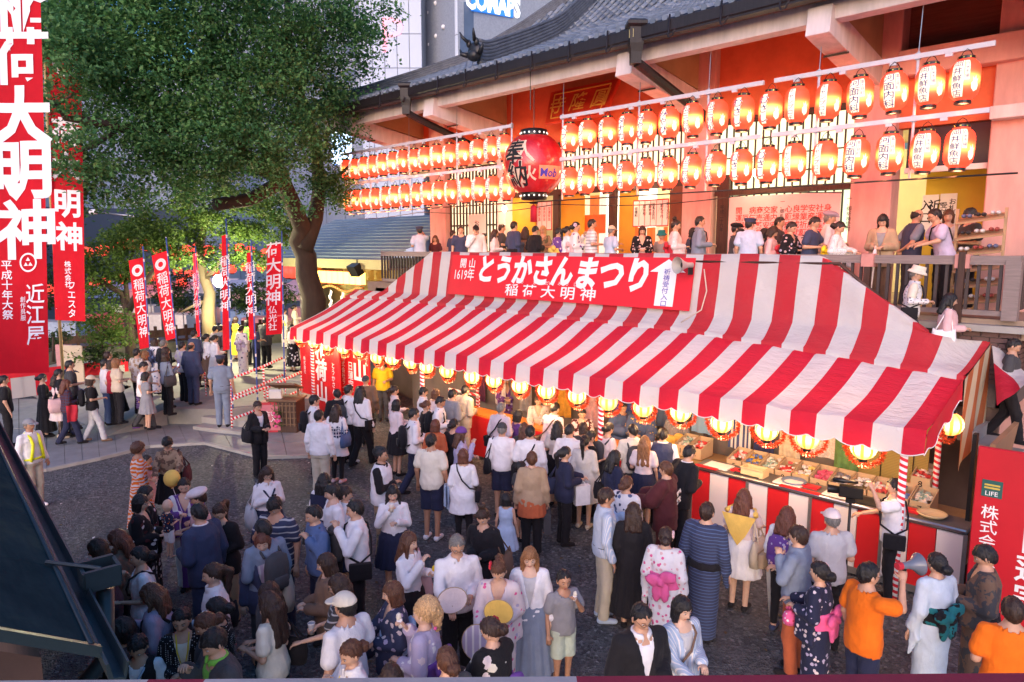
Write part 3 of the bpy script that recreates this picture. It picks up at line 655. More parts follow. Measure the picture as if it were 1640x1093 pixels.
fp = glow('far_lantern_paper', (1.0, .07, .04), .6); fl_me = MB().lathe([(.12, -.28), (.26, -.2), (.3, 0), (.26, .2), (.12, .28)], 10).mesh('paper', True); fc = MB().lathe([(.13, .28), (.13, .34)], 8); fc.lathe([(.13, -.34), (.13, -.28)], 8); fcm = fc.mesh('rims')
fi = 0
for si, (xa, ya, xb, yb, d, n) in enumerate(((85, 400, 330, 395, 34, 11), (240, 405, 480, 400, 42, 11), (90, 452, 300, 446, 40, 9), (270, 435, 470, 432, 46, 9), (440, 432, 520, 428, 33, 6), (0, 445, 90, 470, 33, 5))):
    for k in range(n):
        p = DD(xa + (xb - xa) * (k + .5) / n + random.uniform(-4, 4), ya + (yb - ya) * k / n + 6 * math.sin(k * .9), d)
        l_ = thing('paper_lantern', ORD[k] + ' red street lantern from the left in the ' + ('upper string behind the maple', 'upper string behind the blue poles', 'lower string behind the maple', 'lower string behind the lit trunk', 'short string by the camphor trunk', 'string behind the large left banners')[si], 'lantern', p, group='red lanterns strung over the street'); link('paper', fl_me, l_, [fp]); link('rims', fcm, l_, [M_black])

# ================================================================== TREES
def leaf_mat(name, cs, trans=.35):
    m, t, b = nt(name); gi = N(t, 'ShaderNodeNewGeometry')
    col = ramp(t, gi.outputs['Random Per Island'], [(i / (len(cs) - 1), c) for i, c in enumerate(cs)])
    big = noise(t, coords(t), .9, 3); col = mix(t, ramp(t, big, [(.35, (0, 0, 0)), (.7, (1, 1, 1))]), col, mix(t, .7, col, cs[0]))
    t.links.new(col, b.inputs['Base Color']); b.inputs['Roughness'].default_value = .55; b.inputs['Specular IOR Level'].default_value = .3
    tr = N(t, 'ShaderNodeBsdfTranslucent'); t.links.new(col, tr.inputs[0]); ms = N(t, 'ShaderNodeMixShader'); ms.inputs[0].default_value = trans
    t.links.new(b.outputs[0], ms.inputs[1]); t.links.new(tr.outputs[0], ms.inputs[2]); t.links.new(ms.outputs[0], t.nodes['Material Output'].inputs[0]); return m
def leaves(clumps, per_m3, size, flat=.6, nl=15):
    """clumps: (centre, (rx,ry,rz)); sprays of small folded leaves gathered round twig tips"""
    C_, S_ = [], []
    for c, r_ in clumps:
        vol = 4.2 * r_[0] * r_[1] * r_[2]; ns = max(6, int(per_m3 * vol ** .8))
        d = RNG.normal(size=(ns, 3)); d /= np.linalg.norm(d, axis=1)[:, None]; rad = RNG.uniform(.45, 1.0, (ns, 1)) ** .6
        C_.append(np.array(c) + d * rad * np.array(r_))
    tips = np.concatenate(C_)
    P = np.repeat(tips, nl, 0) + RNG.normal(size=(len(tips) * nl, 3)) * np.array([.17, .17, .10]) * (1.15 if nl > 20 else size / .13)
    n = len(P); a = RNG.uniform(0, 2 * math.pi, n); tl = RNG.normal(0, flat, n)
    ax = np.stack([np.cos(a) * np.cos(tl), np.sin(a) * np.cos(tl), np.sin(tl)], 1); up = RNG.normal(size=(n, 3)) * .55 + np.array([0, 0, 1.0])
    sd_ = np.cross(ax, up); sd_ /= np.linalg.norm(sd_, axis=1)[:, None]; nn = np.cross(sd_, ax)
    s = size * RNG.uniform(.6, 1.35, (n, 1)); w = s * .30
    V = np.stack([P - ax * s * .5, P + sd_ * w + nn * s * .08, P + ax * s * .5, P - sd_ * w + nn * s * .08], 1).reshape(-1, 3)
    i = np.arange(n)[:, None] * 4
    F = np.concatenate([i + np.array([[0, 1, 2]]), i + np.array([[0, 2, 3]])]).astype(np.int32)
    return V, F
M_bark = plain('dark_bark', (.055, .038, .028), .9, .4, 3, .8, 14, stretch=(1, 1, .35))
def limb(m_, pts, r0, r1, n=8):
    k = len(pts); m_.tube(pts, list(np.linspace(r0, r1, k)), n)
BT = thing('camphor_tree', 'huge camphor tree with a dense dark crown before the hall', 'tree', (-21.3, 11.9, 0)); BO = np.array([-21.3, 11.9, 0])
def B(px_, py_, d): return DD(px_, py_, d) - BO
tk = MB()
limb(tk, [(0, 0, 0), B(503, 480, 23.5), B(491, 440, 23.3), B(490, 410, 23.2), B(478, 385, 23), B(484, 365, 22.8), B(470, 330, 22), B(450, 285, 21), B(425, 230, 20)], .42, .22, 12)
limb(tk, [B(487, 400, 23), B(505, 350, 23), B(512, 300, 22.5), B(505, 230, 22), B(480, 150, 21), B(462, 60, 20), B(460, -10, 20)], .3, .09)
limb(tk, [B(455, 290, 21), B(400, 320, 20), B(345, 328, 19)], .22, .17); limb(tk, [B(455, 290, 21), B(420, 275, 20), B(390, 240, 19), B(350, 180, 18.5)], .2, .06)
limb(tk, [B(425, 230, 20), B(370, 200, 18.6), B(300, 205, 17.5), B(190, 205, 16), B(150, 195, 15.4), B(105, 190, 15), B(85, 160, 14.8)], .2, .04)
limb(tk, [B(190, 205, 16), B(150, 235, 15.4), B(120, 245, 15)], .07, .02); limb(tk, [B(105, 190, 15), B(95, 165, 15), B(120, 150, 14.8)], .05, .02)
limb(tk, [B(425, 230, 20), B(390, 140, 19), B(340, 60, 18), B(330, -20, 18)], .16, .06); limb(tk, [B(480, 150, 21), B(520, 60, 20.5), B(525, 45, 20)], .1, .03)
limb(tk, [B(512, 300, 22.5), B(545, 280, 22.3), B(565, 260, 22)], .1, .03)
tk.build('trunk', M_bark, BT, True)
cl = []
for px_, py_, d, r_ in [(120, 40, 17, 1.3), (190, 60, 16.5, 1.5), (260, 50, 17, 1.6), (350, 60, 18, 1.7), (430, 60, 19, 1.6), (520, 60, 20, 1.3), (560, 50, 20, .9), (560, 120, 20.5, .8), (545, 175, 21, .8), (500, 140, 20, 1.3), (420, 150, 18.5, 1.5), (340, 150, 17.5, 1.5), (260, 130, 16.8, 1.4), (180, 140, 16, 1.1), (110, 110, 16, .9), (230, 210, 16.6, 1.1), (300, 225, 17, 1.3), (370, 230, 17.6, 1.4), (440, 225, 19, 1.3), (500, 220, 20.5, 1.0), (540, 225, 21.5, .7), (330, 285, 17.6, .9), (400, 290, 18.6, .9), (280, 270, 17.2, .8), (150, 250, 16, .7), (110, 265, 16, .6), (185, 280, 16.4, .6), (100, 200, 16, .7), (525, 300, 22, .7), (540, 290, 22.2, .6), (555, 325, 22.3, .35), (470, 10, 19, 1.4), (300, -20, 17, 1.6), (180, -10, 16.5, 1.3), (90, -10, 17, 1.0), (575, 5, 20, .8), (500, 260, 21, .6), (108, 130, 14.8, .6), (118, 205, 14.7, .5), (100, 60, 14.8, .7), (132, 275, 14.9, .35), (140, 300, 16.3, .45), (230, 305, 17, .5)]:
    c = B(px_, py_, d); cl.append((c, (r_ * 1.05, r_ * 1.05, r_ * .72)))
    for _ in range(3): o_ = RNG.normal(size=3) * r_ * .62; cl.append((c + o_, (r_ * .5, r_ * .5, r_ * .36)))
V, F = leaves(cl, 20, .11, nl=26); link('crown', mesh_np('crown', V, F, None, False), BT, [leaf_mat('camphor_leaf', [(.035, .12, .04), (.08, .23, .07), (.15, .34, .11), (.24, .42, .15)])])
ML2 = leaf_mat('maple_leaf', [(.05, .10, .02), (.08, .16, .03), (.12, .21, .04), (.16, .24, .05)], .45)
def small_tree(name, label, base, trunk, clumps, r0, mat_=None, bark=None, dens=66, size=.12, group=None):
    b0 = G(base[0], base[1], base[2]) if len(base) == 3 else DD(base[0], base[1], base[3]); t_ = thing(name, label, 'tree', b0, group=group)
    m_ = MB()
    for lm, ra, rb in trunk: limb(m_, [DD(*q) - b0 for q in lm], ra, rb)
    m_.build('trunk', bark or M_bark, t_, True); cl = []
    for px_, py_, d, r_ in clumps:
        c = DD(px_, py_, d) - b0; cl.append((c, (r_, r_, r_ * .5)))
        for _ in range(2): cl.append((c + RNG.normal(size=3) * r_ * .6, (r_ * .5, r_ * .5, r_ * .28)))
    V, F = leaves(cl, dens, size); link('crown', mesh_np('crown', V, F, None, False), t_, [mat_ or ML2]); return t_
small_tree('maple_tree', 'bright green maple with a crooked trunk behind the queue', (212, 575, 0, 25), [([(212, 600, 25), (208, 540, 25), (205, 500, 25), (195, 470, 25), (160, 450, 24.5), (140, 445, 24)], .2, .06), ([(205, 500, 25), (225, 460, 24.5), (250, 430, 24), (265, 405, 23.8)], .13, .04), ([(205, 490, 25), (200, 440, 25), (215, 400, 25)], .1, .03)],
    [(215, 375, 24.5, 1.0), (250, 385, 24, .9), (180, 395, 25, .8), (235, 360, 24.5, .7), (150, 420, 24.5, .6), (165, 440, 24.5, .6), (200, 415, 24.6, .7), (270, 400, 24, .6), (285, 420, 24, .5), (150, 460, 24.5, .45), (180, 470, 25, .4), (215, 440, 24.8, .5)], .2)
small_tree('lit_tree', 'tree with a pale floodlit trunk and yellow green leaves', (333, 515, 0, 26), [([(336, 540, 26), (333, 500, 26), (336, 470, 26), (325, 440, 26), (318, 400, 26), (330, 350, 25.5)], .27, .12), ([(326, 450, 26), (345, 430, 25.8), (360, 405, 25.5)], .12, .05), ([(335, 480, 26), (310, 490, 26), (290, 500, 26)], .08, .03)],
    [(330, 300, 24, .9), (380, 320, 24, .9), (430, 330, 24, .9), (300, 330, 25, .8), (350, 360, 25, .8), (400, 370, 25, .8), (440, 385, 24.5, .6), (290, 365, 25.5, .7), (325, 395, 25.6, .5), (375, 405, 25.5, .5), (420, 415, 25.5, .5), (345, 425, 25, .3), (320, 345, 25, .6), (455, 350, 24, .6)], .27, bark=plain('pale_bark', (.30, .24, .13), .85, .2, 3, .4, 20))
small_tree('pine_tree', 'low spreading pine behind the red banners', (410, 500, 0, 29), [([(400, 520, 29), (395, 480, 29), (370, 455, 29)], .12, .05)], [(380, 470, 28.5, .7), (420, 465, 28.5, .8), (450, 475, 28.5, .6), (400, 490, 28.5, .6), (275, 470, 28, .8), (300, 490, 28, .6), (290, 445, 28, .5)], .12, mat_=leaf_mat('pine_leaf', [(.03, .06, .02), (.05, .09, .03), (.07, .12, .04)]))
small_tree('young_tree', 'young bushy green tree in front of the dark fence', (165, 560, 0, 23), [([(166, 585, 23), (165, 540, 23), (163, 500, 23)], .06, .03)], [(160, 500, 23, .6), (185, 510, 23, .5), (140, 520, 23, .5), (165, 530, 23, .6), (150, 545, 23, .4), (190, 540, 23, .4)], .06, dens=40)
small_tree('shrub', 'dark shrub by the beige board at the left', (85, 545, 0, 23), [([(85, 580, 23), (85, 540, 23)], .05, .03)], [(80, 545, 24, .5), (95, 440, 26, .9), (85, 480, 26, .7), (150, 570, 23, .4), (175, 575, 23, .4)], .05, mat_=MATS.get('x') or leaf_mat('dark_leaf', [(.02, .04, .015), (.03, .06, .02), (.045, .08, .025)]))
# lamp at the lit tree
lp = DD(352, 450, 24.4); l_ = thing('work_lamp', 'dazzling white work lamp hung on the tree trunk', 'lamp', lp); MB().ell((0, 0, 0), (.23, .23, .23), 14, 10).build('lamp_glass', glow('lamp_white', (1, .95, .75), 60), l_, True); MB().lathe([(.05, .12), (.14, .14), (.06, .26)], 10).build('cap', M_black, l_, True); MB().tube([(0, 0, .25), tuple(DD(330, 445, 25.9) - lp)], .02, 6).build('arm', M_black, l_)
point('work_light', DD(356, 452, 24.1), 430, (1, .88, .5), .12)
# dark fence behind the queue
fa, fb = G(70, 604, 0), G(440, 505, 0)
fa = DD(70, 590, 26); fb = DD(470, 500, 32); fa[2] = fb[2] = 0
fe = thing('board_fence', 'dark plank fence between the queue and the street', 'fence', fa); dv = fb - fa; n = 26
for k in range(3): MB().bar((0, 0, .35 + .42 * k), tuple(dv + np.array([0, 0, .35 + .42 * k])), .04, .3).build('board', M_wood_dark, fe)
for k in range(n): q = dv * k / (n - 1); MB().box((q[0], q[1], .75), (.1, .1, 1.5)).build('post', M_wood_dark, fe)
# stone retaining wall under it, and the striped low curtain
wa = thing('stone_wall', 'low mossy stone wall below the plank fence', 'wall', fa); MB().bar((.3, -.4, .3), tuple(dv + np.array([.3, -.4, .3])), .4, 1.1).build('stones', plain('mossy_stone', (.10, .10, .075), .9, .4, 2, .6, 8), wa)
lc = DD(20, 655, 21.5); a_ = DD(-20, 668, 21.0); b_ = DD(205, 610, 24); a_[2] = b_[2] = 0
t_ = thing('low_curtain', 'low red and white striped curtain strung behind the queue', 'curtain', a_); d = b_ - a_; P = []
for i in range(60):
    u = i / 59; P.append([tuple(d * u + np.array([0, .05 * math.sin(i * 1.1), h])) for h in (.05, .4, .8)])
MB().grid(P).build('cloth', stripe('low_curtain_cloth', RED, (.5, .48, .48), 'X', .62, .5, shear=(0, .55, 0)), t_, True); MB().bar((0, -.04, .8), tuple(d + np.array([0, -.04, .8])), .03, .2).build('top_band', M_red, t_)
# beige board
bp = DD(118, 600, 22.6); bb_ = thing('beige_board', 'tall beige board with faint drawings leaning by the bamboo pole', 'board', (bp[0], bp[1], 0), R(40)); bevel(MB().box((0, 0, .75), (.75, .06, 1.6)).build('panel', plain('beige_paint', (.50, .42, .30), .8, .1, 4), bb_), .02); MB().box((-.36, .12, .8), (.5, .1, 1.5)).build('pink_cover', plain('pink_cloth', (.5, .25, .25), .8), bb_)
for k, (x, z) in enumerate(((.1, 1.2), (-.1, .9), (.15, .7), (.05, .45), (-.2, 1.35))): MB().box((x, -.035, z), (.16, .006, .025), ry=.5).build('mark', plain('brown_ink', (.16, .08, .05), .8), bb_)
# ================================================================== BANNERS
M_ban = None
def cloth_mat(name, c, trans=.35):
    m, t, b = nt(name); v = coords(t); n1 = noise(t, v, 1.5, 4); col = ramp(t, n1, [(.3, mul(c, .85)), (.7, mul(c, 1.12))])
    t.links.new(col, b.inputs['Base Color']); b.inputs['Roughness'].default_value = .7; b.inputs['Specular IOR Level'].default_value = .2
    bump(t, b, noise(t, coords(t, (9, 9, 1)), 1.2, 3), .3, .05)
    tr = N(t, 'ShaderNodeBsdfTranslucent'); t.links.new(col, tr.inputs[0]); ms = N(t, 'ShaderNodeMixShader'); ms.inputs[0].default_value = trans
    t.links.new(b.outputs[0], ms.inputs[1]); t.links.new(tr.outputs[0], ms.inputs[2]); t.links.new(ms.outputs[0], t.nodes['Material Output'].inputs[0]); return m
M_ban = cloth_mat('banner_red', (.66, .01, .025), .4)
M_banw = plain('banner_white', (.82, .78, .82), .75, .05, 3, .1)
def banner(label, tl, tr, bl, br, texts, pole=None, group=None, wave=.03, logo=None, polecol=None, name='banner'):
    tl, tr, bl, br = [np.array(p, float) for p in (tl, tr, bl, br)]; o0 = (tl + tr) / 2
    ax = tr - tl; W_ = np.linalg.norm(ax); nrm = np.cross(ax / W_, (tl - bl) / np.linalg.norm(tl - bl)); nrm /= np.linalg.norm(nrm)
    H_ = np.linalg.norm(tl - bl)
    if np.dot(nrm, np.array([0, 0, CAMH]) - o0) < 0: nrm = -nrm
    t_ = thing(name, label, 'banner', o0, group=group)
    def mp(u, v, lift=0):
        u = np.asarray(u, float); v = np.asarray(v, float); u_, v_ = u[..., None], v[..., None]
        p = tl * (1 - u_) * (1 - v_) + tr * u_ * (1 - v_) + bl * (1 - u_) * v_ + br * u_ * v_
        w = wave * (np.sin(u_ * 5 + v_ * 3) * .6 + np.sin(u_ * 11 - v_ * 2) * .4) * (.3 + v_)
        return p + nrm * (w + lift) - o0
    U, V_ = np.meshgrid(np.linspace(0, 1, 14), np.linspace(0, 1, 26), indexing='ij'); MB().grid(mp(U, V_)).build('cloth', M_ban, t_, True)
    for s_, size, u, v, off in texts:
        vv, f = text_vf(s_, size, off, 1.0); vv, f = subdiv(vv, f, .14)
        P = mp(u + vv[:, 0] / W_, v - vv[:, 1] / H_, .012); link('lettering', mesh_np('lettering', P, f, None, False), t_, [M_banw])
    if logo:
        u, v, r_ = logo; m_ = MB(); n = 28
        for ra in (r_,):
            a = np.linspace(0, 2 * math.pi, n, endpoint=False); o_ = mp(u + ra * np.cos(a) / W_, v + ra * np.sin(a) / H_, .012); i_ = mp(u + ra * .82 * np.cos(a) / W_, v + ra * .82 * np.sin(a) / H_, .012)
            m_.add(list(o_) + list(i_), [(k, (k + 1) % n, n + (k + 1) % n, n + k) for k in range(n)])
        tri = [(0, -.55), (.5, .35), (-.5, .35)]
        for q in ((0, -.32), (.27, .2), (-.27, .2)):
            pt = [mp(u + r_ * (q[0] + .52 * a_[0]) / W_, v + r_ * (q[1] + .42 * a_[1]) / H_, .013) for a_ in tri]; m_.add(pt, [(0, 1, 2)])
        m_.build('emblem', M_banw, t_)
    if pole:
        m_ = MB(); pts = [np.array(p) - o0 for p in pole[0]]; m_.tube(pts, pole[1], 8); m_.build('pole', pole[2], t_, True)
        for k in range(5):
            q = mp(np.array(pole[3]), np.array(.04 + .23 * k)); a_ = pts[0]; b_ = pts[-1]; u = np.dot(q - a_, b_ - a_) / np.dot(b_ - a_, b_ - a_); c = a_ + (b_ - a_) * u
            MB().tube([q, c], .012, 5).build('tie', M_banw, t_)
    return t_
M_bamb = plain('bamboo', (.50, .36, .16), .55, .2, 3, .2, 20, stretch=(3, 3, .4)); M_blue = stripe('blue_taped_pole', (.06, .12, .40), (.75, .75, .78), 'Z', .55, .85)
d = 9.0
banner('big red banner with huge white brushed characters at the left edge', DD(-52, -70, d), DD(62, -70, d), DD(-36, 600, d), DD(81, 597, d),
       [('稲', .78, .72, .115, .026), ('荷', .78, .70, .24, .022), ('大', .80, .68, .385, .04), ('明', .80, .70, .515, .035), ('神', .80, .72, .655, .028), ('平\n成\n十\n年\n大\n祭', .13, .43, .80, .012), ('創\n作\n呉\n服', .08, .64, .845, .004), ('近\n江\n屋', .27, .83, .86, .01)], logo=(.74, .735, .125), pole=([DD(-56, -120, d), DD(-40, 660, d)], .03, M_bamb, 0.0))
d = 15.5
banner('tall red banner on a bamboo pole beside the beige board', DD(74, 60, d), DD(128, 66, d), DD(88, 513, d), DD(138, 515, d),
       [('荷', .66, .5, .33, .03), ('大', .66, .5, .45, .03), ('明', .66, .52, .585, .03), ('神', .66, .54, .70, .03), ('株\n式\n会\n社', .15, .45, .835, .012), ('フ\nエ\nス\nタ', .21, .55, .925, .012), ('〇', .6, .55, .09, .03)], pole=([DD(70, 40, d - .1), DD(80, 300, d - .1), G(104, 640, 0)], [.03, .035, .045], M_bamb, 0.05))
NT_ = '稲\n荷\n大\n明\n神'
def nobori(label, TL, TR, BL, BR, dd, texts, top, foot, fd=None):
    banner(label, DD(*TL, dd), DD(*TR, dd), DD(*BL, dd), DD(*BR, dd), texts, pole=([DD(*top, dd), DD(*foot, fd or dd)], .022, M_blue, 1.0), group='narrow red banners on blue poles', wave=.015, name='nobori_banner')
nobori('narrow red banner nearest the young tree, left of its twin', (206, 418), (231, 412), (224, 560), (241, 556), 21, [(NT_, .36, .5, .55, .009), ('◎', .42, .5, .13, .02), ('株式会社', .06, .5, .24, .0)], (229, 395), (243, 600))
nobori('tilted red banner with white characters right of the maple trunk', (243, 410), (267, 402), (266, 546), (283, 541), 21, [(NT_, .38, .5, .58, .009), ('◎', .42, .5, .13, .02), ('株式会社', .06, .5, .24, .0)], (266, 380), (287, 590))
nobori('very thin red banner seen edge on beside the lit trunk', (309, 408), (315, 404), (315, 540), (322, 538), 23, [(NT_, .3, .5, .5, .008)], (313, 395), (323, 570))
nobori('thin red banner on the blue pole behind the policeman on the steps', (355, 378), (364, 375), (357, 562), (368, 560), 18.5, [(NT_, .3, .5, .42, .008)], (362, 350), (374, 683))
nobori('thin red banner on the middle blue pole by the handrail', (395, 406), (404, 403), (399, 545), (410, 543), 19, [(NT_, .3, .5, .42, .008)], (402, 385), (413, 650))
nobori('wide red banner with big characters in front of the camphor trunk', (428, 392), (452, 388), (426, 537), (452, 535), 20, [('荷\n大\n明\n神', .46, .42, .33, .014), ('仏\n光\n社', .24, .40, .82, .012), ('平成二十六年九月', .05, .85, .8, 0)], (451, 370), (456, 625))

# ================================================================== STRIPED STALL TENT
TX0, TX1 = -18.35, -2.2; SP = .72; OFF = 2.2 / SP
M_tent = stripe('tent_stripes', (.70, .02, .055), (.80, .79, .80), 'X', SP, .5, .42, translucent=.3, bscale=18, dirt=.06)
M_tent2 = stripe('tent_stripes_upper', (.62, .035, .05), (.74, .70, .69), 'X', SP * 1.02, .5, .10, translucent=.3, bscale=18, dirt=.14)
tent = thing('striped_tent', 'long red and white striped festival tent over the counters', 'tent', (0, 0, 0))
xs = np.linspace(TX0, TX1, 200)
def brk(x):
    Y = np.interp(x, [-18.3, -16, -7, -2.2], [11.45, 11.5, 11.5, 11.3]); z = np.interp(x, [-18.3, -16.6, -14, -7, -4.5, -2.2], [3.22, 3.27, 3.24, 3.16, 3.05, 2.88]); return Y, z
low = []; upf = []
def wr(x, v): return .012 * math.sin(x * 5.2 + v * 3) + .008 * math.sin(x * 13 + v * 5) + .006 * math.sin(x * 2.1 + v * 9)
for x in xs:
    Yb, zb = brk(x); col = []
    for v in np.linspace(0, 1.12, 14):
        sag = -.05 * math.sin(min(1, v) * math.pi) * (1 + .3 * math.sin(x * 1.27))
        col.append((x, 9.6 + (Yb - 9.6) * v, 2.43 + (zb - 2.43) * v + sag + wr(x, v) * .8 - (.05 if v > 1 else 0)))
    low.append(col)
MB().grid(low).build('lower_canopy', M_tent, tent, True)
# scalloped valance, front and right side
def scal(s_): return 2.14 - .06 * abs(math.sin(math.pi * s_ / .36 + .4)) ** .8
val = []; edge = []
for x in np.linspace(TX0, TX1, 520):
    zb = scal(x); c = []
    for v in np.linspace(0, 1, 5): c.append((x, 9.6 - .03 * math.sin(v * 1.6) + .012 * math.sin(x * 9) * v, 2.43 + wr(x, 0) * .8 + (zb - 2.43) * v))
    val.append(c); edge.append(c[-1])
MB().grid(val).build('valance', M_tent, tent, True)
MB().tube(edge, .008, 4).build('piping', M_white, tent, True)
sv = []; se = []
for y in np.linspace(9.6, 11.25, 60):
    u = (y - 9.6) / 1.7; z0 = 2.43 + (2.88 - 2.43) * u; zb = z0 - .27 - .05 * abs(math.sin(math.pi * y / .36)); sv.append([(TX1 + .01 + .02 * v * math.sin(y * 9), y, z0 + (zb - z0) * v) for v in np.linspace(0, 1, 4)]); se.append(sv[-1][-1])
MB().grid(sv).build('valance', M_red, tent, True); MB().tube(se, .008, 4).build('piping', M_white, tent, True)
# upper canopy: shelf, upright back cloth, folded top
YB, ZB, YT, ZT = 11.78, 3.42, 11.98, 4.575
xtl, xtr = WY(690, 405, YT)[0], WY(1312, 408, YT)[0]; xbl, xbr = WY(612, 472, YB)[0], WY(1490, 524, YB)[0]
def ztop(x): return float(np.interp(x, [TX0, xbl, xtl, xtr, xbr, TX1], [ZB - .0, ZB, ZT, ZT, ZB, ZB - .12]))
up = []
for x in np.linspace(TX0 + .02, TX1 + .01, 220):
    Yb, zb = brk(x); zt = ztop(x); YB = float(np.interp(x, [-2.75, TX1], [11.78, 12.95])); zt = float(np.interp(x, [-2.75, TX1], [zt, 3.24])); ZB = min(3.42, zt); c = [(x, Yb - .02, zb - .05), (x, Yb - .02, zb + .03)]
    for v in np.linspace(.15, 1, 6): c.append((x, Yb + (YB - Yb) * v, zb + .03 + (ZB - zb - .03) * v ** 1.3 - .02 * math.sin(v * 3.1) * math.sin(x * 1.9)))
    k = max(0, (zt - ZB) / (ZT - ZB))
    for v in np.linspace(.1, 1, 8): c.append((x, YB + (11.98 - YB) * v * k + .015 * math.sin(x * 6 + v * 4) * math.sin(v * 3.1), ZB + (zt - ZB) * v + .012 * math.sin(x * 3) * (v == 1)))
    c.append((x, YB + (YT - YB) * k + (.28 if k > .02 else .03), zt - .04)); up.append(c); YB, ZB = 11.78, 3.42
MB().grid(up).build('upper_canopy', M_tent2, tent, True)
M_tent3 = stripe('tent_stripes_backlit', (.62, .20, .08), (.76, .70, .52), 'Y', .62, .5, .15, translucent=.45, shear=(0, 0, -.35), dirt=.1)  # tan of light shining through is painted into the stripe colours
ec_ = []
for y in np.linspace(11.28, 12.95, 20):
    z0 = np.interp(y, [11.28, 12.95], [2.87, 3.23]); ec_.append([(TX1 + .03 + .02 * math.sin(y * 8) * v, y, z0 - v * 1.35) for v in np.linspace(0, 1, 6)])
MB().grid(ec_).build('end_curtain', M_tent3, tent, True)
qa, qb, qc, qd = WY(1588, 546, 12.95), WY(1660, 616, 12.6), WY(1660, 604, 12.0), WY(1597, 650, 11.9)
sh_ = [[tuple((qa * (1 - u) + qb * u) * (1 - v) + (qd * (1 - u) + qc * u) * v + np.array([0, .02 * math.sin(u * 9 + v * 4), .015 * math.sin(u * 11)])) for v in np.linspace(0, 1, 6)] for u in np.linspace(0, 1, 10)]
MB().grid(sh_).build('end_canopy', stripe('tent_stripes_far', (.6, .02, .05), (.74, .70, .70), 'Z', .84, .58, .42, translucent=.3, shear=(.55, 0, 0)), tent, True)
M_tape = stripe('red_white_tape', (.68, .02, .04), (.80, .80, .80), 'Z', .085, .5, 0, shear=(.35, .2, 0))
for x in (-2.45, -7.3, -12.4, -17.3):
    MB().tube([(x, 9.68, 0), (x, 9.68, 2.37)], .048, 12).build('pole', M_tape, tent, True); MB().tube([(x, 11.4, 0), (x, 11.4, 2.78)], .04, 10).build('pole', M_tape, tent, True)
fr = MB(); fr.tube([(TX0, 9.68, 2.36), (TX1, 9.68, 2.36)], .02, 6); fr.tube([(TX0, 11.4, 2.8), (TX1 - .1, 11.4, 2.78)], .02, 6)
for x in np.linspace(-17.3, -2.45, 7): fr.tube([(x, 9.68, 2.36), (x, 11.4, 2.78)], .016, 6)
fr.build('frame', M_steel, tent, True)
rp_ = MB(); x = WY(1128, 480, 11.75)[0]; rp_.tube([(x, 11.70, 4.3), (x + .08, 11.68, 3.9), (x + .03, 11.6, 3.55), (x - .3, 11.45, 3.3)], .012, 6); rp_.build('cord', plain('cream_cord', (.6, .5, .4)), tent, True)
# sign on the tent
sg = thing('festival_sign', 'long red sign with white festival lettering on the tent', 'sign', (0, 0, 0))
Ys = 11.73
a, b_ = WY(718, 412, Ys), WY(1107, 414, Ys); x0, x1 = a[0], b_[0]; z1 = 4.50; z0 = 3.50
MB().add([(x0, Ys + .16, z1), (x1, Ys + .16, z1), (x1, Ys - .03, z0), (x0, Ys - .03, z0), (x0, Ys + .18, z1), (x1, Ys + .18, z1), (x1, Ys - .0, z0), (x0, Ys - .0, z0)], [(3, 2, 1, 0), (4, 5, 6, 7), (0, 1, 5, 4), (2, 3, 7, 6), (1, 2, 6, 5), (3, 0, 4, 7)]).build('board', plain('sign_red', (.68, .015, .03), .55, .08, 2, .05), sg)
ay = np.array([0, .19, 1.0]); ay /= np.linalg.norm(ay)
def sx(px_): return WY(px_, 450, Ys + .06)[0]
def st_(s_, size, px_, v, off=0, mat_=M_white, sx_=1.0, slant=0): return sign_text(sg, s_, size, off, mat_, (sx(px_), Ys - .03 + .19 * v, z0 + v), (1, 0, 0), ay, sx=sx_, slant=slant, lift=.012)
st_('開 山', .26, 747, .80, .012); st_('1619年', .34, 744, .52, .006, sx_=.78); st_('とうかさん', .72, 838, .67, .045, sx_=.86, slant=.12); st_('まつり', .74, 978, .64, .045, sx_=.90, slant=.12)
st_('稲 荷 大 明 神', .30, 880, .20, .012, sx_=1.5)
for s_, px_ in (('とう', 835), ('か', 858), ('だい', 880), ('みょう', 903), ('じん', 926)): st_(s_, .10, px_, .395, .003, sx_=1.1)
m_ = MB(); cx = sx(1067); wz = lambda x, v: (cx + x, Ys - .03 + .19 * v - .012, z0 + v)
m_.add([wz(-.21, .06), wz(.21, .06), wz(.21, .72), wz(.40, .72), wz(0, .97), wz(-.40, .72), wz(-.21, .72)], [(0, 1, 2, 3, 4, 5, 6)]); m_.build('arrow', M_white, sg)
sign_text(sg, '祈\n祷\n受\n付\n入\n口', .125, .006, M_bprint, (cx, Ys - .03 + .19 * .42, z0 + .42), (1, 0, 0), ay, lift=.02, sx=1.25)
# loudspeaker horn
hs = WY(1098, 425, 11.6); hn = thing('horn_speaker', 'small grey horn loudspeaker clamped to the top of the tent', 'loudspeaker', hs, R(-20))
MB().lathe([(.16, -.2), (.15, -.17), (.08, -.05), (.05, .05), (.05, .16), (.03, .17)], 18, axis='y', cap=False).build('horn', plain('grey_plastic', (.42, .40, .38), .4, .1, 6), hn, True); MB().lathe([(.05, -.08), (.04, -.02), (.015, 0)], 12, axis='y').build('driver', M_black, hn, True); MB().box((0, .12, -.1), (.03, .1, .16)).build('bracket', M_black, hn)

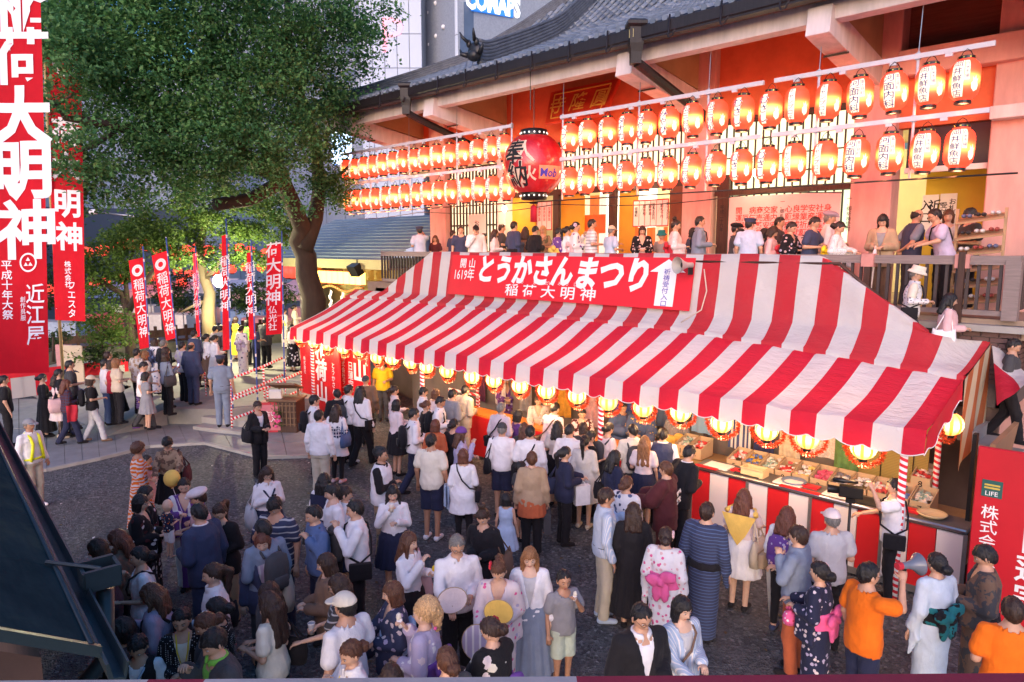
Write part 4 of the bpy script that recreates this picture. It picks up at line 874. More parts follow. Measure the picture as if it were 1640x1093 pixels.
def lan_mat(name, col_edge, col_mid, strength, hot, hz=0.0, sig=.12, stripes=False):
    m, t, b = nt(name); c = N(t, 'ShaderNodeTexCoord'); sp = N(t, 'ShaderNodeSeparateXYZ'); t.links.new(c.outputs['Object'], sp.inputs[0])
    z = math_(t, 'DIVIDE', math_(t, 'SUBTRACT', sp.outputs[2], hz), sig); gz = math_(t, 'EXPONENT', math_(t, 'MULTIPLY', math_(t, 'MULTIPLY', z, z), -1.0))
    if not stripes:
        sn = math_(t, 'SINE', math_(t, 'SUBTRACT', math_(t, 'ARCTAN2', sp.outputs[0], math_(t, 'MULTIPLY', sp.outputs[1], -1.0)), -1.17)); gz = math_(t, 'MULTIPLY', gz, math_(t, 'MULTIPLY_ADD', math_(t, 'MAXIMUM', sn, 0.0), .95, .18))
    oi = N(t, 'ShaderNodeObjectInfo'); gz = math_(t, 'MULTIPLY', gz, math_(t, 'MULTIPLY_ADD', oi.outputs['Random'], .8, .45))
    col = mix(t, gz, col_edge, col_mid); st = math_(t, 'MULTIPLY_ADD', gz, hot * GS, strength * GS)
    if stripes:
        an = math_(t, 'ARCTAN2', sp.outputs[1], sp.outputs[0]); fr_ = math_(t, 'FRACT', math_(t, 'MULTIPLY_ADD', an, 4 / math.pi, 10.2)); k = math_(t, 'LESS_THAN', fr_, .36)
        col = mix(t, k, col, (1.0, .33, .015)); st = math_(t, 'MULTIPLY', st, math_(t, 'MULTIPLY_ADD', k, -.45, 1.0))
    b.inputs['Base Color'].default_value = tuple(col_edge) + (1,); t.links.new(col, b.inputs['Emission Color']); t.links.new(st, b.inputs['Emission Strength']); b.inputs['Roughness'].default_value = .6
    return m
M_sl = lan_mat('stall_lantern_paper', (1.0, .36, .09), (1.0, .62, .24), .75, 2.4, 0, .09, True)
prof = [(.05, -.165)] + [(.165 * math.cos(a) * (1 + .02 * ((k % 2) * 2 - 1)), .165 * math.sin(a)) for k, a in enumerate(np.linspace(-1.25, 1.25, 17))] + [(.05, .165)]
slm = MB().lathe(prof, 20, cap=False).mesh('paper', True); slr = MB(); slr.lathe([(.055, .155), (.055, .195)], 10); slr.lathe([(.055, -.195), (.055, -.155)], 10); slr.tube([(0, 0, .19), (0, 0, .3)], .008, 5); slrm = slr.mesh('rims')
SLP = [(1383, 722), (1293, 706), (1228, 693), (1156, 681), (1090, 664), (1030, 657), (974, 647), (924, 637), (875, 629), (833, 621), (791, 612), (756, 606), (716, 597), (684, 590), (658, 583), (628, 577), (604, 575), (575, 563), (550, 560), (524, 555), (503, 550), (480, 543)]
M_tins = plain('orange_tinsel', (.75, .10, .03), .3, .4, 20, 0, metal=.3)
def tinsel_mesh():
    V = []; F = []; n = 620
    for k in range(n):
        u = RNG.uniform(-1, 1); a = u * 1.9; c = np.array([.25 * math.sin(a), 0, -.245 * math.cos(a) * (1 if abs(a) < 1.57 else .8)]); d = RNG.normal(size=3); d /= np.linalg.norm(d); s_ = RNG.normal(size=3); s_ = np.cross(d, s_); s_ /= np.linalg.norm(s_)
        L = RNG.uniform(.03, .06); b0 = len(V); V += [c - s_ * .005, c + s_ * .005, c + d * L + s_ * .004, c + d * L - s_ * .004]; F.append((b0, b0 + 1, b0 + 2, b0 + 3))
    return mesh_np('tinsel', np.array(V), F, None, False)
tm = tinsel_mesh()
for k, (px_, py_) in enumerate(SLP):
    p = WY(px_, py_, 9.74) + np.array([0, 0, .045]); nm = ORD[k] if k < 20 else ('twenty-first', 'twenty-second')[k - 20]
    l_ = thing('stall_lantern', f'{nm} glowing round lantern from the right along the tent front edge' if k else 'glowing round lantern nearest the right corner pole of the tent', 'lantern', p, RNG.uniform(-.4, .4) + .75, 'round lanterns along the tent edge')
    link('paper', slm, l_, [M_sl]); link('rims', slrm, l_, [M_black]); point('stall_light', p + np.array([0, .06, -.26]), 9, (1, .62, .28), .08)
    t_ = thing('tinsel_garland', f'loop of orange tinsel around the {nm} round lantern from the right', 'garland', p + np.array([0, .02, 0]), RNG.uniform(-.15, .15), 'orange tinsel loops along the tent edge'); link('tinsel', tm, t_, [M_tins])
p = np.array([-2.25, 11.05, 2.25]); l_ = thing('stall_lantern', 'round lantern glowing alone under the right end of the tent', 'lantern', p, .3, 'round lanterns along the tent edge'); link('paper', slm, l_, [M_sl]); link('rims', slrm, l_, [M_black])
t_ = thing('tinsel_garland', 'loop of orange tinsel under the tent right end lantern', 'garland', p, 1.4, 'orange tinsel loops along the tent edge'); link('tinsel', tm, t_, [M_tins])

# ================================================================== COUNTERS AND GOODS
M_ply = plain('steel_trim', (.34, .33, .32), .35, .15, 8, .1, metal=.7); M_rb = plain('red_board', (.58, .015, .02), .5, .08, 2, .05); M_wb = plain('white_board', (.74, .68, .66), .55, .06, 2, .05)
ct = thing('sales_counter', 'long counter of red and white upright boards with steel edge', 'counter', (-5.75, 10.2, 0))
L = 3.95
MB().box((L / 2, .26, 1.03), (L, .52, .05)).build('top', plain('counter_top', (.13, .12, .11), .35, .2, 6), ct); MB().tube([(0, -.02, 1.06), (L, -.02, 1.06)], .03, 8).build('edge_rail', M_steel, ct, True); MB().box((L / 2, -.0, .09), (L, .05, .1)).build('bottom_rail', M_ply, ct)
MB().box((L / 2, .5, .5), (L, .03, .95)).build('back', M_wood_dark, ct)
nb = 12; bw = L / nb; bmsh = MB().box((0, 0, 0), (bw - .012, .03, .86)).mesh('board')
for k in range(nb): link('board', bmsh, ct, [M_rb if k % 2 == 0 else M_wb], (bw * (k + .5), 0, .57))
for k in (0, 3, 6, 9, 12): MB().box((bw * k, -.022, .52), (.045, .03, 1.0)).build('post', M_ply, ct)
for k, xx in enumerate((.35, .9, 1.55, 2.3, 2.75)): MB().box((xx, .24, 1.07), (.42, .3, .02)).build('price_sheet', [M_paper, plain('dark_mat', (.03, .03, .03)), M_paper, M_paper, MATS['dark_mat']][k], ct)
for xa, xb in ((.05, .45), (1.5, 2.1)): MB().box(((xa + xb) / 2, -.005, 1.085), (xb - xa, .1, .012)).build('red_tape', M_rb, ct)
ct2 = thing('sales_counter', 'second sales counter with orange top left of the striped pole', 'counter', (-11.0, 10.2, 0))
for x, w in ((-.9, .5), (1.9, 4.9)):
    MB().box((x, .25, 1.0), (w, .5, .05)).build('top', plain('orange_top', (.62, .22, .03), .45, .1, 3), ct2); MB().box((x, 0, .53), (w, .03, .9)).build('board', M_rb, ct2)
    MB().box((x - w / 2, .02, .5), (.08, .06, .98)).build('post', M_wb, ct2)
def tray(lab, x, y, z, kind):
    if kind == 'box':
        t_ = thing('plastic_tub', lab, 'tub', (x, y, z)); m_ = MB(); mt = plain('cream_plastic', (.62, .50, .28), .45, .06, 5)
        for c, dd in (((0, 0, .01), (.36, .22, .02)), ((0, -.11, .07), (.36, .015, .13)), ((0, .11, .07), (.36, .015, .13)), ((-.18, 0, .07), (.015, .22, .13)), ((.18, 0, .07), (.015, .22, .13))): m_.box(c, dd)
        m_.build('walls', mt, t_); MB().box((0, -.125, .135), (.38, .02, .015)).build('rim', mt, t_)
    else:
        c = {'blue': (.16, .22, .32), 'red': (.55, .02, .03), 'cream': (.62, .50, .32)}[kind]; t_ = thing('tray', lab, 'tray', (x, y, z))
        mt = plain(kind + '_plastic', c, .4, .08, 5)
        if kind == 'red': MB().box((0, 0, .01), (.26, .18, .02)).build('base', mt, t_); MB().box((0, -.09, .02), (.26, .012, .04)).build('rim', mt, t_)
        else: MB().lathe([(.0, .01), (.15, .012), (.18, .045), (.175, .05), (.145, .02), (.0, .018)], 24, cap=False).build('bowl', mt, t_, True); MB().lathe([(.182, .04), (.188, .05), (.18, .055)], 24, cap=False).build('rim', mt, t_, True)
tray('cream plastic tub standing on the counter edge', WY(1210, 758, 10.45)[0], 10.42, 1.06, 'box'); tray('round blue tray on the counter', WY(1272, 775, 10.5)[0], 10.48, 1.06, 'blue')
tray('small red tray left of the cream tub', WY(1186, 755, 10.45)[0], 10.45, 1.06, 'red'); tray('small red tray right of the blue tray', WY(1298, 782, 10.5)[0], 10.5, 1.06, 'red'); tray('small red tray behind the right tent pole', WY(1455, 822, 10.45)[0], 10.5, 1.06, 'red'); tray('round cream basket at the right end of the counter', WY(1493, 828, 10.5)[0], 10.48, 1.06, 'cream')
M_card = plain('cardboard', (.50, .38, .24), .85, .08, 4, .1)
sh = thing('goods_shelf', 'low wooden goods shelf of numbered boxes behind the counter', 'shelf', (-4.6, 11.0, 0))
MB().box((0, .25, .86), (5.6, .75, .04)).build('board', plain('pale_wood2', (.40, .28, .13), .6), sh); MB().box((0, -.13, .83), (5.6, .03, .06)).build('lip', MATS['pale_wood2'], sh)
for x in (-2.7, 0, 2.7): MB().box((x, .3, .43), (.05, .5, .84)).build('leg', M_wood_dark, sh)
goods_cols = [[(.70, .70, .68), (.6, .1, .1)], [(.55, .35, .05), (.1, .2, .5)], [(.7, .68, .6), (.3, .45, .4)], [(.55, .05, .05), (.7, .65, .6)], [(.7, .7, .7), (.75, .6, .2)], [(.65, .15, .25), (.6, .1, .2)], [(.5, .5, .5), (.2, .2, .25)], [(.8, .8, .8), (.7, .7, .75)]]
FRN = 'one two three four five six seven eight'.split()
def gbox(lab, x, y, z, num, k, h=.20, w=.27, dp=.42):
    t_ = thing('numbered_box', lab, 'box', (x, y, z), group='numbered cardboard boxes behind the counter'); m_ = MB()
    m_.box((0, 0, h / 2), (w - .01, .012, h)).box((0, dp, h * .8), (w - .01, .012, h * 1.6)).box((0, dp / 2, .008), (w - .01, dp, .012))
    for s_ in (-1, 1): m_.add([(s_ * w / 2, 0, 0), (s_ * w / 2, dp, 0), (s_ * w / 2, dp, h * 1.6), (s_ * w / 2, 0, h), (s_ * (w / 2 - .012), 0, 0), (s_ * (w / 2 - .012), dp, 0), (s_ * (w / 2 - .012), dp, h * 1.6), (s_ * (w / 2 - .012), 0, h)], [(0, 1, 2, 3), (7, 6, 5, 4), (3, 2, 6, 7)])
    m_.build('carton', M_card, t_); sign_text(t_, str(num), .13, .008, M_kprint, (0, -.007, h * .5), (1, 0, 0), (0, 0, 1), 'number')
    gm = MB(); cs = goods_cols[k % 8]
    for i in range(26):
        yy = random.uniform(.05, dp - .05); gm.box((random.uniform(-w / 2 + .04, w / 2 - .04), yy, h * (.75 + .55 * yy / dp) + random.uniform(-.01, .02)), (random.uniform(.03, .09), random.uniform(.02, .06), random.uniform(.02, .05)), random.randint(0, 1), random.uniform(0, 3), random.uniform(-.4, .4))
    tag(gm.build('goods', [plain('goods%d%d' % (k % 8, q), c, .5, .3, 30, 0) for q, c in enumerate(cs)], t_), kind='stuff')
x = WY(1178, 730, 10.95)[0] - .0
nums = [5, 6, 7, 8, 1, 2, 3, 4, 5, 6, 7]; pos_lab = ['left of the first number six', 'under the big striped lantern', 'in the middle of the left set', 'ending the left set', 'beginning the right set', 'full of red packets', 'full of grey packets', 'full of silver packets', 'full of pale packets in the right set', 'behind the video camera', 'last before the cameraman']
for k, n_ in enumerate(nums): gbox(f'cardboard box numbered {FRN[n_ - 1]} {pos_lab[k]}', x + .285 * k, 10.9, .88, n_, k)
gbox('cardboard box numbered eight standing higher behind the others', x + .285 * 9.6, 11.32, 1.12, 8, 3)
for k, n_ in enumerate((1, 2)): gbox(f'cardboard box numbered {FRN[n_ - 1]} left of the dark kimono seller', x - 1.1 + .29 * k, 11.0, .9, n_, k + 2)
gbox('cardboard box numbered six near the blue happi seller', x - 2.2, 11.15, .9, 6, 1)
# bamboo blinds and back wall inside the stall
M_blind = stripe('bamboo_blind', (.34, .27, .08), (.24, .18, .05), 'Z', .025, .7)
bl = thing('bamboo_blind', 'yellow green bamboo blind hanging at the right end of the stall', 'blind', (-3.25, 11.6, .75)); MB().box((0, 0, .9), (1.3, .03, 1.8)).build('slats', M_blind, bl)
for xx in (-.45, 0, .45): MB().tube([(xx, -.025, 0), (xx, -.025, 1.8)], .008, 5).build('cord', M_black, bl)
bw_ = thing('stall_back_cloth', 'grey white backing sheet hung behind the goods', 'sheet', (-8.5, 11.72, 0)); P = [[(x_, .04 * math.sin(x_ * 7), z_) for z_ in (0.0, 1.3, 2.9)] for x_ in np.linspace(-7, 5.0, 90)]; MB().grid(P).build('cloth', plain('grey_white_sheet', (.17, .15, .135), .8, .15, 2), bw_, True)
wp = thing('wooden_panel', 'slanted brown plywood panel at the right end of the stall', 'panel', (-1.75, 11.3, .6)); MB().box((0, 0, .75), (.06, 1.6, 1.7), ry=.12).build('board', plain('plywood', (.36, .20, .10), .6, .15, 3), wp); MB().box((-.13, -.6, 1.0), (.05, .12, 1.3)).build('batten', M_black, wp)
# hanging goods behind the sellers
for k, px_ in enumerate((1000, 1055, 1125, 1185, 1320)):
    p = WY(px_, [650, 655, 665, 690, 700][k], 11.6); t_ = thing('hanging_cloth', ['blue patterned cloth hanging behind the sellers', 'dark denim blue cloth hanging in the stall', 'light blue folded cloth hanging above the goods', 'rack of blue and white fans on the back wall', 'white speckled cloth hanging at the right'][k], 'cloth', p)
    P = [[(.22 * (i / 8 - .5) * 2, .03 * math.sin(i * 1.5), -.35 + .7 * j / 4) for j in range(5)] for i in range(9)]
    MB().grid(P).build('cloth', [plain('blue_print', (.05, .10, .38), .8, .5, 14), plain('denim', (.10, .15, .26), .85, .2, 8), plain('light_blue', (.22, .38, .58), .8, .1, 5), stripe('fan_rack', (.65, .68, .7), (.05, .08, .22), 'X', .09), plain('speckled', (.62, .55, .52), .8, .4, 30)][k], t_, True)
for k, px_ in enumerate((770, 800, 840, 880, 905, 950, 1225, 1265, 1355, 1090)):
    p = WY(px_, [618, 622, 632, 640, 640, 655, 700, 700, 720, 668][k], 11.62 - .05 * (k % 3)); lab = ['plum', 'white', 'grey', 'beige', 'mustard', 'pale pink', 'navy', 'cream', 'leaf green', 'dark brown'][k]
    t_ = thing('hanging_cloth', lab + ' festival cloth hanging on the back wall of the stall', 'cloth', p); P = [[(.19 * (i / 8 - .5) * 2, .05 * math.sin(i * 1.5 + k), -.4 + .8 * j / 4) for j in range(5)] for i in range(9)]
    MB().grid(P).build('cloth', plain('festival_cloth%d' % k, [(.12, .03, .08), (.6, .58, .56), (.25, .25, .26), (.45, .36, .25), (.55, .30, .04), (.6, .38, .4), (.03, .04, .12), (.6, .52, .38), (.12, .25, .08), (.1, .05, .03)][k], .8, .35, 9), t_, True)
# ================================================================== RED SPONSOR BOARDS
M_board = plain('sponsor_red', (.50, .008, .02), .5, .1, 2, .05)
rb = thing('sponsor_board', 'tall dark red sponsor board at the right edge with white columns', 'board', (-1.62, 9.4, 0), R(4))
bevel(MB().box((1.1, .05, 1.2), (2.2, .06, 2.4)).build('panel', M_board, rb), .01)
MB().box((.17, .015, 1.92), (.20, .01, .20)).build('label', plain('label_green', (.02, .10, .09), .5), rb); MB().box((.17, .012, 1.965), (.15, .01, .02)).build('label_line', plain('label_gold', (.6, .45, .08), .5), rb); MB().box((.17, .012, 1.93), (.15, .01, .02)).build('label_line', MATS['label_gold'], rb); sign_text(rb, 'LIFE', .075, .004, M_white, (.17, .009, 1.865), (1, 0, 0), (0, 0, 1))
sign_text(rb, '株\n式\n会\n社', .18, .006, M_white, (.17, .018, 1.37), (1, 0, 0), (0, 0, 1)); sign_text(rb, 'ラ\nイ\nフ', .24, .008, M_white, (.17, .018, .72), (1, 0, 0), (0, 0, 1)); sign_text(rb, '日\n蓮\n宗', .34, .018, M_white, (.62, .018, 1.05), (1, 0, 0), (0, 0, 1))
def red_board(lab, pl, pr, base, Y, h, texts):
    a, b_ = WY(pl, base, Y), WY(pr, base, Y); t_ = thing('sponsor_board', lab, 'board', (a[0], Y, 0)); w = b_[0] - a[0]; bevel(MB().box((w / 2, .03, h / 2 + .05), (w, .05, h)).build('panel', M_board if False else plain('bright_red_board', (.62, .012, .02), .5, .08, 2), t_), .01)
    for s_, size, u, z, off in texts: sign_text(t_, s_, size, off, M_white, (w * u, .0, z), (1, 0, 0), (0, 0, 1))
    MB().box((w * .12, .0, 2.0), (.16, .012, .2)).build('label', MATS['label_green'], t_); MB().box((w * .12, -.004, 2.03), (.12, .01, .02)).build('label_line', MATS['label_gold'], t_); return t_
red_board('red sponsor board with tall white letters behind the first tent pole', 484, 545, 650, 10.0, 2.3, [('稲\n荷\n山', .62, .55, 1.25, .035), ('株式会社ライフ', .0001, .1, 1, 0), ('と\nう\nか\nさ\nん', .18, .86, 1.1, .01), ('株\n式\n会\n社', .13, .12, 1.3, .004)])
red_board('red sponsor board with white letters beside the yellow shirt man', 546, 592, 640, 10.3, 2.3, [('開\n山', .66, .70, 1.7, .04), ('日\n蓮\n宗', .26, .38, 1.2, .012), ('株\n式\n会\n社\nラ\nイ\nフ', .17, .13, 1.15, .006), ('さ\nん', .16, .93, 1.7, .008)])
# charm box with plants, near the steps
cb = thing('offering_box', 'dark wooden lattice box with sloped glass lid and pink flowers', 'box', G(462, 690, 0), R(40)); bevel(MB().box((0, 0, .42), (.7, .6, .84)).build('body', M_wood_dark, cb), .01); lm = MB().box((0, 0, 0), (.03, .03, .6)).mesh('slat')
for k in range(7): link('slat', lm, cb, [plain('mid_wood', (.16, .09, .05), .6)], (-.3 + .1 * k, -.31, .5))
for k in range(4): MB().box((0, -.32, .25 + .16 * k), (.7, .02, .025)).build('slat', MATS['mid_wood'], cb)
MB().box((0, 0, .86), (.8, .7, .04)).build('lid', MATS['mid_wood'], cb); MB().box((-.1, .15, 1.15), (.75, .6, .05), rx=-.35).build('display_lid', MATS['mid_wood'], cb); MB().box((-.1, .14, 1.19), (.5, .4, .02), rx=-.35).build('glass', plain('dark_glass', (.03, .03, .035), .15), cb)
for x in (-.3, .2): MB().box((x, .25, .98), (.04, .04, .25)).build('support', MATS['mid_wood'], cb)
ly, lf = leaves([(np.array([-.12, -.38, .42]), (.14, .08, .32))], 260, .05); tag(link('leaves', mesh_np('leaves', ly, lf, None, False), cb, [ML2]), kind='stuff')
fl_ = MB()
for k in range(7): fl_.ell((-.12 + random.uniform(-.1, .1), -.46, .42 + random.uniform(-.25, .25)), (.04, .03, .04), 7, 5)
fl_.build('flowers', plain('pink_flower', (.75, .08, .25), .6), cb, True)
db = thing('donation_sign', 'pink red sign box lettered in white at the foot of the steps', 'sign', G(438, 692, 0), R(48)); bevel(MB().box((0, 0, .42), (.55, .35, .78)).build('box', plain('old_red', (.50, .03, .05), .5), db), .01); MB().box((0, -.185, .42), (.47, .012, .66)).build('panel', plain('rose_panel', (.55, .16, .20), .5), db); sign_text(db, '古い\nお札入れ', .15, .008, M_white, (0, -.192, .45), (1, 0, 0), (0, 0, 1)); MB().box((.1, 0, .95), (.3, .1, .3), rx=.3).build('paper_card', M_paper, db)
# striped handrails at the steps
def rail(lab, pts, h0, h1, sub=3):
    t_ = thing('handrail', lab, 'handrail', (0, 0, 0)); P = [np.array(p) for p in pts]
    for z_ in (h1, h0):
        for i in range(len(P) - 1): MB().tube([P[i] + np.array([0, 0, z_]), P[i + 1] + np.array([0, 0, z_])], .036, 8).build('rail', M_tapeX, t_, True)
    for i in range(len(P) - 1):
        n = max(1, int(np.linalg.norm(P[i + 1] - P[i]) / .75))
        for k in range(n + (i == len(P) - 2)): q = P[i] + (P[i + 1] - P[i]) * k / n; MB().tube([q, q + np.array([0, 0, h1])], .028 if k == 0 else .014, 8).build('post', M_tape, t_, True)
M_tapeX = stripe('red_white_tape_x', (.68, .02, .04), (.80, .80, .80), 'Y', .10, .5, 0, shear=(.3, 0, .4))
rail('red and white striped handrail climbing beside the policeman', [G(300, 661, .15), G(331, 648, .2)], .18, .92)
rail('long red and white striped handrail along the right of the steps', [G(372, 662, .2), G(424, 640, .42), G(458, 622, .5)], .45, .95)
rail('lower red and white striped rail beside the charm box', [G(372, 690, .05), G(430, 668, .2), G(484, 640, .35)], .3, .8)
rail('red and white striped railing behind the yellow shirt man', [np.array([-13.0, 11.0, .1]), np.array([-11.9, 11.0, .1])], .5, 1.1)

# ================================================================== HALL LANTERNS
LR = .205
lp_ = [(.09, -.30), (.12, -.30)] + [(LR * (1 - abs(s_) ** 5 * .42) * (1 + (.012 if k % 2 else -.006)), .285 * s_) for k, s_ in enumerate(np.linspace(-1, 1, 25))] + [(.12, .30), (.09, .30)]
def lrad(z): s_ = np.clip(np.abs(z) / .285, 0, 1); return LR * (1 - s_ ** 5 * .42)
lam = MB().lathe(lp_, 28, cap=False).mesh('paper', True); lcm = MB(); lcm.lathe([(.10, .29), (.115, .30), (.115, .345), (.10, .35)], 16); lbm = MB().lathe([(.10, -.35), (.115, -.345), (.115, -.30), (.10, -.29)], 16).mesh('bottom_cap')
lcm.tube([(-.09, 0, .34), (-.05, 0, .42), (0, 0, .46), (.05, 0, .42), (.09, 0, .34)], .006, 5)
for k in range(8): a = k * math.pi / 4; lcm.add([((.118) * math.cos(a + d_) , .118 * math.sin(a + d_), z_) for d_, z_ in ((-.1, .312), (.1, .312), (.1, .333), (-.1, .333))], [(0, 1, 2, 3)], 1)
lcmm = lcm.mesh('top_cap'); M_gold = plain('brass', (.65, .45, .1), .3, .1, 20, 0, metal=.8)
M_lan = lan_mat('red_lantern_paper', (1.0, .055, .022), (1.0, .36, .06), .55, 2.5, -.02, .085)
M_lyel = glow('lantern_white_paper_print', (1.0, .78, .55), .42); M_lblue = plain('lantern_violet_print', (.022, .012, .20), .8)
def wrap_text(s_, size, off, ang, z, lift, space=1.0, sx_=1.0):
    v, f = text_vf(s_, size, off, space); v, f = subdiv(v, f, .035); a = ang + v[:, 0] * sx_ / LR; zz = z + v[:, 1]; r_ = lrad(zz) + lift
    return np.stack([r_ * np.sin(a), -r_ * np.cos(a), zz], 1), f
FLM = [(0, -.12), (.05, -.09), (.06, -.03), (.045, .02), (.06, .08), (.03, .05), (.015, .12), (-.005, .06), (-.03, .10), (-.025, .03), (-.05, .0), (-.045, -.07)]
def flame(ang, z):
    m_v = [(0, -.05)] + FLM; f = [(0, i, i % 12 + 1) for i in range(1, 13)]; v, f = subdiv([(p[0], p[1], 0) for p in m_v], f, .04); a = ang + v[:, 0] / LR; zz = z + v[:, 1]; r_ = lrad(zz) + .004
    return np.stack([r_ * np.sin(a), -r_ * np.cos(a), zz], 1), f
DES = {}
def design(main, sub):
    k = (main, sub)
    if k in DES: return DES[k]
    n = len(main.replace('\n', '')); sz = min(.16, .54 / n); A = -.16
    outs = []
    V1, F1 = wrap_text('\n'.join(main), sz, sz * .14, A, 0, .004, 1.0, 1.35); V3, F3 = flame(1.0, -.08); outs.append(mesh_np('print', np.concatenate([V1, V3]), F1 + [tuple(i + len(V1) for i in q) for q in F3], None, False))
    V2, F2 = wrap_text('\n'.join(main), sz, sz * .045, A, 0, .009, 1.0, 1.3)
    b0 = MB()
    for a0, a1, z0, z1 in (((A + .46, A + .78, -.03, .262), (A - .40, A + .42, -.262, .262)) if sub else ((A - .27, A + .29, -.255, .255),)): b0.grid([[((lrad(z_) + .005) * math.sin(a_), -(lrad(z_) + .005) * math.cos(a_), z_) for z_ in np.linspace(z0, z1, 12)] for a_ in np.linspace(a0, a1, 8)])
    outs[0] = mesh_np('print', np.concatenate([V1, V3, np.array(b0.v)]), F1 + [tuple(i + len(V1) for i in q) for q in F3] + [tuple(i + len(V1) + len(V3) for i in q) for q in b0.f], None, False)
    if sub:
        Vs, Fs = wrap_text('\n'.join(sub), .062, .004, A + .62, .12, .008); F2 = F2 + [tuple(i + len(V2) for i in q) for q in Fs]; V2 = np.concatenate([V2, Vs])
    outs.append(mesh_np('lettering', V2, F2, None, False)); DES[k] = outs; return outs
def hall_lantern(x, z, main, sub, lab):
    l_ = thing('paper_lantern', lab, 'lantern', (x, 12.6 + random.uniform(-.02, .02), z + random.uniform(-.012, .012)), random.uniform(-.12, .12), 'red paper lanterns along the hall front')
    l_.rotation_euler[0] = random.uniform(-.05, .05); l_.rotation_euler[1] = random.uniform(-.05, .05)
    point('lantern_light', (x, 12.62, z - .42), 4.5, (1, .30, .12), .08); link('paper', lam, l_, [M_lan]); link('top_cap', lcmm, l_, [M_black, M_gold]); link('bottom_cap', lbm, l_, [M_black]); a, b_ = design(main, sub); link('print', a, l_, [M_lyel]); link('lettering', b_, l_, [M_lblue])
rx_ = [-2.77, -3.24, -3.75, -4.26, -4.78, -5.31, -5.80, -6.32, -6.85, -7.37, -7.91, -8.45, -8.95, -9.46, -10.03, -10.54]
lx_ = [-12.64, -13.12, -13.66, -14.20, -14.76, -15.29, -15.82, -16.30, -16.84, -17.33, -17.84, -18.36, -18.87, -19.4, -19.9]
rt = [('岡井鮮魚店', '白米市場')] * 2 + [('河面内科', '富士見町')] * 2 + [('キャンプロモ', '')] * 2 + [('むさし', '')] * 2 + [('松三村松', '')] * 2 + [('みやび', '')] * 2 + [('タナカ', '')] * 2 + [('へフジ', '')] * 2
lt_ = [('和田商店', ''), ('和田商店', ''), ('山田旅館', ''), ('山田旅館', ''), ('ふくや', ''), ('ふくや', ''), ('中央銀行', ''), ('中央銀行', ''), ('八丁堀', ''), ('八丁堀', ''), ('三川町', ''), ('三川町', ''), ('胡町', ''), ('胡町', ''), ('とうか', '')]
for z, row in ((7.19, 'upper'), (6.21, 'lower')):
    for k, x in enumerate(rx_): hall_lantern(x, z, *rt[k], f'{ORD[k]} red lantern from the right end of the {row} row')
    for k, x in enumerate(lx_): hall_lantern(x + (.07 if row == 'lower' else 0), z - .02, *lt_[k], f'{ORD[k]} red lantern left of the big round lantern, {row} row')
M_lrail = plain('pale_painted_steel', (.60, .56, .62), .5, .08, 6, .05)
for xa, xb, lab in ((-10.82, -5.95, 'middle'), (-5.75, -2.42, 'right'), (-20.2, -12.4, 'left')):
    for z, row in ((7.68, 'upper'), (6.73, 'lower')):
        t_ = thing('lantern_rail', f'pale steel rail carrying the {lab} lanterns of the {row} row', 'rail', ((xa + xb) / 2, 12.62, z)); MB().box((0, 0, 0), (xb - xa, .05, .075)).build('bar', M_lrail, t_)
        for x in np.arange(xa + .4, xb - .1, .78): MB().box((x - (xa + xb) / 2, 0, -.06), (.1, .05, .05)).build('clip', M_lrail, t_)
t_ = thing('lantern_wire', 'thin dark bar strung below both lantern rows', 'wire', (-11, 12.62, 5.8)); MB().tube([(-9, 0, -.04), (-4, 0, .0), (9.0, 0, -.02)], .016, 6).build('cable', M_black, t_, True)
t_ = thing('lantern_wire', 'sagging thin cable looping under the hanging bar', 'wire', (-11, 12.75, 5.72)); MB().tube([(x, 0, -.12 * abs(math.sin(x * .6))) for x in np.linspace(-8.5, 6.5, 40)], .01, 5).build('cable', M_black, t_, True)
for x in (-3.44, -4.97, -7.07, -8.67, -10.77, -12.43, -14.5, -16.6, -18.6):
    lab = {-3.44: 'right end of the lantern rows', -4.97: 'right bracket', -7.07: 'plaster upper wall', -8.67: 'middle bracket', -10.77: 'big lantern on its right', -12.43: 'big lantern on its left', -14.5: 'white column', -16.6: 'left lantern rows', -18.6: 'leaves at the left end'}[x]
    t_ = thing('hanging_post', 'thin pale post hanging from the eaves by the ' + lab, 'post', (x, 12.64, 5.8)); MB().tube([(0, 0, 0), (0, 0, 1.95)], .022, 8).build('tube', M_lrail, t_, True); MB().tube([(0, 0, 1.9), (.02, 0, 2.75)], .008, 5).build('wire', M_steel, t_)
    for z_ in (1.88, .93): MB().box((0, -.01, z_), (.07, .06, .1)).build('clamp', plain('zinc', (.35, .42, .48), .4, metal=.4), t_)
# big round lantern
bl_ = thing('big_lantern', 'giant round red lantern with black characters in the middle', 'lantern', (-11.6, 12.55, 6.66))
BR = .74
def brad(z): return BR * np.sqrt(np.clip(1 - (z / .72) ** 2 * .86, .02, 1)) 
bp_ = [(brad(z_) * (1 + (.008 if k % 2 else -.004)), z_) for k, z_ in enumerate(np.linspace(-.66, .66, 45))]
mbig, tb_, bb2 = nt('big_lantern_paper'); 
tb_.links.new(ramp(tb_, noise(tb_, coords(tb_), 3.5, 6, .7), [(.35, (.36, .006, .012)), (.6, (.50, .012, .02)), (.78, (.65, .25, .25))]), bb2.inputs['Base Color']); bb2.inputs['Roughness'].default_value = .35; bb2.inputs['Emission Color'].default_value = (1, .02, .02, 1); bb2.inputs['Emission Strength'].default_value = .02; bb2.inputs['Coat Weight'].default_value = .6; bb2.inputs['Coat Roughness'].default_value = .2; bump(tb_, bb2, noise(tb_, coords(tb_), 6, 4), .4, .05)
MB().lathe(bp_, 48, cap=False).build('paper', mbig, bl_, True)
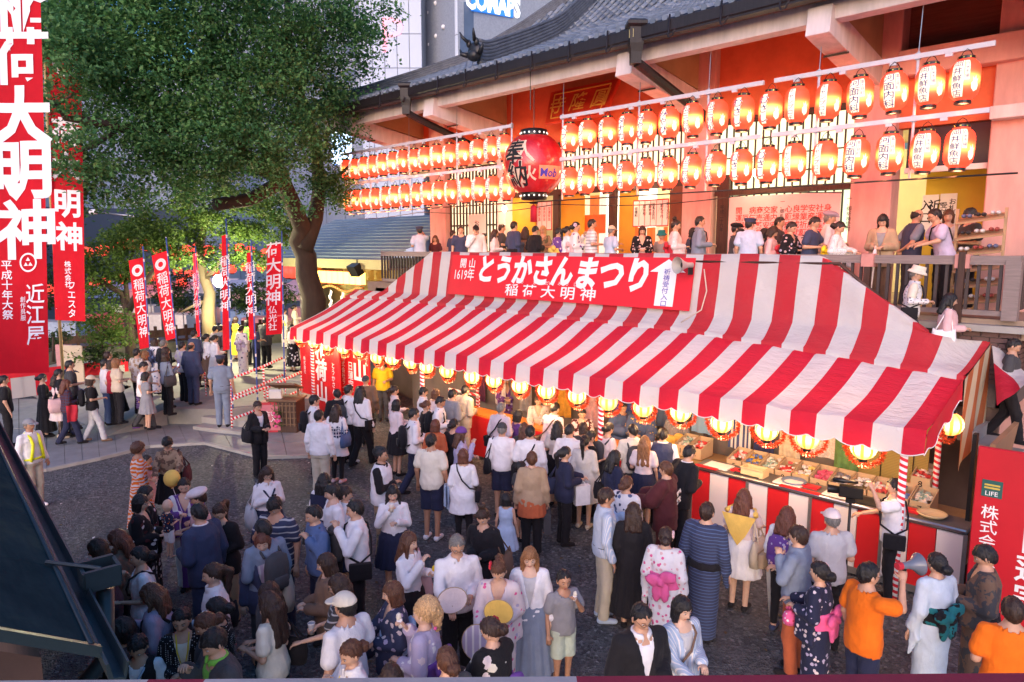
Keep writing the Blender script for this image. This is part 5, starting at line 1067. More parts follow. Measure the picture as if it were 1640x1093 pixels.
for s_ in (1, -1): MB().lathe([(.31, s_ * .62), (.32, s_ * .66), (.32, s_ * .81), (.26, s_ * .83), (.0, s_ * .83)], 32, cap=False).build('top_cap' if s_ > 0 else 'bottom_cap', M_black, bl_, True)
cd = MB()
for s_ in (1, -1):
    for k in range(16): a = k * math.pi / 8; cd.ell((.32 * math.cos(a), .32 * math.sin(a), s_ * .73), (.025, .025, .025), 6, 4)
tag(cd.build('studs', glow('stud_white', (.9, .85, .8), .4), bl_, True), kind='stuff')
def bwrap(s_, size, off, ang, z, lift, mat_, name='lettering'):
    v, f = text_vf(s_, size, off, 1.0); v, f = subdiv(v, f, .08); a = ang + v[:, 0] / BR; zz = z + v[:, 1]; r_ = brad(zz) + lift
    link(name, mesh_np(name, np.stack([r_ * np.sin(a), -r_ * np.cos(a), zz], 1), f, None, False), bl_, [mat_])
M_lcream = plain('cream_print', (.75, .55, .42), .6)
bwrap('奉', .60, .042, .04, .25, .006, M_lcream, 'outline'); bwrap('納', .60, .042, .14, -.26, .006, M_lcream, 'outline'); bwrap('奉', .60, .016, .04, .25, .014, M_kprint); bwrap('納', .60, .016, .14, -.26, .014, M_kprint)
sgn = MB(); a = np.linspace(.92, 1.75, 12); zz = np.linspace(-.38, -.08, 4); sgn.grid([[((brad(z_) + .01) * math.sin(q), -(brad(z_) + .01) * math.cos(q), z_) for z_ in zz] for q in a]); sgn.build('label', plain('orange_label', (.72, .30, .16), .5), bl_); bwrap('Mob', .26, .018, 1.28, -.24, .016, M_bprint)
bwrap('火', .34, .03, .62, -.26, .009, M_lcream, 'flame_print'); bwrap('人', .55, .01, .42, .25, .005, M_lcream, 'crane_print')
MB().tube([(0, 0, .82), (0, 0, 2.1)], .01, 6).build('cord', M_black, bl_); MB().tube([(.07, -.2, 1.25), (.07, -.2, 2.1)], .012, 6).build('cord', M_black, bl_)
ts_ = MB(); ts_.lathe([(.03, -.95), (.075, -.98), (.08, -1.35)], 14).tube([(0, 0, -.8), (0, 0, -.96)], .012, 6); ts_.build('tassel', plain('tassel_red', (.45, .01, .03), .8, .2, 30, .4, 40, stretch=(4, 4, .3)), bl_, True)
MB().lathe([(.1, -.92), (.11, -.9), (.1, -.88)], 10).build('tassel_knot', M_black, bl_)
# foreground copper roof at the lower left
M_cop = None
def copper():
    m, t, b = nt('green_copper'); v = coords(t); n1 = noise(t, v, 1.6, 6, .65); n2 = noise(t, coords(t, (1, 6, 1)), 3, 5)
    c = ramp(t, n1, [(.3, (.012, .024, .030)), (.52, (.022, .042, .048)), (.66, (.04, .062, .056)), (.78, (.10, .105, .05))]); c = mix(t, .3, c, ramp(t, n2, [(.3, (.012, .02, .024)), (.7, (.04, .06, .065))]))
    t.links.new(c, b.inputs['Base Color']); b.inputs['Roughness'].default_value = .85; b.inputs['Specular IOR Level'].default_value = .0; bump(t, b, n2, .2); return m
M_cop = copper(); M_cop2 = plain('copper_edge', (.03, .05, .06), .4, .25, 4, .15, 20, metal=.4)
# ================================================================== FOREGROUND ROOF AND BALCONY RAIL
ZR = 2.75
e0 = G(-30, 640, ZR); e1 = G(172, 1050, ZR); ed = (e1 - e0); eL = np.linalg.norm(ed); ed /= eL; nin = np.array([ed[1], -ed[0], 0.0])
if nin @ (G(0, 1000, ZR) - e1) < 0: nin = -nin
gt = thing('gate_roof', 'green copper roof corner with a gutter at the lower left', 'roof', e1); rise = .62
def gp_(s_, q, dz=0): return ed * (-s_) + nin * q + np.array([0, 0, rise * q + dz + .10 * q * q * 0])
W_ = 2.4; nseam = 5
for k in range(nseam):
    q0, q1 = .06 + W_ * k / nseam, .06 + W_ * (k + 1) / nseam
    for j in range(7):
        s0, s1 = .02 + (eL - .02) * j / 7, .02 + (eL - .02) * (j + 1) / 7
        m_ = MB(); m_.add([gp_(s0, q0, .03), gp_(s1, q0, .03), gp_(s1, q1, .03), gp_(s0, q1, .03), gp_(s0, q0), gp_(s1, q0), gp_(s1, q1), gp_(s0, q1)], [(0, 1, 2, 3), (7, 6, 5, 4), (0, 4, 5, 1), (1, 5, 6, 2), (2, 6, 7, 3), (3, 7, 4, 0)]); bevel(m_.build('panel', M_cop, gt), .008)
for j in range(nseam + 1):
    q = .06 + W_ * j / nseam; MB().tube([gp_(.02, q, .035), gp_(eL, q, .035)], .014, 6).build('seam', M_cop2, gt, True)
g_ = MB(); pr = [(.03, .02), (.02, -.07), (-.05, -.085), (-.07, .0), (-.06, .0), (-.045, -.07), (.0, -.06), (.015, .02)]
for s0 in (-.12, eL): pass
V = [];
for s0 in (-.12, eL):
    for q, z_ in pr: V.append(gp_(s0, 0) + nin * q + np.array([0, 0, z_]))
n_ = len(pr); g_.add(V, [(i, (i + 1) % n_, n_ + (i + 1) % n_, n_ + i) for i in range(n_)] + [tuple(range(n_ - 1, -1, -1)), tuple(range(n_, 2 * n_))]); g_.build('gutter', M_cop2, gt)
c = gp_(.93, 0) - nin * .14; hb = MB(); w = .17
for a, b_ in ((-1, -1), (1, -1), (1, 1), (-1, 1)): pass
for dd, sz in (((ed * .15), (.04, .30)), ((-ed * .15), (.04, .30))): hb.bar(c + dd * .6 - nin * .09 + np.array([0, 0, .03]), c + dd * .6 + nin * .09 + np.array([0, 0, .03]), .03, .12)
hb.bar(c - nin * .09 - ed * .09 + np.array([0, 0, .03]), c - nin * .09 + ed * .09 + np.array([0, 0, .03]), .02, .1); hb.bar(c + nin * .09 - ed * .09 + np.array([0, 0, .03]), c + nin * .09 + ed * .09 + np.array([0, 0, .03]), .02, .1)
hb.bar(c - ed * .09 + np.array([0, 0, -.03]), c + ed * .09 + np.array([0, 0, -.03]), .18, .02); hb.build('rain_head', M_cop2, gt); MB().tube([c - nin * .02 + np.array([0, 0, -.08]), c + np.array([0, 0, -.5]), c + nin * .3 + np.array([0, 0, -.8]), c + nin * .3 + np.array([0, 0, -2.75])], .05, 10).build('downpipe', M_cop2, gt, True); MB().tube([gp_(1.1, .1, .05), c + ed * .06 + np.array([0, 0, .08])], .012, 6).build('stay', M_cop2, gt)
ver = MB(); ver.add([gp_(.0, .02, .04), gp_(.0, W_, .04), gp_(.0, W_, -.02), gp_(.0, .02, -.02), gp_(.03, .02, .04), gp_(.03, W_, .04), gp_(.03, W_, -.02), gp_(.03, .02, -.02)], [(0, 1, 2, 3), (7, 6, 5, 4), (0, 4, 5, 1), (3, 2, 6, 7)]); ver.build('verge_board', M_cop2, gt)
wl_ = MB(); wl_.add([gp_(.12, .25, -.12) , gp_(.12, W_, -.12), gp_(.12, W_, -.12) * np.array([1, 1, 0]) + np.array([0, 0, -ZR]), gp_(.12, .25, -.12) * np.array([1, 1, 0]) + np.array([0, 0, -ZR]), gp_(eL, .25, -.12), gp_(eL, .25, -.12) * np.array([1, 1, 0]) + np.array([0, 0, -ZR])], [(0, 1, 2, 3), (4, 0, 3, 5)]); wl_.build('wall', plain('shaded_wall', (.06, .035, .03), .8, .3, 4), gt)  # dark brown paints the shadow below the roof edge
# red and white cloth over the balcony rail the photographer leans over
rr = thing('balcony_rail', 'red and white cloth covered balcony rail along the bottom edge', 'railing', (0, 0, 0)); ca = DD(-260, 1166, .95); cb2 = DD(1900, 1150, .95)
ud = cb2 - ca
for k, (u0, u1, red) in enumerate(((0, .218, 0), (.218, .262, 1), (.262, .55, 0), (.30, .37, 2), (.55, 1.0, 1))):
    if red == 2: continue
    a_ = ca + ud * u0; b_ = ca + ud * u1; MB().bar(a_, b_, .10, .07).build('cloth', plain('rail_red_shaded', (.22, .012, .03), .8) if red else plain('rail_white_shaded', (.36, .30, .29), .8), rr)  # cloth colours dimmed to paint in the shade on the rail
for k in range(14): q = ca + ud * (k + .5) / 14; MB().box((q[0], q[1], q[2] - .5), (.03, .03, .95)).build('baluster', M_wood_dark, rr)
# fallen leaves and paper scraps on the gravel
m_ = MB()
for k in range(260):
    p = np.array([random.uniform(-15, 0), random.uniform(1.5, 9.5), .012]); a = random.uniform(0, 6.3); s_ = random.uniform(.02, .05); c_, q_ = math.cos(a) * s_, math.sin(a) * s_
    m_.add([p + (c_, q_, 0), p + (-q_ * .5, c_ * .5, .012), p + (-c_, -q_, .004), p + (q_ * .5, -c_ * .5, .01)], [(0, 1, 2, 3)], 0 if k % 7 else 1)
tag(m_.build('leaf_litter', [plain('dry_leaf', (.13, .09, .04), .8), M_paper]), 'small dry leaves and paper scraps scattered over the dark gravel', 'litter', kind='stuff')
# ================================================================== PEOPLE: one continuous body each, clothes as shells round the same skeleton
def surfnet(Fv, lo, h):
    s = Fv < 0; nx, ny, nz = Fv.shape; acc = np.zeros((nx - 1, ny - 1, nz - 1, 3), np.float32); cnt = np.zeros((nx - 1, ny - 1, nz - 1), np.float32)
    for ax in range(3):
        sl0 = [slice(None)] * 3; sl1 = [slice(None)] * 3; sl0[ax] = slice(0, -1); sl1[ax] = slice(1, None)
        a = Fv[tuple(sl0)]; b_ = Fv[tuple(sl1)]; m = s[tuple(sl0)] != s[tuple(sl1)]
        t = np.where(m, a / np.where(np.abs(a - b_) < 1e-9, 1e-9, a - b_), 0)
        I, J, K = np.nonzero(m); P = np.stack([I, J, K], 1).astype(np.float32); P[:, ax] += t[m]
        o = [(0, 0), (1, 0), (0, 1), (1, 1)]; d1, d2 = [q for q in range(3) if q != ax]
        for u, v in o:
            Q = [I.copy(), J.copy(), K.copy()]; Q[d1] = Q[d1] - u; Q[d2] = Q[d2] - v
            ok = (Q[d1] >= 0) & (Q[d2] >= 0) & (Q[d1] < acc.shape[d1]) & (Q[d2] < acc.shape[d2])
            idx = np.ravel_multi_index((Q[0][ok], Q[1][ok], Q[2][ok]), cnt.shape)
            cnt += np.bincount(idx, minlength=cnt.size).reshape(cnt.shape)
            for c in range(3): acc[..., c] += np.bincount(idx, P[ok, c], minlength=cnt.size).reshape(cnt.shape)
    has = cnt > 0; ids = -np.ones(cnt.shape, np.int32); ids[has] = np.arange(has.sum()); V = acc[has] / cnt[has][:, None] * h + np.array(lo)
    Q4 = []
    for ax in range(3):
        sl0 = [slice(None)] * 3; sl1 = [slice(None)] * 3; sl0[ax] = slice(0, -1); sl1[ax] = slice(1, None)
        m = s[tuple(sl0)] != s[tuple(sl1)]; I, J, K = np.nonzero(m); d1, d2 = [(1, 2), (2, 0), (0, 1)][ax]; C_ = [I, J, K]
        ok = (C_[d1] > 0) & (C_[d2] > 0) & (C_[d1] < cnt.shape[d1]) & (C_[d2] < cnt.shape[d2]); I, J, K = I[ok], J[ok], K[ok]; ins = s[I, J, K]
        def g(u, v):
            q = [I.copy(), J.copy(), K.copy()]; q[d1] -= u; q[d2] -= v; return ids[q[0], q[1], q[2]]
        quad = np.stack([g(1, 1), g(0, 1), g(0, 0), g(1, 0)], 1); quad[~ins] = quad[~ins][:, ::-1]; Q4.append(quad)
    return V.astype(np.float32), np.concatenate(Q4).astype(np.int32)
def cone(X, Y, Z, a, b, ra, rb):
    a = np.array(a, np.float32); b = np.array(b, np.float32); d = b - a; L2 = float(d @ d) + 1e-9
    t = np.clip(((X - a[0]) * d[0] + (Y - a[1]) * d[1] + (Z - a[2]) * d[2]) / L2, 0, 1)
    return np.sqrt((X - a[0] - t * d[0]) ** 2 + (Y - a[1] - t * d[1]) ** 2 + (Z - a[2] - t * d[2]) ** 2) - (ra + (rb - ra) * t)
def elli(X, Y, a, b):
    k = np.sqrt((X / a) ** 2 + (Y / b) ** 2) + 1e-6; g = np.sqrt((X / a ** 2) ** 2 + (Y / b ** 2) ** 2) + 1e-6; return k * (k - 1) / g
def ell3(X, Y, Z, c, r_):
    x, y, z = (X - c[0]) / r_[0], (Y - c[1]) / r_[1], (Z - c[2]) / r_[2]; k = np.sqrt(x * x + y * y + z * z) + 1e-6
    g = np.sqrt((x / r_[0]) ** 2 + (y / r_[1]) ** 2 + (z / r_[2]) ** 2) + 1e-6; return k * (k - 1) / g
def smin(a, b, k): h = np.clip(.5 + .5 * (b - a) / k, 0, 1); return b + (a - b) * h - k * h * (1 - h)
TP = {'m': ([.80, .86, .95, 1.05, 1.12, 1.25, 1.34, 1.40, 1.45, 1.49], [.150, .160, .165, .152, .150, .172, .182, .160, .085, .06], [.10, .108, .115, .108, .107, .117, .112, .088, .066, .06]),
      'f': ([.80, .86, .95, 1.05, 1.12, 1.25, 1.34, 1.40, 1.45, 1.49], [.150, .165, .172, .140, .130, .148, .155, .132, .070, .05], [.10, .112, .118, .102, .098, .122, .105, .080, .058, .05])}
ARM = {'down': ((.235, -.03, 1.12), (.255, .05, .88)), 'hold': ((.235, -.02, 1.13), (.09, .24, 1.13)), 'phone': ((.225, .02, 1.14), (.06, .27, 1.25)), 'eat': ((.235, .11, 1.17), (.07, .22, 1.41)),
       'fwd': ((.215, .13, 1.17), (.17, .38, 1.10)), 'strap': ((.265, .06, 1.17), (.13, .15, 1.36)), 'hip': ((.37, -.08, 1.15), (.19, .04, 1.02)), 'up': ((.25, .17, 1.36), (.12, .27, 1.56)), 'out': ((.30, .10, 1.20), (.36, .34, 1.20)), 'back': ((.24, -.12, 1.13), (.06, -.17, 1.02)), 'cross': ((.23, .06, 1.13), (-.04, .19, 1.16)), 'high': ((.28, .12, 1.45), (.26, .22, 1.68))}
LEG = {'st': (((.085, .0, .90), (.09, .015, .47), (.09, -.02, .08)),) * 2, 'wk': (((.085, 0, .90), (.085, .14, .49), (.08, .20, .09)), ((.085, 0, .90), (.085, -.03, .47), (.08, -.24, .12))), 'co': (((.09, 0, .90), (.12, .05, .48), (.14, .04, .08)), ((.085, 0, .90), (.08, .0, .47), (.07, -.02, .08)))}
SWM = {'m': .178, 'f': .155}
def joints(pose, sex):
    ar, al, lg = pose; k = 1.0 if sex == 'm' else .92; sw = SWM[sex]; J = {}
    for s_, n_ in ((1, ar), (-1, al)):
        e, w = ARM[n_]; dx = sw - .178
        J['s', s_] = np.array([sw * s_, -.005, 1.385]); J['e', s_] = np.array([(e[0] + dx) * s_, e[1], e[2]]); J['w', s_] = np.array([(w[0] + dx * .7) * s_, w[1], w[2]])
    for s_, q in ((1, LEG[lg][0]), (-1, LEG[lg][1])):
        for n_, p in zip('hka', q): J[n_, s_] = np.array([p[0] * s_, p[1], p[2]])
    return J
def torso(X, Y, Z, sex, o=0.0, zlo=.82, zhi=1.47, blend=None):
    zs, a, b_ = TP[sex]; A = np.interp(Z.ravel(), zs, a).astype(np.float32)[None, None, :] + o; B_ = np.interp(Z.ravel(), zs, b_).astype(np.float32)[None, None, :] + o
    d = elli(X, Y + .0 * Z, A, B_); return np.maximum(np.maximum(d, Z - zhi), zlo - Z)
def gridfor(lo, hi, h):
    xs_ = [np.arange(lo[i], hi[i] + h, h, dtype=np.float32) for i in range(3)]
    return xs_[0][:, None, None], xs_[1][None, :, None], xs_[2][None, None, :]
def arms(X, Y, Z, J, sex, o, fore=1.0, upper=1.0, flare=0.0):
    k = 1.0 if sex == 'm' else .84; D = None
    for s_ in (1, -1):
        s0, e, w = J['s', s_], J['e', s_], J['w', s_]
        e2 = s0 + (e - s0) * upper; d = cone(X, Y, Z, s0, e2, .048 * k + o, (.048 + (.037 - .048) * upper) * k + o + flare)
        if upper >= 1 and fore > 0:
            w2 = e + (w - e) * fore; d = smin(d, cone(X, Y, Z, e, w2, .038 * k + o, (.038 + (.025 - .038) * fore) * k + o + flare), .02)
        D = d if D is None else np.minimum(D, d)
    return D
def legs(X, Y, Z, J, sex, o, r_=(.082, .056, .036), k_=.02):
    D = None
    for s_ in (1, -1):
        h_, k, a = J['h', s_], J['k', s_], J['a', s_]
        d = smin(cone(X, Y, Z, h_, k, r_[0] + o, r_[1] + o), cone(X, Y, Z, k, a, r_[1] * .93 + o, r_[2] + o), .03)
        D = d if D is None else smin(D, d, k_)
    return D
BODY = {}; CLO = {}
def sheared(V, lean):
    if lean:
        V = V.copy(); t = math.tan(R(lean)); u = np.maximum(0, V[:, 2] - .95); V[:, 1] += t * u * .9; V[:, 2] -= u * (1 - math.cos(R(lean)))
    return V
def body_mesh(pose, sex):
    k = (pose, sex)
    if k in BODY: return BODY[k]
    J = joints(pose, sex); P = np.array(list(J.values())); h = .0185; lo = P.min(0) - .12; hi = P.max(0) + .12; lo[2] = -.02; hi[2] = max(1.56, P[:, 2].max() + .06); lo[1] = min(lo[1], -.2); X, Y, Z = gridfor(lo, hi, h)
    d = torso(X, Y, Z, sex); d = smin(d, cone(X, Y, Z, (-.12, 0, 1.39), (.12, 0, 1.39), .05, .05), .04); d = smin(d, cone(X, Y, Z, (0, -.012, 1.40), (0, .012, 1.55), .056 if sex == 'm' else .047, .054 if sex == 'm' else .046), .035)
    d = smin(d, legs(X, Y, Z, J, sex, 0), .03); d = smin(d, arms(X, Y, Z, J, sex, 0), .022)
    for s_ in (1, -1):
        a = J['a', s_]; d = smin(d, cone(X, Y, Z, a + (0, -.03, -.035), a + (.01 * s_, .14, -.055), .035, .026), .02)
    V, Q = surfnet(d, lo, h); BODY[k] = (V, Q, J); return BODY[k]
def folds(X, Y, Z, a=.005, f=1.0, seed=0):
    w = 1.6 * np.sin(X * 9 + Z * 5 + seed) + 1.3 * np.sin(Y * 11 - Z * 7 + seed * 2)
    r1 = 1 - np.abs(np.sin(Z * 13 * f + X * 9 * f + w)); r2 = 1 - np.abs(np.sin(X * 15 * f - Z * 8 * f + Y * 12 + w * 1.3 + 1)); r3 = 1 - np.abs(np.sin(Z * 27 * f - Y * 19 + w * 1.7))
    return a * (.55 - 1.5 * r1 ** 2.2 - 1.2 * r2 ** 2.2 - .7 * r3 ** 2)
def cloth_mesh(kind, pose, sex, lean):
    key = (kind, pose, sex, lean)
    if key in CLO: return CLO[key]
    J = joints(pose, sex); P = np.array(list(J.values())); lo = P.min(0) - .16; hi = P.max(0) + .16; lo[2] = .0; hi[2] = max(1.50, P[:, 2].max() + .1); lo[1] = min(lo[1], -.26); hi[1] = max(hi[1], .26); h = .0175
    k_, *ar = kind.split(':'); fl = .0038
    zlo, zhi = 0, 1.5
    if k_ in ('tee', 'shirt', 'jacket', 'tank', 'vest', 'tunic', 'cardigan', 'happi', 'inner'): zlo = {'tee': .84, 'shirt': .86, 'jacket': .76, 'tank': .86, 'vest': .86, 'tunic': .62, 'cardigan': .72, 'happi': .70, 'inner': .9}[k_] - .06
    if k_ in ('pants', 'shorts', 'skirt', 'longskirt', 'leggings', 'miniskirt'): zhi = 1.06
    lo[2] = max(lo[2], zlo - .02) if zlo else -.01; hi[2] = min(hi[2], zhi + .03) if zhi < 1.4 else hi[2]
    if zhi < 1.4: lo[0], hi[0] = -.40, .40
    X, Y, Z = gridfor(lo, hi, h); neck = lambda r_, zc: (zc - Z) * 0 + np.sqrt(X ** 2 + (Y - .01) ** 2) - r_
    fo = folds(X, Y, Z, fl, 1.0, hash(k_) % 7)
    if k_ in ('tee', 'shirt', 'jacket', 'tank', 'vest', 'tunic', 'cardigan', 'happi', 'inner'):
        o = {'tee': .016, 'shirt': .018, 'jacket': .032, 'tank': .014, 'inner': .011, 'vest': .034, 'tunic': .020, 'cardigan': .028, 'happi': .034}[k_]; hem = {'tee': .84, 'shirt': .87, 'jacket': .78, 'tank': .87, 'inner': .93, 'vest': .86, 'tunic': .62, 'cardigan': .74, 'happi': .72}[k_]
        flr = {'tee': .03, 'shirt': .02, 'jacket': .03, 'tunic': .16, 'cardigan': .05, 'happi': .08, 'tank': .02, 'vest': .01, 'inner': 0}[k_]
        zs, a, b_ = TP[sex]; zz = Z.ravel(); w = np.clip((1.12 - zz) / (1.12 - hem), 0, 1) ** 1.2; bag = np.clip(1 - np.abs(zz - 1.05) / .22, 0, 1) * (0 if k_ == 'inner' else .014 if sex == 'm' or k_ in ('shirt', 'jacket') else .004)
        A = (np.interp(zz, zs, a) + o + bag + flr * w * .55)[None, None, :].astype(np.float32); B_ = (np.interp(zz, zs, b_) + o + bag + flr * w * .5)[None, None, :].astype(np.float32)
        d = np.maximum(np.maximum(elli(X, Y, A, B_), Z - 1.47), hem - Z); d = smin(d, np.maximum(cone(X, Y, Z, (-.115 if sex == 'm' else -.10, 0, 1.385), (.115 if sex == 'm' else .10, 0, 1.385), .045 + o, .045 + o), hem - Z), .03)
        if 'long' in ar or k_ in ('jacket', 'cardigan', 'happi') and 'short' not in ar: d = smin(d, arms(X, Y, Z, J, sex, o - .003 + (.02 if k_ == 'happi' else 0), .90, 1, .012 if k_ != 'happi' else .03), .02)
        elif k_ not in ('tank', 'vest', 'inner'): d = smin(d, arms(X, Y, Z, J, sex, o + .004, 0, .62, .018), .02)
        d = d + fo * (1.1 if k_ != 'inner' else .2)
        nr = .078 if k_ in ('shirt',) else (.092 if k_ != 'jacket' else .085)
        cut = np.maximum(np.sqrt(X ** 2 + ((Y - .012) * 1.05) ** 2) - nr, 1.41 - Z + np.where(Y > 0, -.35 * Y, 0)); d = np.maximum(d, -cut)
        if k_ in ('jacket', 'cardigan', 'vest') and 'closed' not in ar:
            wv = np.clip((Z - 1.02) * .20, .008, .09); d = np.maximum(d, -np.maximum(np.abs(X) - wv, .03 - Y))
        d = np.maximum(d, hem + .012 * np.sin(X * 14) - Z)
        if k_ == 'shirt' or (k_ == 'inner' and sex == 'm'):
            rc = np.sqrt(X ** 2 + ((Y - .008) * .95) ** 2); cz = 1.455 - .16 * np.clip(Y, 0, 1); d = np.minimum(d, np.maximum(np.maximum(np.abs(rc - .070) - .0175, np.abs(Z - cz) - .026), np.where(Y > .03, .012 - np.abs(X), -1)))
    elif k_ in ('pants', 'shorts', 'leggings'):
        o = {'pants': .020, 'shorts': .03, 'leggings': .015}[k_]; rr = (.086, .066, .056) if k_ == 'pants' else ((.088, .075, .07) if k_ == 'shorts' else (.082, .056, .037))
        d = smin(torso(X, Y, Z, sex, .012, .83, 1.02), legs(X, Y, Z, J, sex, o - .008, rr), .03) + fo * (1.2 if k_ != 'leggings' else .3)
        d = np.maximum(d, ({'pants': .065, 'shorts': .50, 'leggings': .10}[k_]) - Z); d = np.maximum(d, Z - 1.02)
    elif k_ in ('skirt', 'longskirt', 'dress', 'ldress', 'miniskirt'):
        hem = {'miniskirt': .68, 'skirt': .52, 'longskirt': .22, 'dress': .50, 'ldress': .16}[k_]; zz = Z.ravel(); zs, a, b_ = TP[sex]; w = np.clip((1.06 - zz) / (1.06 - hem), 0, 1); fl_ = {'miniskirt': .03, 'skirt': .085, 'longskirt': .09, 'dress': .10, 'ldress': .11}[k_]
        ek = .018 if 'skirt' in k_ else 0; A = np.maximum(np.where(zz < .95, .185 + ek, 0), np.interp(zz, zs, a) + .016 + ek) + fl_ * w ** 1.2; B_ = np.maximum(np.where(zz < .95, .135 + ek, 0), np.interp(zz, zs, b_) + .016 + ek) + fl_ * w ** 1.2; ang = np.arctan2(Y, X); pl = .010 * np.sin(ang * 14) * np.clip((1.0 - Z) * 2.2, 0, 1)
        top = 1.05 if 'skirt' in k_ else 1.45; d = np.maximum(np.maximum(elli(X, Y, A[None, None, :].astype(np.float32), B_[None, None, :].astype(np.float32)) + pl, hem - Z), Z - top)
        lg = LEG[pose[2]]
        if k_ in ('dress', 'ldress'):
            if 'long' in ar: d = smin(d, arms(X, Y, Z, J, sex, .014, .9, 1, .01), .02)
            elif 'less' not in ar: d = smin(d, arms(X, Y, Z, J, sex, .018, 0, .5, .02), .02)
            d = smin(d, np.maximum(cone(X, Y, Z, (-.11, 0, 1.385), (.11, 0, 1.385), .062, .062), 1.2 - Z), .02)
            cut = np.maximum(np.sqrt(X ** 2 + (Y - .015) ** 2) - .095, 1.40 - Z - np.where(Y > 0, .4 * Y, 0)); d = np.maximum(d, -cut)
        d = d + fo * .8; d = np.maximum(d, hem - Z)
    elif k_ == 'yukata':
        zz = Z.ravel(); zs, a, b_ = TP[sex]; A = np.where(zz < 1.0, .195 - .035 * np.clip((1.0 - zz), 0, 1), np.maximum(np.interp(zz, zs, a) + .03, np.where(zz < 1.25, .172, 0))); B_ = np.where(zz < 1.0, .150 - .0 * zz, np.maximum(np.interp(zz, zs, b_) + .03, np.where(zz < 1.25, .135, 0)))
        d = np.maximum(np.maximum(elli(X, Y, A[None, None, :].astype(np.float32), B_[None, None, :].astype(np.float32)), .07 - Z), Z - 1.46); d = smin(d, np.maximum(cone(X, Y, Z, (-.13, 0, 1.385), (.13, 0, 1.385), .075, .075), 1.2 - Z), .03)
        for s_ in (1, -1):
            s0, e, w = J['s', s_], J['e', s_], J['w', s_]; w2 = e + (w - e) * .78; d = smin(d, cone(X, Y, Z, s0, e, .075, .072), .02); d = smin(d, cone(X, Y, Z, e, w2, .068, .062), .02)
            L = .30 if sex == 'f' else .20; dn = np.array([0.05 * s_, -.02, -1.0]); dd_ = w2 - e; u = dd_ * .95; A0 = e + dd_ * .05
            M2 = np.array([u, dn * L]); G_ = M2 @ M2.T; Gi = np.linalg.inv(G_); px, py, pz = X - A0[0], Y - A0[1], Z - A0[2]
            q1 = px * u[0] + py * u[1] + pz * u[2]; q2 = (px * dn[0] + py * dn[1] + pz * dn[2]) * L; a1 = np.clip(Gi[0, 0] * q1 + Gi[0, 1] * q2, 0, 1); a2 = np.clip(Gi[1, 0] * q1 + Gi[1, 1] * q2, 0, 1)
            sd = np.sqrt((px - a1 * u[0] - a2 * dn[0] * L) ** 2 + (py - a1 * u[1] - a2 * dn[1] * L) ** 2 + (pz - a1 * u[2] - a2 * dn[2] * L) ** 2) - .034; d = smin(d, sd, .02)
        d = d + fo * 1.0; cut = np.maximum(np.sqrt(X ** 2 + (Y - .02) ** 2) - .085, 1.40 - Z - np.where(Y > 0, 1.0 * Y, .0)); d = np.maximum(d, -cut)
        wv = np.clip((Z - 1.22) * .40, 0, .07); d = np.maximum(d, -np.maximum(np.abs(X) - wv, .05 - Y)); d = np.maximum(d, .07 - Z)
    elif k_ == 'obi':
        zz = Z.ravel(); zs, a, b_ = TP[sex]; A = np.maximum(np.interp(zz, zs, a) + .046, .19); B_ = np.maximum(np.interp(zz, zs, b_) + .046, .153); z0, z1 = (.98, 1.17) if sex == 'f' else (.93, 1.02)
        d = np.maximum(np.maximum(elli(X, Y, A[None, None, :].astype(np.float32), B_[None, None, :].astype(np.float32)), z0 - Z), Z - z1)
        if sex == 'f':
            for s_ in (1, -1): d = np.minimum(d, ell3(X, Y, Z, (.085 * s_, -.19, 1.14 + .03 * s_), (.10, .045, .075))); d = np.minimum(d, ell3(X, Y, Z, (.05 * s_, -.185, .97), (.055, .035, .13)))
            d = np.minimum(d, ell3(X, Y, Z, (0, -.20, 1.10), (.045, .055, .055)))
        d = d + folds(X, Y, Z, .004, 2)
    elif k_ == 'shoes':
        d = None
        for s_ in (1, -1):
            a = J['a', s_]; q = cone(X, Y, Z, a + (0, -.035, -.03), a + (.012 * s_, .15, -.05), .046, .034); q = np.maximum(q, (a[2] - .085) - Z); q = np.maximum(q, Z - a[2] - .005); d = q if d is None else np.minimum(d, q)
    V, Q = surfnet(d, lo, h)
    V = sheared(V, lean); CLO[key] = mesh_np(k_, V, Q, None, True); return CLO[key]
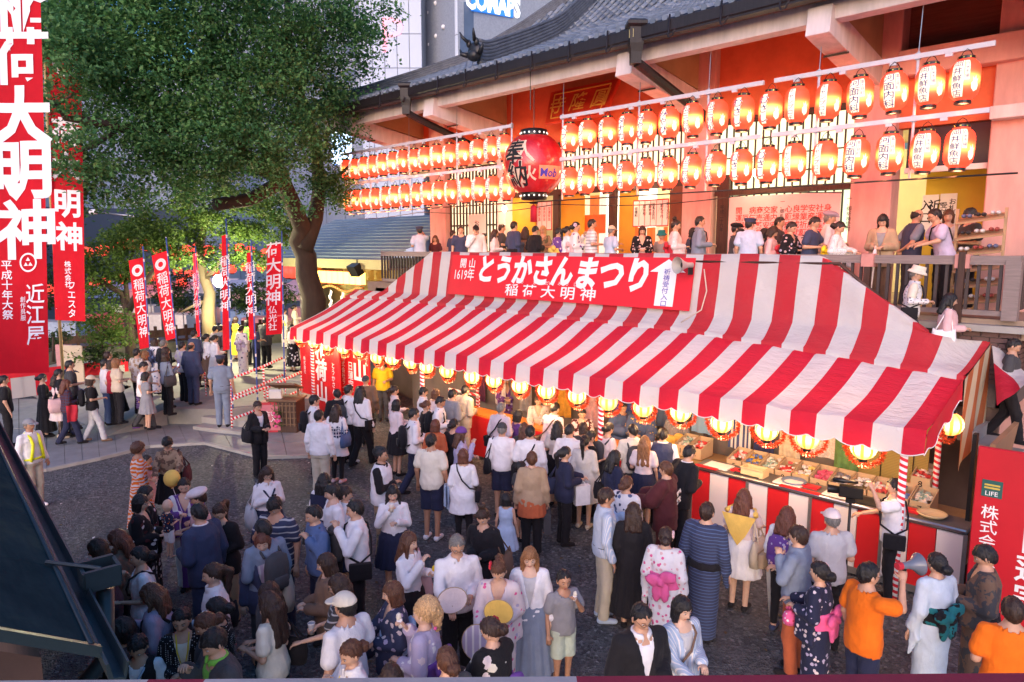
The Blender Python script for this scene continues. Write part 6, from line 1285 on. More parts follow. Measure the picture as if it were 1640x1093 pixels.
def hand(wr, fd, curl=.55, s_=1, k=1.0):
    """hand at the wrist pointing along fd: palm, four bent fingers of unequal length and a thumb"""
    fd = fd / np.linalg.norm(fd); up = np.array([0, 0, 1.0]); sd = np.cross(fd, up)
    if np.linalg.norm(sd) < .2: sd = np.array([0, 1.0, 0]) - fd * fd[1]
    sd /= np.linalg.norm(sd); nn = np.cross(sd, fd)
    # palm faces inwards/down
    V = []; m_ = MB()
    m_.tube([wr - fd * .02, wr + fd * .02, wr + fd * .055, wr + fd * .085], [.026 * k, .034 * k, .039 * k, .034 * k], 8)
    P = np.array(m_.v); c = wr + fd * .04; q = P - c; q -= nn * (q @ nn)[:, None] * .45; m_.v = [tuple(p) for p in c + q]
    for i, (off, L) in enumerate(((-.028, .062), (-.0095, .072), (.0095, .068), (.028, .053))):
        b0 = wr + fd * .075 + sd * off * k; d1 = fd * math.cos(curl * .6) - nn * math.sin(curl * .6); d2 = fd * math.cos(curl * 1.5) - nn * math.sin(curl * 1.5); p1 = b0 + d1 * L * .55 * k; p2 = p1 + d2 * L * .5 * k
        m_.tube([b0 - fd * .015, b0, p1, p2], [.0095 * k, .0098 * k, .009 * k, .0065 * k], 5)
    b0 = wr + fd * .03 - sd * .03 * s_ * k; d1 = fd * .6 - sd * .75 * s_ - nn * .25; p1 = b0 + d1 * .035 * k; p2 = p1 + (fd * .85 - sd * .2 * s_ - nn * .4) * .032 * k
    m_.tube([b0 + sd * .01 * s_, b0, p1, p2], [.013 * k, .013 * k, .0105 * k, .007 * k], 5); return m_
def sculpt_head():
    nu, nv = 30, 26; V = []; F = []
    for i in range(nv + 1):
        t = math.pi * i / nv
        for j in range(nu):
            a = 2 * math.pi * j / nu; x, y, z = math.sin(t) * math.sin(a), math.sin(t) * math.cos(a), math.cos(t)
            X, Y, Z = x * .076, y * .094, z * .118
            jaw = max(0, -z); X *= 1 - .30 * jaw ** 1.4; Y *= 1 - (.10 if y > 0 else .22) * jaw
            if y > 0:
                g = lambda cx, cz, sx_, sz: math.exp(-((X - cx) / sx_) ** 2 - ((Z - cz) / sz) ** 2)
                Y -= .006 * max(0, y) ** 2
                Y += .024 * g(0, -.030, .012, .016) * y + .010 * g(0, -.004, .010, .030) * y - .011 * (g(.032, .006, .020, .014) + g(-.032, .006, .020, .014)) * y + .006 * (g(.03, .028, .026, .010) + g(-.03, .028, .026, .010)) * y
                Y += .007 * (g(0, -.062, .022, .006) + .8 * g(0, -.074, .018, .006)) * y - .004 * g(0, -.068, .024, .003) * y + .008 * g(0, -.100, .020, .014) * y + .004 * (g(.042, -.02, .02, .02) + g(-.042, -.02, .02, .02)) * y
            V.append((X, Y, Z))
    mi = []
    for i in range(nv):
        for j in range(nu):
            F.append((i * nu + j, i * nu + (j + 1) % nu, (i + 1) * nu + (j + 1) % nu, (i + 1) * nu + j)); c = np.mean([V[q] for q in F[-1]], axis=0)
            mi.append(2 if (c[1] > .05 and abs(c[0]) < .024 and -.078 < c[2] < -.056) else 0)
    m_ = MB(); m_.add(V, F); m_.m = mi
    for s_ in (1, -1):
        m_.ell((.078 * s_, -.008, -.012), (.010, .020, .032), 8, 6, 0)
        m_.ell((.031 * s_, .0755, .004), (.0125, .0082, .0042), 10, 6, 1); m_.ell((.031 * s_, .0818, .0035), (.0062, .0035, .0048), 8, 5, 3)
        m_.add([(.013 * s_, .0865, .0245), (.030 * s_, .0855, .031), (.049 * s_, .0735, .026), (.049 * s_, .0735, .0215), (.030 * s_, .0855, .0255), (.013 * s_, .0865, .019)], [(0, 1, 4, 5), (1, 2, 3, 4)], 3)
        m_.add([(.015 * s_, .0835, .007), (.031 * s_, .0860, .0125), (.047 * s_, .0775, .007), (.046 * s_, .0775, .0045), (.031 * s_, .0862, .0095), (.016 * s_, .0835, .0045)], [(0, 1, 4, 5), (1, 2, 3, 4)], 3)
    return np.array(m_.v, np.float32), list(m_.f), list(m_.m)
HV, HF, HM = sculpt_head()
HAIR = {}
def hair_mesh(st, tilt=0):
    tilt = int(round(tilt / 8.0)) * 8 if st in ('pony', 'long', 'vlong', 'wavy', 'curlyup') else 0
    if (st, tilt) in HAIR: return HAIR[st, tilt]
    h = .0105; lo = np.array([-.16, -.22, -.50 if 'long' in st or st in ('pony', 'wavy') else -.20]); hi = np.array([.16, .16, .23 if st in ('topbun', 'curlyup') else .165]); X, Y, Z = gridfor(lo, hi, h)
    phi = np.abs(np.arctan2(X, Y + .01)); base = ell3(X, Y, Z, (0, -.010, .010), (.085, .106, .119))
    if st in ('bob', 'long', 'vlong', 'wavy', 'girlbob'): base = smin(base, np.maximum(np.maximum(elli(X, Y + .014, .089 + 0 * Z, .099 + 0 * Z), Z - .02), (-.125 if 'bob' in st else -.08) - Z), .02)
    bottom = {'short': ([0, .6, .95, 1.25, 1.6, 2.2, 3.15], [.070, .062, .045, -.005, -.025, -.055, -.085]), 'fringe': ([0, .6, .95, 1.25, 1.6, 2.2, 3.15], [.040, .038, .02, -.03, -.04, -.07, -.095]), 'buzz': ([0, .7, 1.0, 1.3, 1.7, 2.2, 3.15], [.082, .07, .05, .0, -.01, -.045, -.07]),
              'bob': ([0, .55, .75, .95, 1.4, 3.15], [.040, .036, .01, -.118, -.125, -.12]), 'girlbob': ([0, .55, .75, .95, 1.4, 3.15], [.030, .026, .0, -.10, -.11, -.105]), 'up': ([0, .5, .95, 1.3, 1.7, 2.2, 3.15], [.066, .06, .03, -.005, -.02, -.05, -.075])}
    bb_ = bottom.get(st) or (bottom['bob'] if st in ('long', 'vlong', 'wavy') else bottom['up'])
    zb = np.interp(phi.ravel(), *bb_).reshape(phi.shape); d = np.maximum(base, zb - Z)
    strand = .0055 * np.sin(phi * 30 + 2.5 * np.sin(Z * 22)) * np.clip(1.2 - np.abs(Z) * 2, .3, 1) + .004 * np.sin(X * 90 + Z * 25) * np.sin(Y * 80 + Z * 14)
    if st == 'short' or st == 'fringe': strand = strand + .005 * np.sin(X * 75 + 9 * Z) * np.sin(Y * 68 + 2 * np.sin(X * 40)) * (Z > .02)
    if st in ('long', 'vlong', 'wavy'):
        e = -.22 if st == 'long' else -.38
        for s_ in (1, -1, 0): d = smin(d, cone(X, Y, Z, (.055 * s_, -.065 - .01 * (s_ == 0), -.06), (.075 * s_, -.105 - .02 * (s_ == 0), e), .052, .040), .03)
        for s_ in (1, -1): d = smin(d, cone(X, Y, Z, (.078 * s_, .012, .0), (.092 * s_, .035, -.17 if st == 'long' else -.26), .026, .020), .02)
        strand = strand + (.010 * np.sin(Z * 42 + X * 20) if st == 'wavy' else 0)
    if st == 'pony': d = smin(d, cone(X, Y, Z, (0, -.115, .03), (.01, -.165, -.03), .035, .042), .02); d = smin(d, cone(X, Y, Z, (.01, -.165, -.03), (.02, -.13, -.30), .042, .016), .02)
    if st == 'bun': d = smin(d, ell3(X, Y, Z, (0, -.125, -.02), (.058, .05, .052)), .012)
    if st == 'topbun': d = smin(d, ell3(X, Y, Z, (0, -.07, .145), (.048, .046, .042)), .012)
    if st == 'curlyup': d = smin(d, ell3(X, Y, Z, (0, -.06, .07), (.10, .11, .115)), .02); d = smin(d, cone(X, Y, Z, (.03, -.13, 0), (.05, -.12, -.16), .06, .035), .03); strand = .010 * np.sin(X * 62 + 3 * np.sin(Z * 41 + Y * 30)) * np.sin(Y * 66 + 3 * np.sin(X * 38)) * np.sin(Z * 58 + 2 * np.sin(X * 50)) + .005 * np.sin(X * 140 + Z * 90) * np.sin(Y * 130)
    if st == 'perm': d = np.maximum(ell3(X, Y, Z, (0, -.014, .018), (.102, .118, .125)), np.interp(phi.ravel(), [0, .6, 1, 1.4, 3.15], [.055, .05, .0, -.05, -.09]).reshape(phi.shape) - Z); strand = .008 * np.sin(X * 85) * np.sin(Y * 80) * np.sin(Z * 75)
    if st == 'mohawk': d = np.minimum(np.maximum(ell3(X, Y, Z, (0, -.012, .012), (.080, .100, .122)), np.interp(phi.ravel(), *bottom['buzz']).reshape(phi.shape) - Z), np.maximum(ell3(X, Y, Z, (0, -.03, .04), (.034, .12, .115)), -Z)); 
    if st == 'halfbald': d = np.maximum(np.maximum(base, np.interp(phi.ravel(), [0, 1.0, 1.3, 1.7, 2.2, 3.15], [.2, .2, -.005, -.02, -.05, -.08]).reshape(phi.shape) - Z), Z - .045 + .1 * (Y > 0) * Y)
    V, Q = surfnet(d - strand, lo, h)
    if tilt: V[:, 1] += math.tan(R(tilt)) * np.maximum(0, -.06 - V[:, 2]) * .92
    HAIR[st, tilt] = mesh_np('hair', V, Q, None, True); return HAIR[st, tilt]
def hat_mesh(st):
    k = 'hat' + st
    if k in HAIR: return HAIR[k]
    h = .011; lo = np.array([-.18, -.18, -.02]); hi = np.array([.18, .24, .19]); X, Y, Z = gridfor(lo, hi, h)
    if st == 'cap': d = np.maximum(ell3(X, Y, Z, (0, -.008, .03), (.097, .117, .115)), .045 - Z); d = np.minimum(d, np.maximum(np.maximum(elli(X, Y - .09, .085 + 0 * Z, .10 + 0 * Z), np.abs(Z - .058 + .15 * (Y - .08)) - .010), .05 - Y))
    if st == 'bucket': d = np.maximum(np.maximum(elli(X, Y, .098 - .12 * (Z - .06), .115 - .12 * (Z - .06)), .03 - Z), Z - .15); d = np.minimum(d, np.maximum(elli(X, Y, .115 + .6 * (.06 - Z), .135 + .6 * (.06 - Z)), np.maximum(Z - .062, .015 - Z)))
    if st == 'beret': d = ell3(X, Y, Z, (0, -.01, .085), (.125, .14, .062)); d = np.minimum(d, np.maximum(np.maximum(elli(X, Y - .08, .07 + 0 * Z, .075 + 0 * Z), np.abs(Z - .058) - .012), .03 - Y))
    if st == 'beanie': d = np.maximum(ell3(X, Y, Z, (0, -.012, .02), (.095, .115, .128)), .035 - Z)
    if st == 'police': d = np.maximum(np.maximum(elli(X, Y, .092 + .35 * (Z - .05), .110 + .35 * (Z - .05)), .045 - Z), Z - .125); d = smin(d, ell3(X, Y, Z, (0, 0, .118), (.125, .138, .022)), .01); d = np.minimum(d, np.maximum(np.maximum(elli(X, Y - .085, .075 + 0 * Z, .07 + 0 * Z), np.abs(Z - .052 + .3 * (Y - .09)) - .010), .06 - Y))
    V, Q = surfnet(d, lo, h); HAIR[k] = mesh_np('hat', V, Q, None, True); return HAIR[k]
PAL = {'white': (.78, .76, .78), 'cream': (.72, .66, .55), 'black': (.014, .013, .016), 'navy': (.022, .026, .06), 'denim': (.09, .14, .28), 'ltblue': (.42, .52, .68), 'grey': (.26, .26, .28), 'ltgrey': (.48, .48, .50), 'dkgrey': (.06, .06, .066), 'pink': (.70, .45, .46), 'palepink': (.74, .62, .62), 'red': (.52, .03, .05), 'orange': (.80, .16, .01), 'rust': (.48, .12, .05), 'yellow': (.85, .62, .03), 'scarf': (.80, .52, .12), 'beige': (.56, .47, .36), 'tan': (.40, .28, .18), 'brown': (.16, .10, .07), 'maroon': (.09, .022, .026), 'lav': (.48, .42, .58), 'purple': (.15, .06, .28), 'plum': (.10, .065, .085), 'olive': (.16, .15, .09), 'steel': (.20, .24, .32), 'navyu': (.045, .055, .11), 'khaki': (.50, .45, .35), 'mint': (.48, .56, .46), 'iceb': (.55, .64, .74), 'teal': (.02, .18, .20), 'green': (.20, .55, .08), 'hotpink': (.75, .12, .30), 'mauve': (.36, .30, .40), 'stone': (.60, .56, .52)}
def hexc(s_): return PAL[s_]
def fabric(spec):
    k = 'fab_' + spec
    if k in MATS: return MATS[k]
    p = spec.split('/'); kind = p[0]
    if len(p) == 1:
        c = hexc(kind); m, t, b = nt(k); v = coords(t); n1 = noise(t, v, 5, 5); t.links.new(ramp(t, n1, [(.25, mul(c, .82)), (.75, mul(c, 1.12))]), b.inputs['Base Color']); bump(t, b, noise(t, coords(t, (1, 1, .45)), 17, 6, .6), .5, .03)
    else:
        a, b2 = hexc(p[1]), hexc(p[2]); m, t, b = nt(k); v = coords(t)
        if kind == 'hs': x = N(t, 'ShaderNodeSeparateXYZ'); t.links.new(v, x.inputs[0]); f = math_(t, 'LESS_THAN', math_(t, 'FRACT', math_(t, 'MULTIPLY', x.outputs[2], float(p[3]) if len(p) > 3 else 18)), .22)
        elif kind == 'vs': x = N(t, 'ShaderNodeSeparateXYZ'); t.links.new(v, x.inputs[0]); f = math_(t, 'LESS_THAN', math_(t, 'FRACT', math_(t, 'MULTIPLY', math_(t, 'ADD', x.outputs[0], math_(t, 'MULTIPLY', x.outputs[1], .6)), float(p[3]) if len(p) > 3 else 30)), .3)
        elif kind == 'plaid':
            x = N(t, 'ShaderNodeSeparateXYZ'); t.links.new(v, x.inputs[0]); g_ = [math_(t, 'LESS_THAN', math_(t, 'FRACT', math_(t, 'MULTIPLY', q, 14)), .25) for q in (math_(t, 'ADD', x.outputs[0], x.outputs[1]), x.outputs[2])]; f = math_(t, 'MAXIMUM', *g_)
        elif kind == 'dot': vo = N(t, 'ShaderNodeTexVoronoi'); vo.inputs['Scale'].default_value = 45; vo.inputs['Randomness'].default_value = .15; t.links.new(v, vo.inputs['Vector']); f = math_(t, 'LESS_THAN', vo.outputs['Distance'], .25)
        elif kind == 'zig': wv = N(t, 'ShaderNodeTexWave'); wv.inputs['Scale'].default_value = 5; wv.inputs['Distortion'].default_value = 9; wv.inputs['Detail'].default_value = 1; wv.bands_direction = 'Z'; t.links.new(v, wv.inputs['Vector']); f = math_(t, 'LESS_THAN', wv.outputs['Fac'], .45)
        elif kind == 'wave': wv = N(t, 'ShaderNodeTexWave'); wv.inputs['Scale'].default_value = 9; wv.inputs['Distortion'].default_value = 5; wv.inputs['Detail'].default_value = 3; wv.bands_direction = 'Z'; t.links.new(v, wv.inputs['Vector']); f = math_(t, 'LESS_THAN', wv.outputs['Fac'], .35)
        elif kind == 'camo': f = math_(t, 'GREATER_THAN', noise(t, v, 9, 2), .52)
        else:
            vo = N(t, 'ShaderNodeTexVoronoi'); vo.inputs['Scale'].default_value = float(p[3]) if len(p) > 3 else 14; t.links.new(v, vo.inputs['Vector'])
            nz = noise(t, v, 30, 2); f = math_(t, 'LESS_THAN', math_(t, 'ADD', vo.outputs['Distance'], math_(t, 'MULTIPLY', nz, .35)), .50)
            sc = N(t, 'ShaderNodeSeparateColor'); t.links.new(vo.outputs['Color'], sc.inputs[0]); b2 = mix(t, math_(t, 'GREATER_THAN', sc.outputs[0], .55), b2, hexc(p[4]) if len(p) > 4 else mul(hexc(p[2]), .8))
            f = math_(t, 'MULTIPLY', f, math_(t, 'GREATER_THAN', sc.outputs[1], .25))
        col = mix(t, f, a, b2); n1 = noise(t, v, 5, 4); col = mix(t, .25, col, mix(t, n1, (0, 0, 0), col, 'MIX')); t.links.new(col, b.inputs['Base Color']); bump(t, b, noise(t, coords(t, (1, 1, .45)), 17, 6, .6), .45, .03)
    b.inputs['Roughness'].default_value = .82; b.inputs['Specular IOR Level'].default_value = .2; b.inputs['Sheen Weight'].default_value = .05; MATS[k] = m; return m
def hairmat(n_):
    c = {'bk': (.010, .009, .010), 'db': (.028, .014, .010), 'br': (.075, .030, .016), 'rb': (.10, .032, .018), 'lb': (.19, .085, .035), 'bl': (.42, .26, .13), 'gy': (.13, .125, .12)}[n_]; k = 'hair_' + n_
    if k in MATS: return MATS[k]
    m, t, b = nt(k); v = coords(t, (60, 60, 5)); n1 = noise(t, v, 3, 5, .7); t.links.new(ramp(t, n1, [(.32, mul(c, .35)), (.72, mul(c, 2.3))]), b.inputs['Base Color']); b.inputs['Roughness'].default_value = .42; b.inputs['Specular IOR Level'].default_value = .45; bump(t, b, n1, .9, .008); MATS[k] = m; return m
def skin(n_):
    k = 'skin%d' % n_
    if k in MATS: return MATS[k]
    c = [(.58, .34, .23), (.52, .29, .19), (.44, .23, .14), (.62, .39, .28)][n_]; m, t, b = nt(k); t.links.new(ramp(t, noise(t, coords(t), 12, 4), [(.3, mul(c, .88)), (.7, mul(c, 1.08))]), b.inputs['Base Color']); b.inputs['Roughness'].default_value = .5; b.inputs['Subsurface Weight'].default_value = 0; MATS[k] = m; return m
M_eyew = plain('eye_white', (.62, .60, .58), .3, .02, 3, 0); M_dark = plain('eye_dark', (.012, .009, .009), .3, .1, 3, 0); M_lip = plain('lip', (.48, .16, .14), .45, .05, 9, 0)
GL = MB()
for s_ in (1, -1): GL.tube([(.031 * s_ + .021 * math.cos(a), .093, .003 + .016 * math.sin(a)) for a in np.linspace(0, 2 * math.pi, 13)], .0022, 4); GL.tube([(.052 * s_, .092, .006), (.080 * s_, .0, .004)], .002, 4)
GL.tube([(-.011, .094, .005), (.011, .094, .005)], .002, 4); GLM = GL.mesh('glasses')
from mathutils import Matrix, Vector, Euler
def person(x, y, z, hgt, az, pose, sex, top, bottom, hair, turn, tilt, label, extra=(), lean=0, sk=0, group=None):
    """az: world heading the person faces (radians, 0 = +Y, clockwise seen from above is negative)"""
    k = hgt / 1.70; kid = hgt < 1.42; hs = 1.75 if hgt < .9 else (1.0 if hgt >= 1.55 else (1.06 if not kid else 1.2)) * (1.01 if sex == 'f' else .98)
    rt_ = thing('person', label, 'person', (x, y, z), az, group); rt_.scale = (k, k, k)
    pose = tuple(pose.split(',')); V, Q, J = body_mesh(pose, sex); V = sheared(V, lean)
    hc = np.array([0, .016 + (0 if not kid else .0), 1.585 + .118 * (hs - 1)]); hcl = sheared(hc[None], lean)[0]
    M = Matrix.Translation(Vector(hcl)) @ Euler((R(-tilt), 0, R(turn))).to_matrix().to_4x4() @ Matrix.Scale(hs / (1 if not kid else 1), 4)
    Mn = np.array(M); hv_ = HV @ Mn[:3, :3].T + Mn[:3, 3]
    parts_v = [V, hv_]; nb = len(V); F_ = [tuple(q) for q in Q.tolist()]; mi = [0] * len(F_); F_ += [tuple(i + nb for i in q) for q in HF]; mi += HM; nb += len(hv_)
    for s_ in (1, -1):
        w, e = J['w', s_], J['e', s_]; fd = (w - e); fd = fd / np.linalg.norm(fd); nm_ = pose[0 if s_ == 1 else 1]
        curl = {'down': .45, 'hold': 1.0, 'phone': 1.0, 'eat': 1.1, 'fwd': .6, 'strap': 1.2, 'up': 1.2, 'hip': .5}.get(nm_, .6); hm = hand(w, fd, curl, s_, 1.0 if sex == 'm' else .9); hv2 = sheared(np.array(hm.v), lean)
        F_ += [tuple(i + nb for i in q) for q in hm.f]; mi += [0] * len(hm.f); parts_v.append(hv2); nb += len(hv2)
    me = mesh_np('body', np.concatenate(parts_v), F_, mi, True); link('body', me, rt_, [skin(sk), M_eyew, M_lip, M_dark])
    if top.split(':')[0].split('=')[0] in ('jacket', 'cardigan'): top = top.replace('+shirt:long=', '+inner=').replace('+shirt=', '+inner=').replace('+tee=', '+inner=')
    for spec in (bottom, top):
        for one in spec.split('+'):
            if not one: continue
            g_, c_ = one.split('='); kk = g_.split(':')[0]
            nm = {'tee': 't_shirt', 'inner': 'shirt', 'tank': 'top', 'ldress': 'dress', 'longskirt': 'skirt', 'happi': 'happi_coat', 'miniskirt': 'shirt_hem', 'leggings': 'leggings', 'tunic': 'tunic', 'shoes': 'shoes'}.get(kk, kk)
            if kk == 'shoes': link('shoes', cloth_mesh('shoes', pose, sex, 0), rt_, [fabric(c_)]); continue
            link(nm, cloth_mesh(g_, pose, sex, lean), rt_, [fabric(c_)])
    hd = hair.split('+')
    Mh = M
    for q in hd:
        if not q: continue
        a, b_ = q.split('=')
        if a.startswith('hat'): o = link('hat', hat_mesh(a[4:]), rt_, [fabric(b_)])
        elif a == 'glasses': o = link('glasses', GLM, rt_, [M_dark])
        elif a == 'flower':
            m_ = MB()
            for i in range(7): an = i * .9; m_.ell((.085 + .0 * i, -.03 + .028 * math.cos(an), .045 + .028 * math.sin(an)), (.018, .022, .022), 7, 5)
            o = m_.build('hair_flower', [fabric(b_)], rt_, True)
        elif a == 'pins':
            m_ = MB()
            for i in range(4): m_.ell((.07 * math.sin(i * 1.4) + .03, -.09 - .01 * i, .03 - .05 * i), (.018, .018, .018), 7, 5)
            o = m_.build('hair_beads', [fabric(b_)], rt_, True)
        elif a == 'mask': o = MB().ell((0, .075, -.055), (.052, .032, .035), 10, 8).build('face_mask', [fabric(b_)], rt_, True)
        else: o = link('hair', hair_mesh(a, tilt + lean), rt_, [hairmat(b_)])
        o.matrix_local = Mh
    for ex in extra: accessory(rt_, ex, J, pose, sex, lean, k)
    return rt_
def W_of(rt_, p):
    M = Matrix.Translation(rt_.location) @ Euler(rt_.rotation_euler).to_matrix().to_4x4() @ Matrix.Diagonal(Vector((rt_.scale[0],) * 3 + (1,))); return M @ Vector(p), M
def accessory(rt_, ex, J, pose, sex, lean, k):
    """things carried by a person: each one a thing of its own, standing at the hand, hip or back"""
    kind, col, side, lab = ex; s_ = 1 if side == 'R' else -1; fm = lambda: fabric(col)
    if kind == 'part':   # printed or worn details that belong to the clothes
        if col == 'vest':
            m_ = MB()
            for q in (1, -1):
                m_.tube(list(sheared(np.array([(.13 * q, .135, .93), (.10 * q, .155, 1.12), (.075 * q, .150, 1.25), (.085 * q, .11, 1.38), (.09 * q, .0, 1.452), (.09 * q, -.10, 1.38), (.05 * q, -.155, 1.2), (.0, -.160, 1.0)]), lean)), .026, 6)
            m_.tube([(.19 * math.cos(a), .150 * math.sin(a), .97) for a in np.linspace(0, 2 * math.pi, 25)], .022, 6); m_.build('reflective_vest', [plain('vest_yellow', (.75, .80, .02), .5)], rt_, True); return
        if col == 'crest':
            sign_text(rt_, '祭', .22, .03, M_white, (0, -.20, 1.22), (-1, 0, 0), (0, 0, 1), 'crest', .012); return
        if col == 'scarf':
            m_ = MB(); P = [[(x * (.23 - .0 * v) * (1 - .55 * v), -.165 - .02 * v - .04 * (1 - abs(x)) * 0, 1.40 - .42 * v * (1 - .35 * abs(x))) for v in np.linspace(0, 1, 6)] for x in np.linspace(-1, 1, 9)]; m_.grid(P); m_.tube([(-.2, -.08, 1.40), (-.14, .05, 1.43), (0, .13, 1.33), (.14, .05, 1.43), (.2, -.08, 1.40)], .035, 7); m_.build('scarf', [fabric('scarf')], rt_, True); return
        if col == 'sailor':
            m_ = MB(); m_.grid([[(x * .16, -.150 - .01 * v + .03 * abs(x), 1.42 - .2 * v) for v in (0, .5, 1)] for x in (-1, -.5, 0, .5, 1)]); m_.tube([(-.13, -.02, 1.42), (-.07, .12, 1.34), (0, .155, 1.22), (.07, .12, 1.34), (.13, -.02, 1.42)], .016, 6); m_.build('sailor_collar', [fabric('navy')], rt_, True); return
        if col == 'lanyard':
            MB().tube(list(sheared(np.array([(-.06, .03, 1.46), (-.05, .14, 1.33), (0, .165, 1.12), (.05, .14, 1.33), (.06, .03, 1.46)]), lean)), .007, 5).build('lanyard', [fabric('yellow')], rt_, True); return
        if col == 'belt': MB().tube([(.182 * math.cos(a), .132 * math.sin(a), 1.0) for a in np.linspace(0, 2 * math.pi, 25)], .014, 5).build('belt', [fabric('black')], rt_, True); return
        if col == 'shirtfront': MB().grid([[(x * (.02 + .06 * v), .128 + .012 * (1 - abs(x)), 1.08 + .36 * v) for v in (0, .5, 1)] for x in (-1, 0, 1)]).build('shirt_front', [fabric('white')], rt_); return
    base = thing({'bag': 'shoulder_bag', 'tote': 'tote_bag', 'backpack': 'backpack', 'strapbag': 'crossbody_bag', 'shopping': 'shopping_bag', 'fan': 'paper_fan', 'phone': 'phone', 'snack': 'snack', 'paper': 'paper', 'balloon': 'balloon', 'megaphone': 'megaphone', 'umbrella': 'umbrella', 'camera': 'video_camera', 'coat': 'folded_jacket', 'cup': 'cup', 'pouch': 'drawstring_pouch', 'bottle': 'bottle', 'ring': 'straw_fan'}[kind], lab, {'bag': 'bag', 'tote': 'bag', 'backpack': 'backpack', 'strapbag': 'bag', 'shopping': 'bag', 'fan': 'fan', 'phone': 'phone', 'snack': 'snack', 'paper': 'paper', 'balloon': 'balloon', 'megaphone': 'megaphone', 'umbrella': 'umbrella', 'camera': 'camera', 'coat': 'jacket', 'cup': 'cup', 'pouch': 'pouch', 'bottle': 'bottle', 'ring': 'fan'}[kind], rt_.location)
    base.rotation_euler = rt_.rotation_euler; base.scale = rt_.scale
    w = sheared(J['w', s_][None], lean)[0]; e = J['e', s_]; fd = (J['w', s_] - e); fd /= np.linalg.norm(fd); hnd = w + fd * .07
    L = lambda pts: [tuple(p) for p in sheared(np.array(pts, float), lean)]
    if kind in ('bag', 'tote'):
        big = 1.25 if kind == 'tote' else 1.0; c = np.array([.245 * s_, -.06, .98 if kind == 'bag' else .92]); m_ = MB(); n = 12; V = []; F = []
        for i, (zz, kx, ky) in enumerate(((-.15, .55, .75), (-.14, 1, .95), (-.02, 1.05, 1.08), (.10, .62, 1.0), (.14, .22, .96), (.145, .1, .9))):
            for j in range(n): a = 2 * math.pi * j / n; ca, sa = math.cos(a), math.sin(a); V.append((c[0] + .062 * big * kx * math.copysign(abs(ca) ** .7, ca), c[1] + .17 * big * ky * math.copysign(abs(sa) ** .6, sa), c[2] + zz * big - .03 * math.cos(sa * 2) * (i > 3)))
        for i in range(5):
            for j in range(n): F.append((i * n + j, i * n + (j + 1) % n, (i + 1) * n + (j + 1) % n, (i + 1) * n + j))
        F += [tuple(range(n - 1, -1, -1)), tuple(range(5 * n, 6 * n))]; m_.add(V, F); bo = m_.build('body', [fm()], base, True)
        for q in (-.035, .035): MB().tube(L([(c[0] + q, c[1] + .12, c[2] + .13 * big), (.19 * s_, .04, 1.30), (.155 * s_, .0 + q, 1.455), (.19 * s_, -.09, 1.30), (c[0] + q, c[1] - .12, c[2] + .13 * big)]), .010, 6).build('strap', [fm()], base, True)
    elif kind == 'strapbag':
        MB().tube(L([(.235 * -s_, -.02, 1.02), (.14 * -s_, .15, 1.10), (0, .165, 1.24), (.08 * s_, .13, 1.38), (.11 * s_, .0, 1.455), (.08 * s_, -.13, 1.38), (0, -.165, 1.22), (.13 * -s_, -.155, 1.08), (.235 * -s_, -.02, 1.02)]), .013, 6).build('strap', [fm()], base, True)
        bevel(MB().box((.25 * -s_, -.02, .93), (.08, .26, .2)).build('body', [fm()], base, True), .02, 2); MB().box((.293 * -s_, -.02, .985), (.008, .25, .1)).build('flap', [fm()], base)
    elif kind == 'backpack':
        m_ = MB(); prf = [(.0, -.21), (.10, -.20), (.14, -.10), (.14, .06), (.12, .17), (.06, .215), (0, .22)]; m_.lathe(prf, 14, cap=False); V = np.array(m_.v); V[:, 0] *= 1.05; V[:, 1] = V[:, 1] * .55 - .215; V[:, 2] += 1.17; m_.v = L(V); m_.build('body', [fm()], base, True)
        for q in (1, -1): MB().tube(L([(.10 * q, -.15, 1.02), (.15 * q, .0, 1.10), (.12 * q, .135, 1.22), (.105 * q, .10, 1.37), (.105 * q, .0, 1.452), (.10 * q, -.15, 1.34)]), .016, 6).build('strap', [fm()], base, True)
        bevel(MB().box(L([(0, -.30, 1.08)])[0], (.17, .04, .14)).build('pocket', [fm()], base, True), .015)
    elif kind == 'shopping':
        c = hnd + np.array([0, 0, -.27]); MB().box(c, (.11, .26, .34)).build('body', [fm()], base)
        for q in (-.04, .04): MB().tube([(c[0] + q, c[1] - .07, c[2] + .17), tuple(hnd + np.array([q * .3, 0, -.01])), (c[0] + q, c[1] + .07, c[2] + .17)], .006, 5).build('handle', [fm()], base)
        if col.startswith('hs') is False: MB().box(c + np.array([0, .131, 0]), (.10, .004, .33)).build('side', [fabric('teal')], base)
    elif kind in ('fan', 'ring'):
        c = hnd + np.array([0, .05, .16]) if kind == 'fan' else hnd + np.array([.0, .06, -.05]); m_ = MB(); n = 22; rx, rz_ = (.15, .135) if kind == 'fan' else (.17, .20); V = [(c[0] + rx * math.cos(2 * math.pi * j / n), c[1] + q, c[2] + rz_ * math.sin(2 * math.pi * j / n)) for q in (-.004, .004) for j in range(n)]
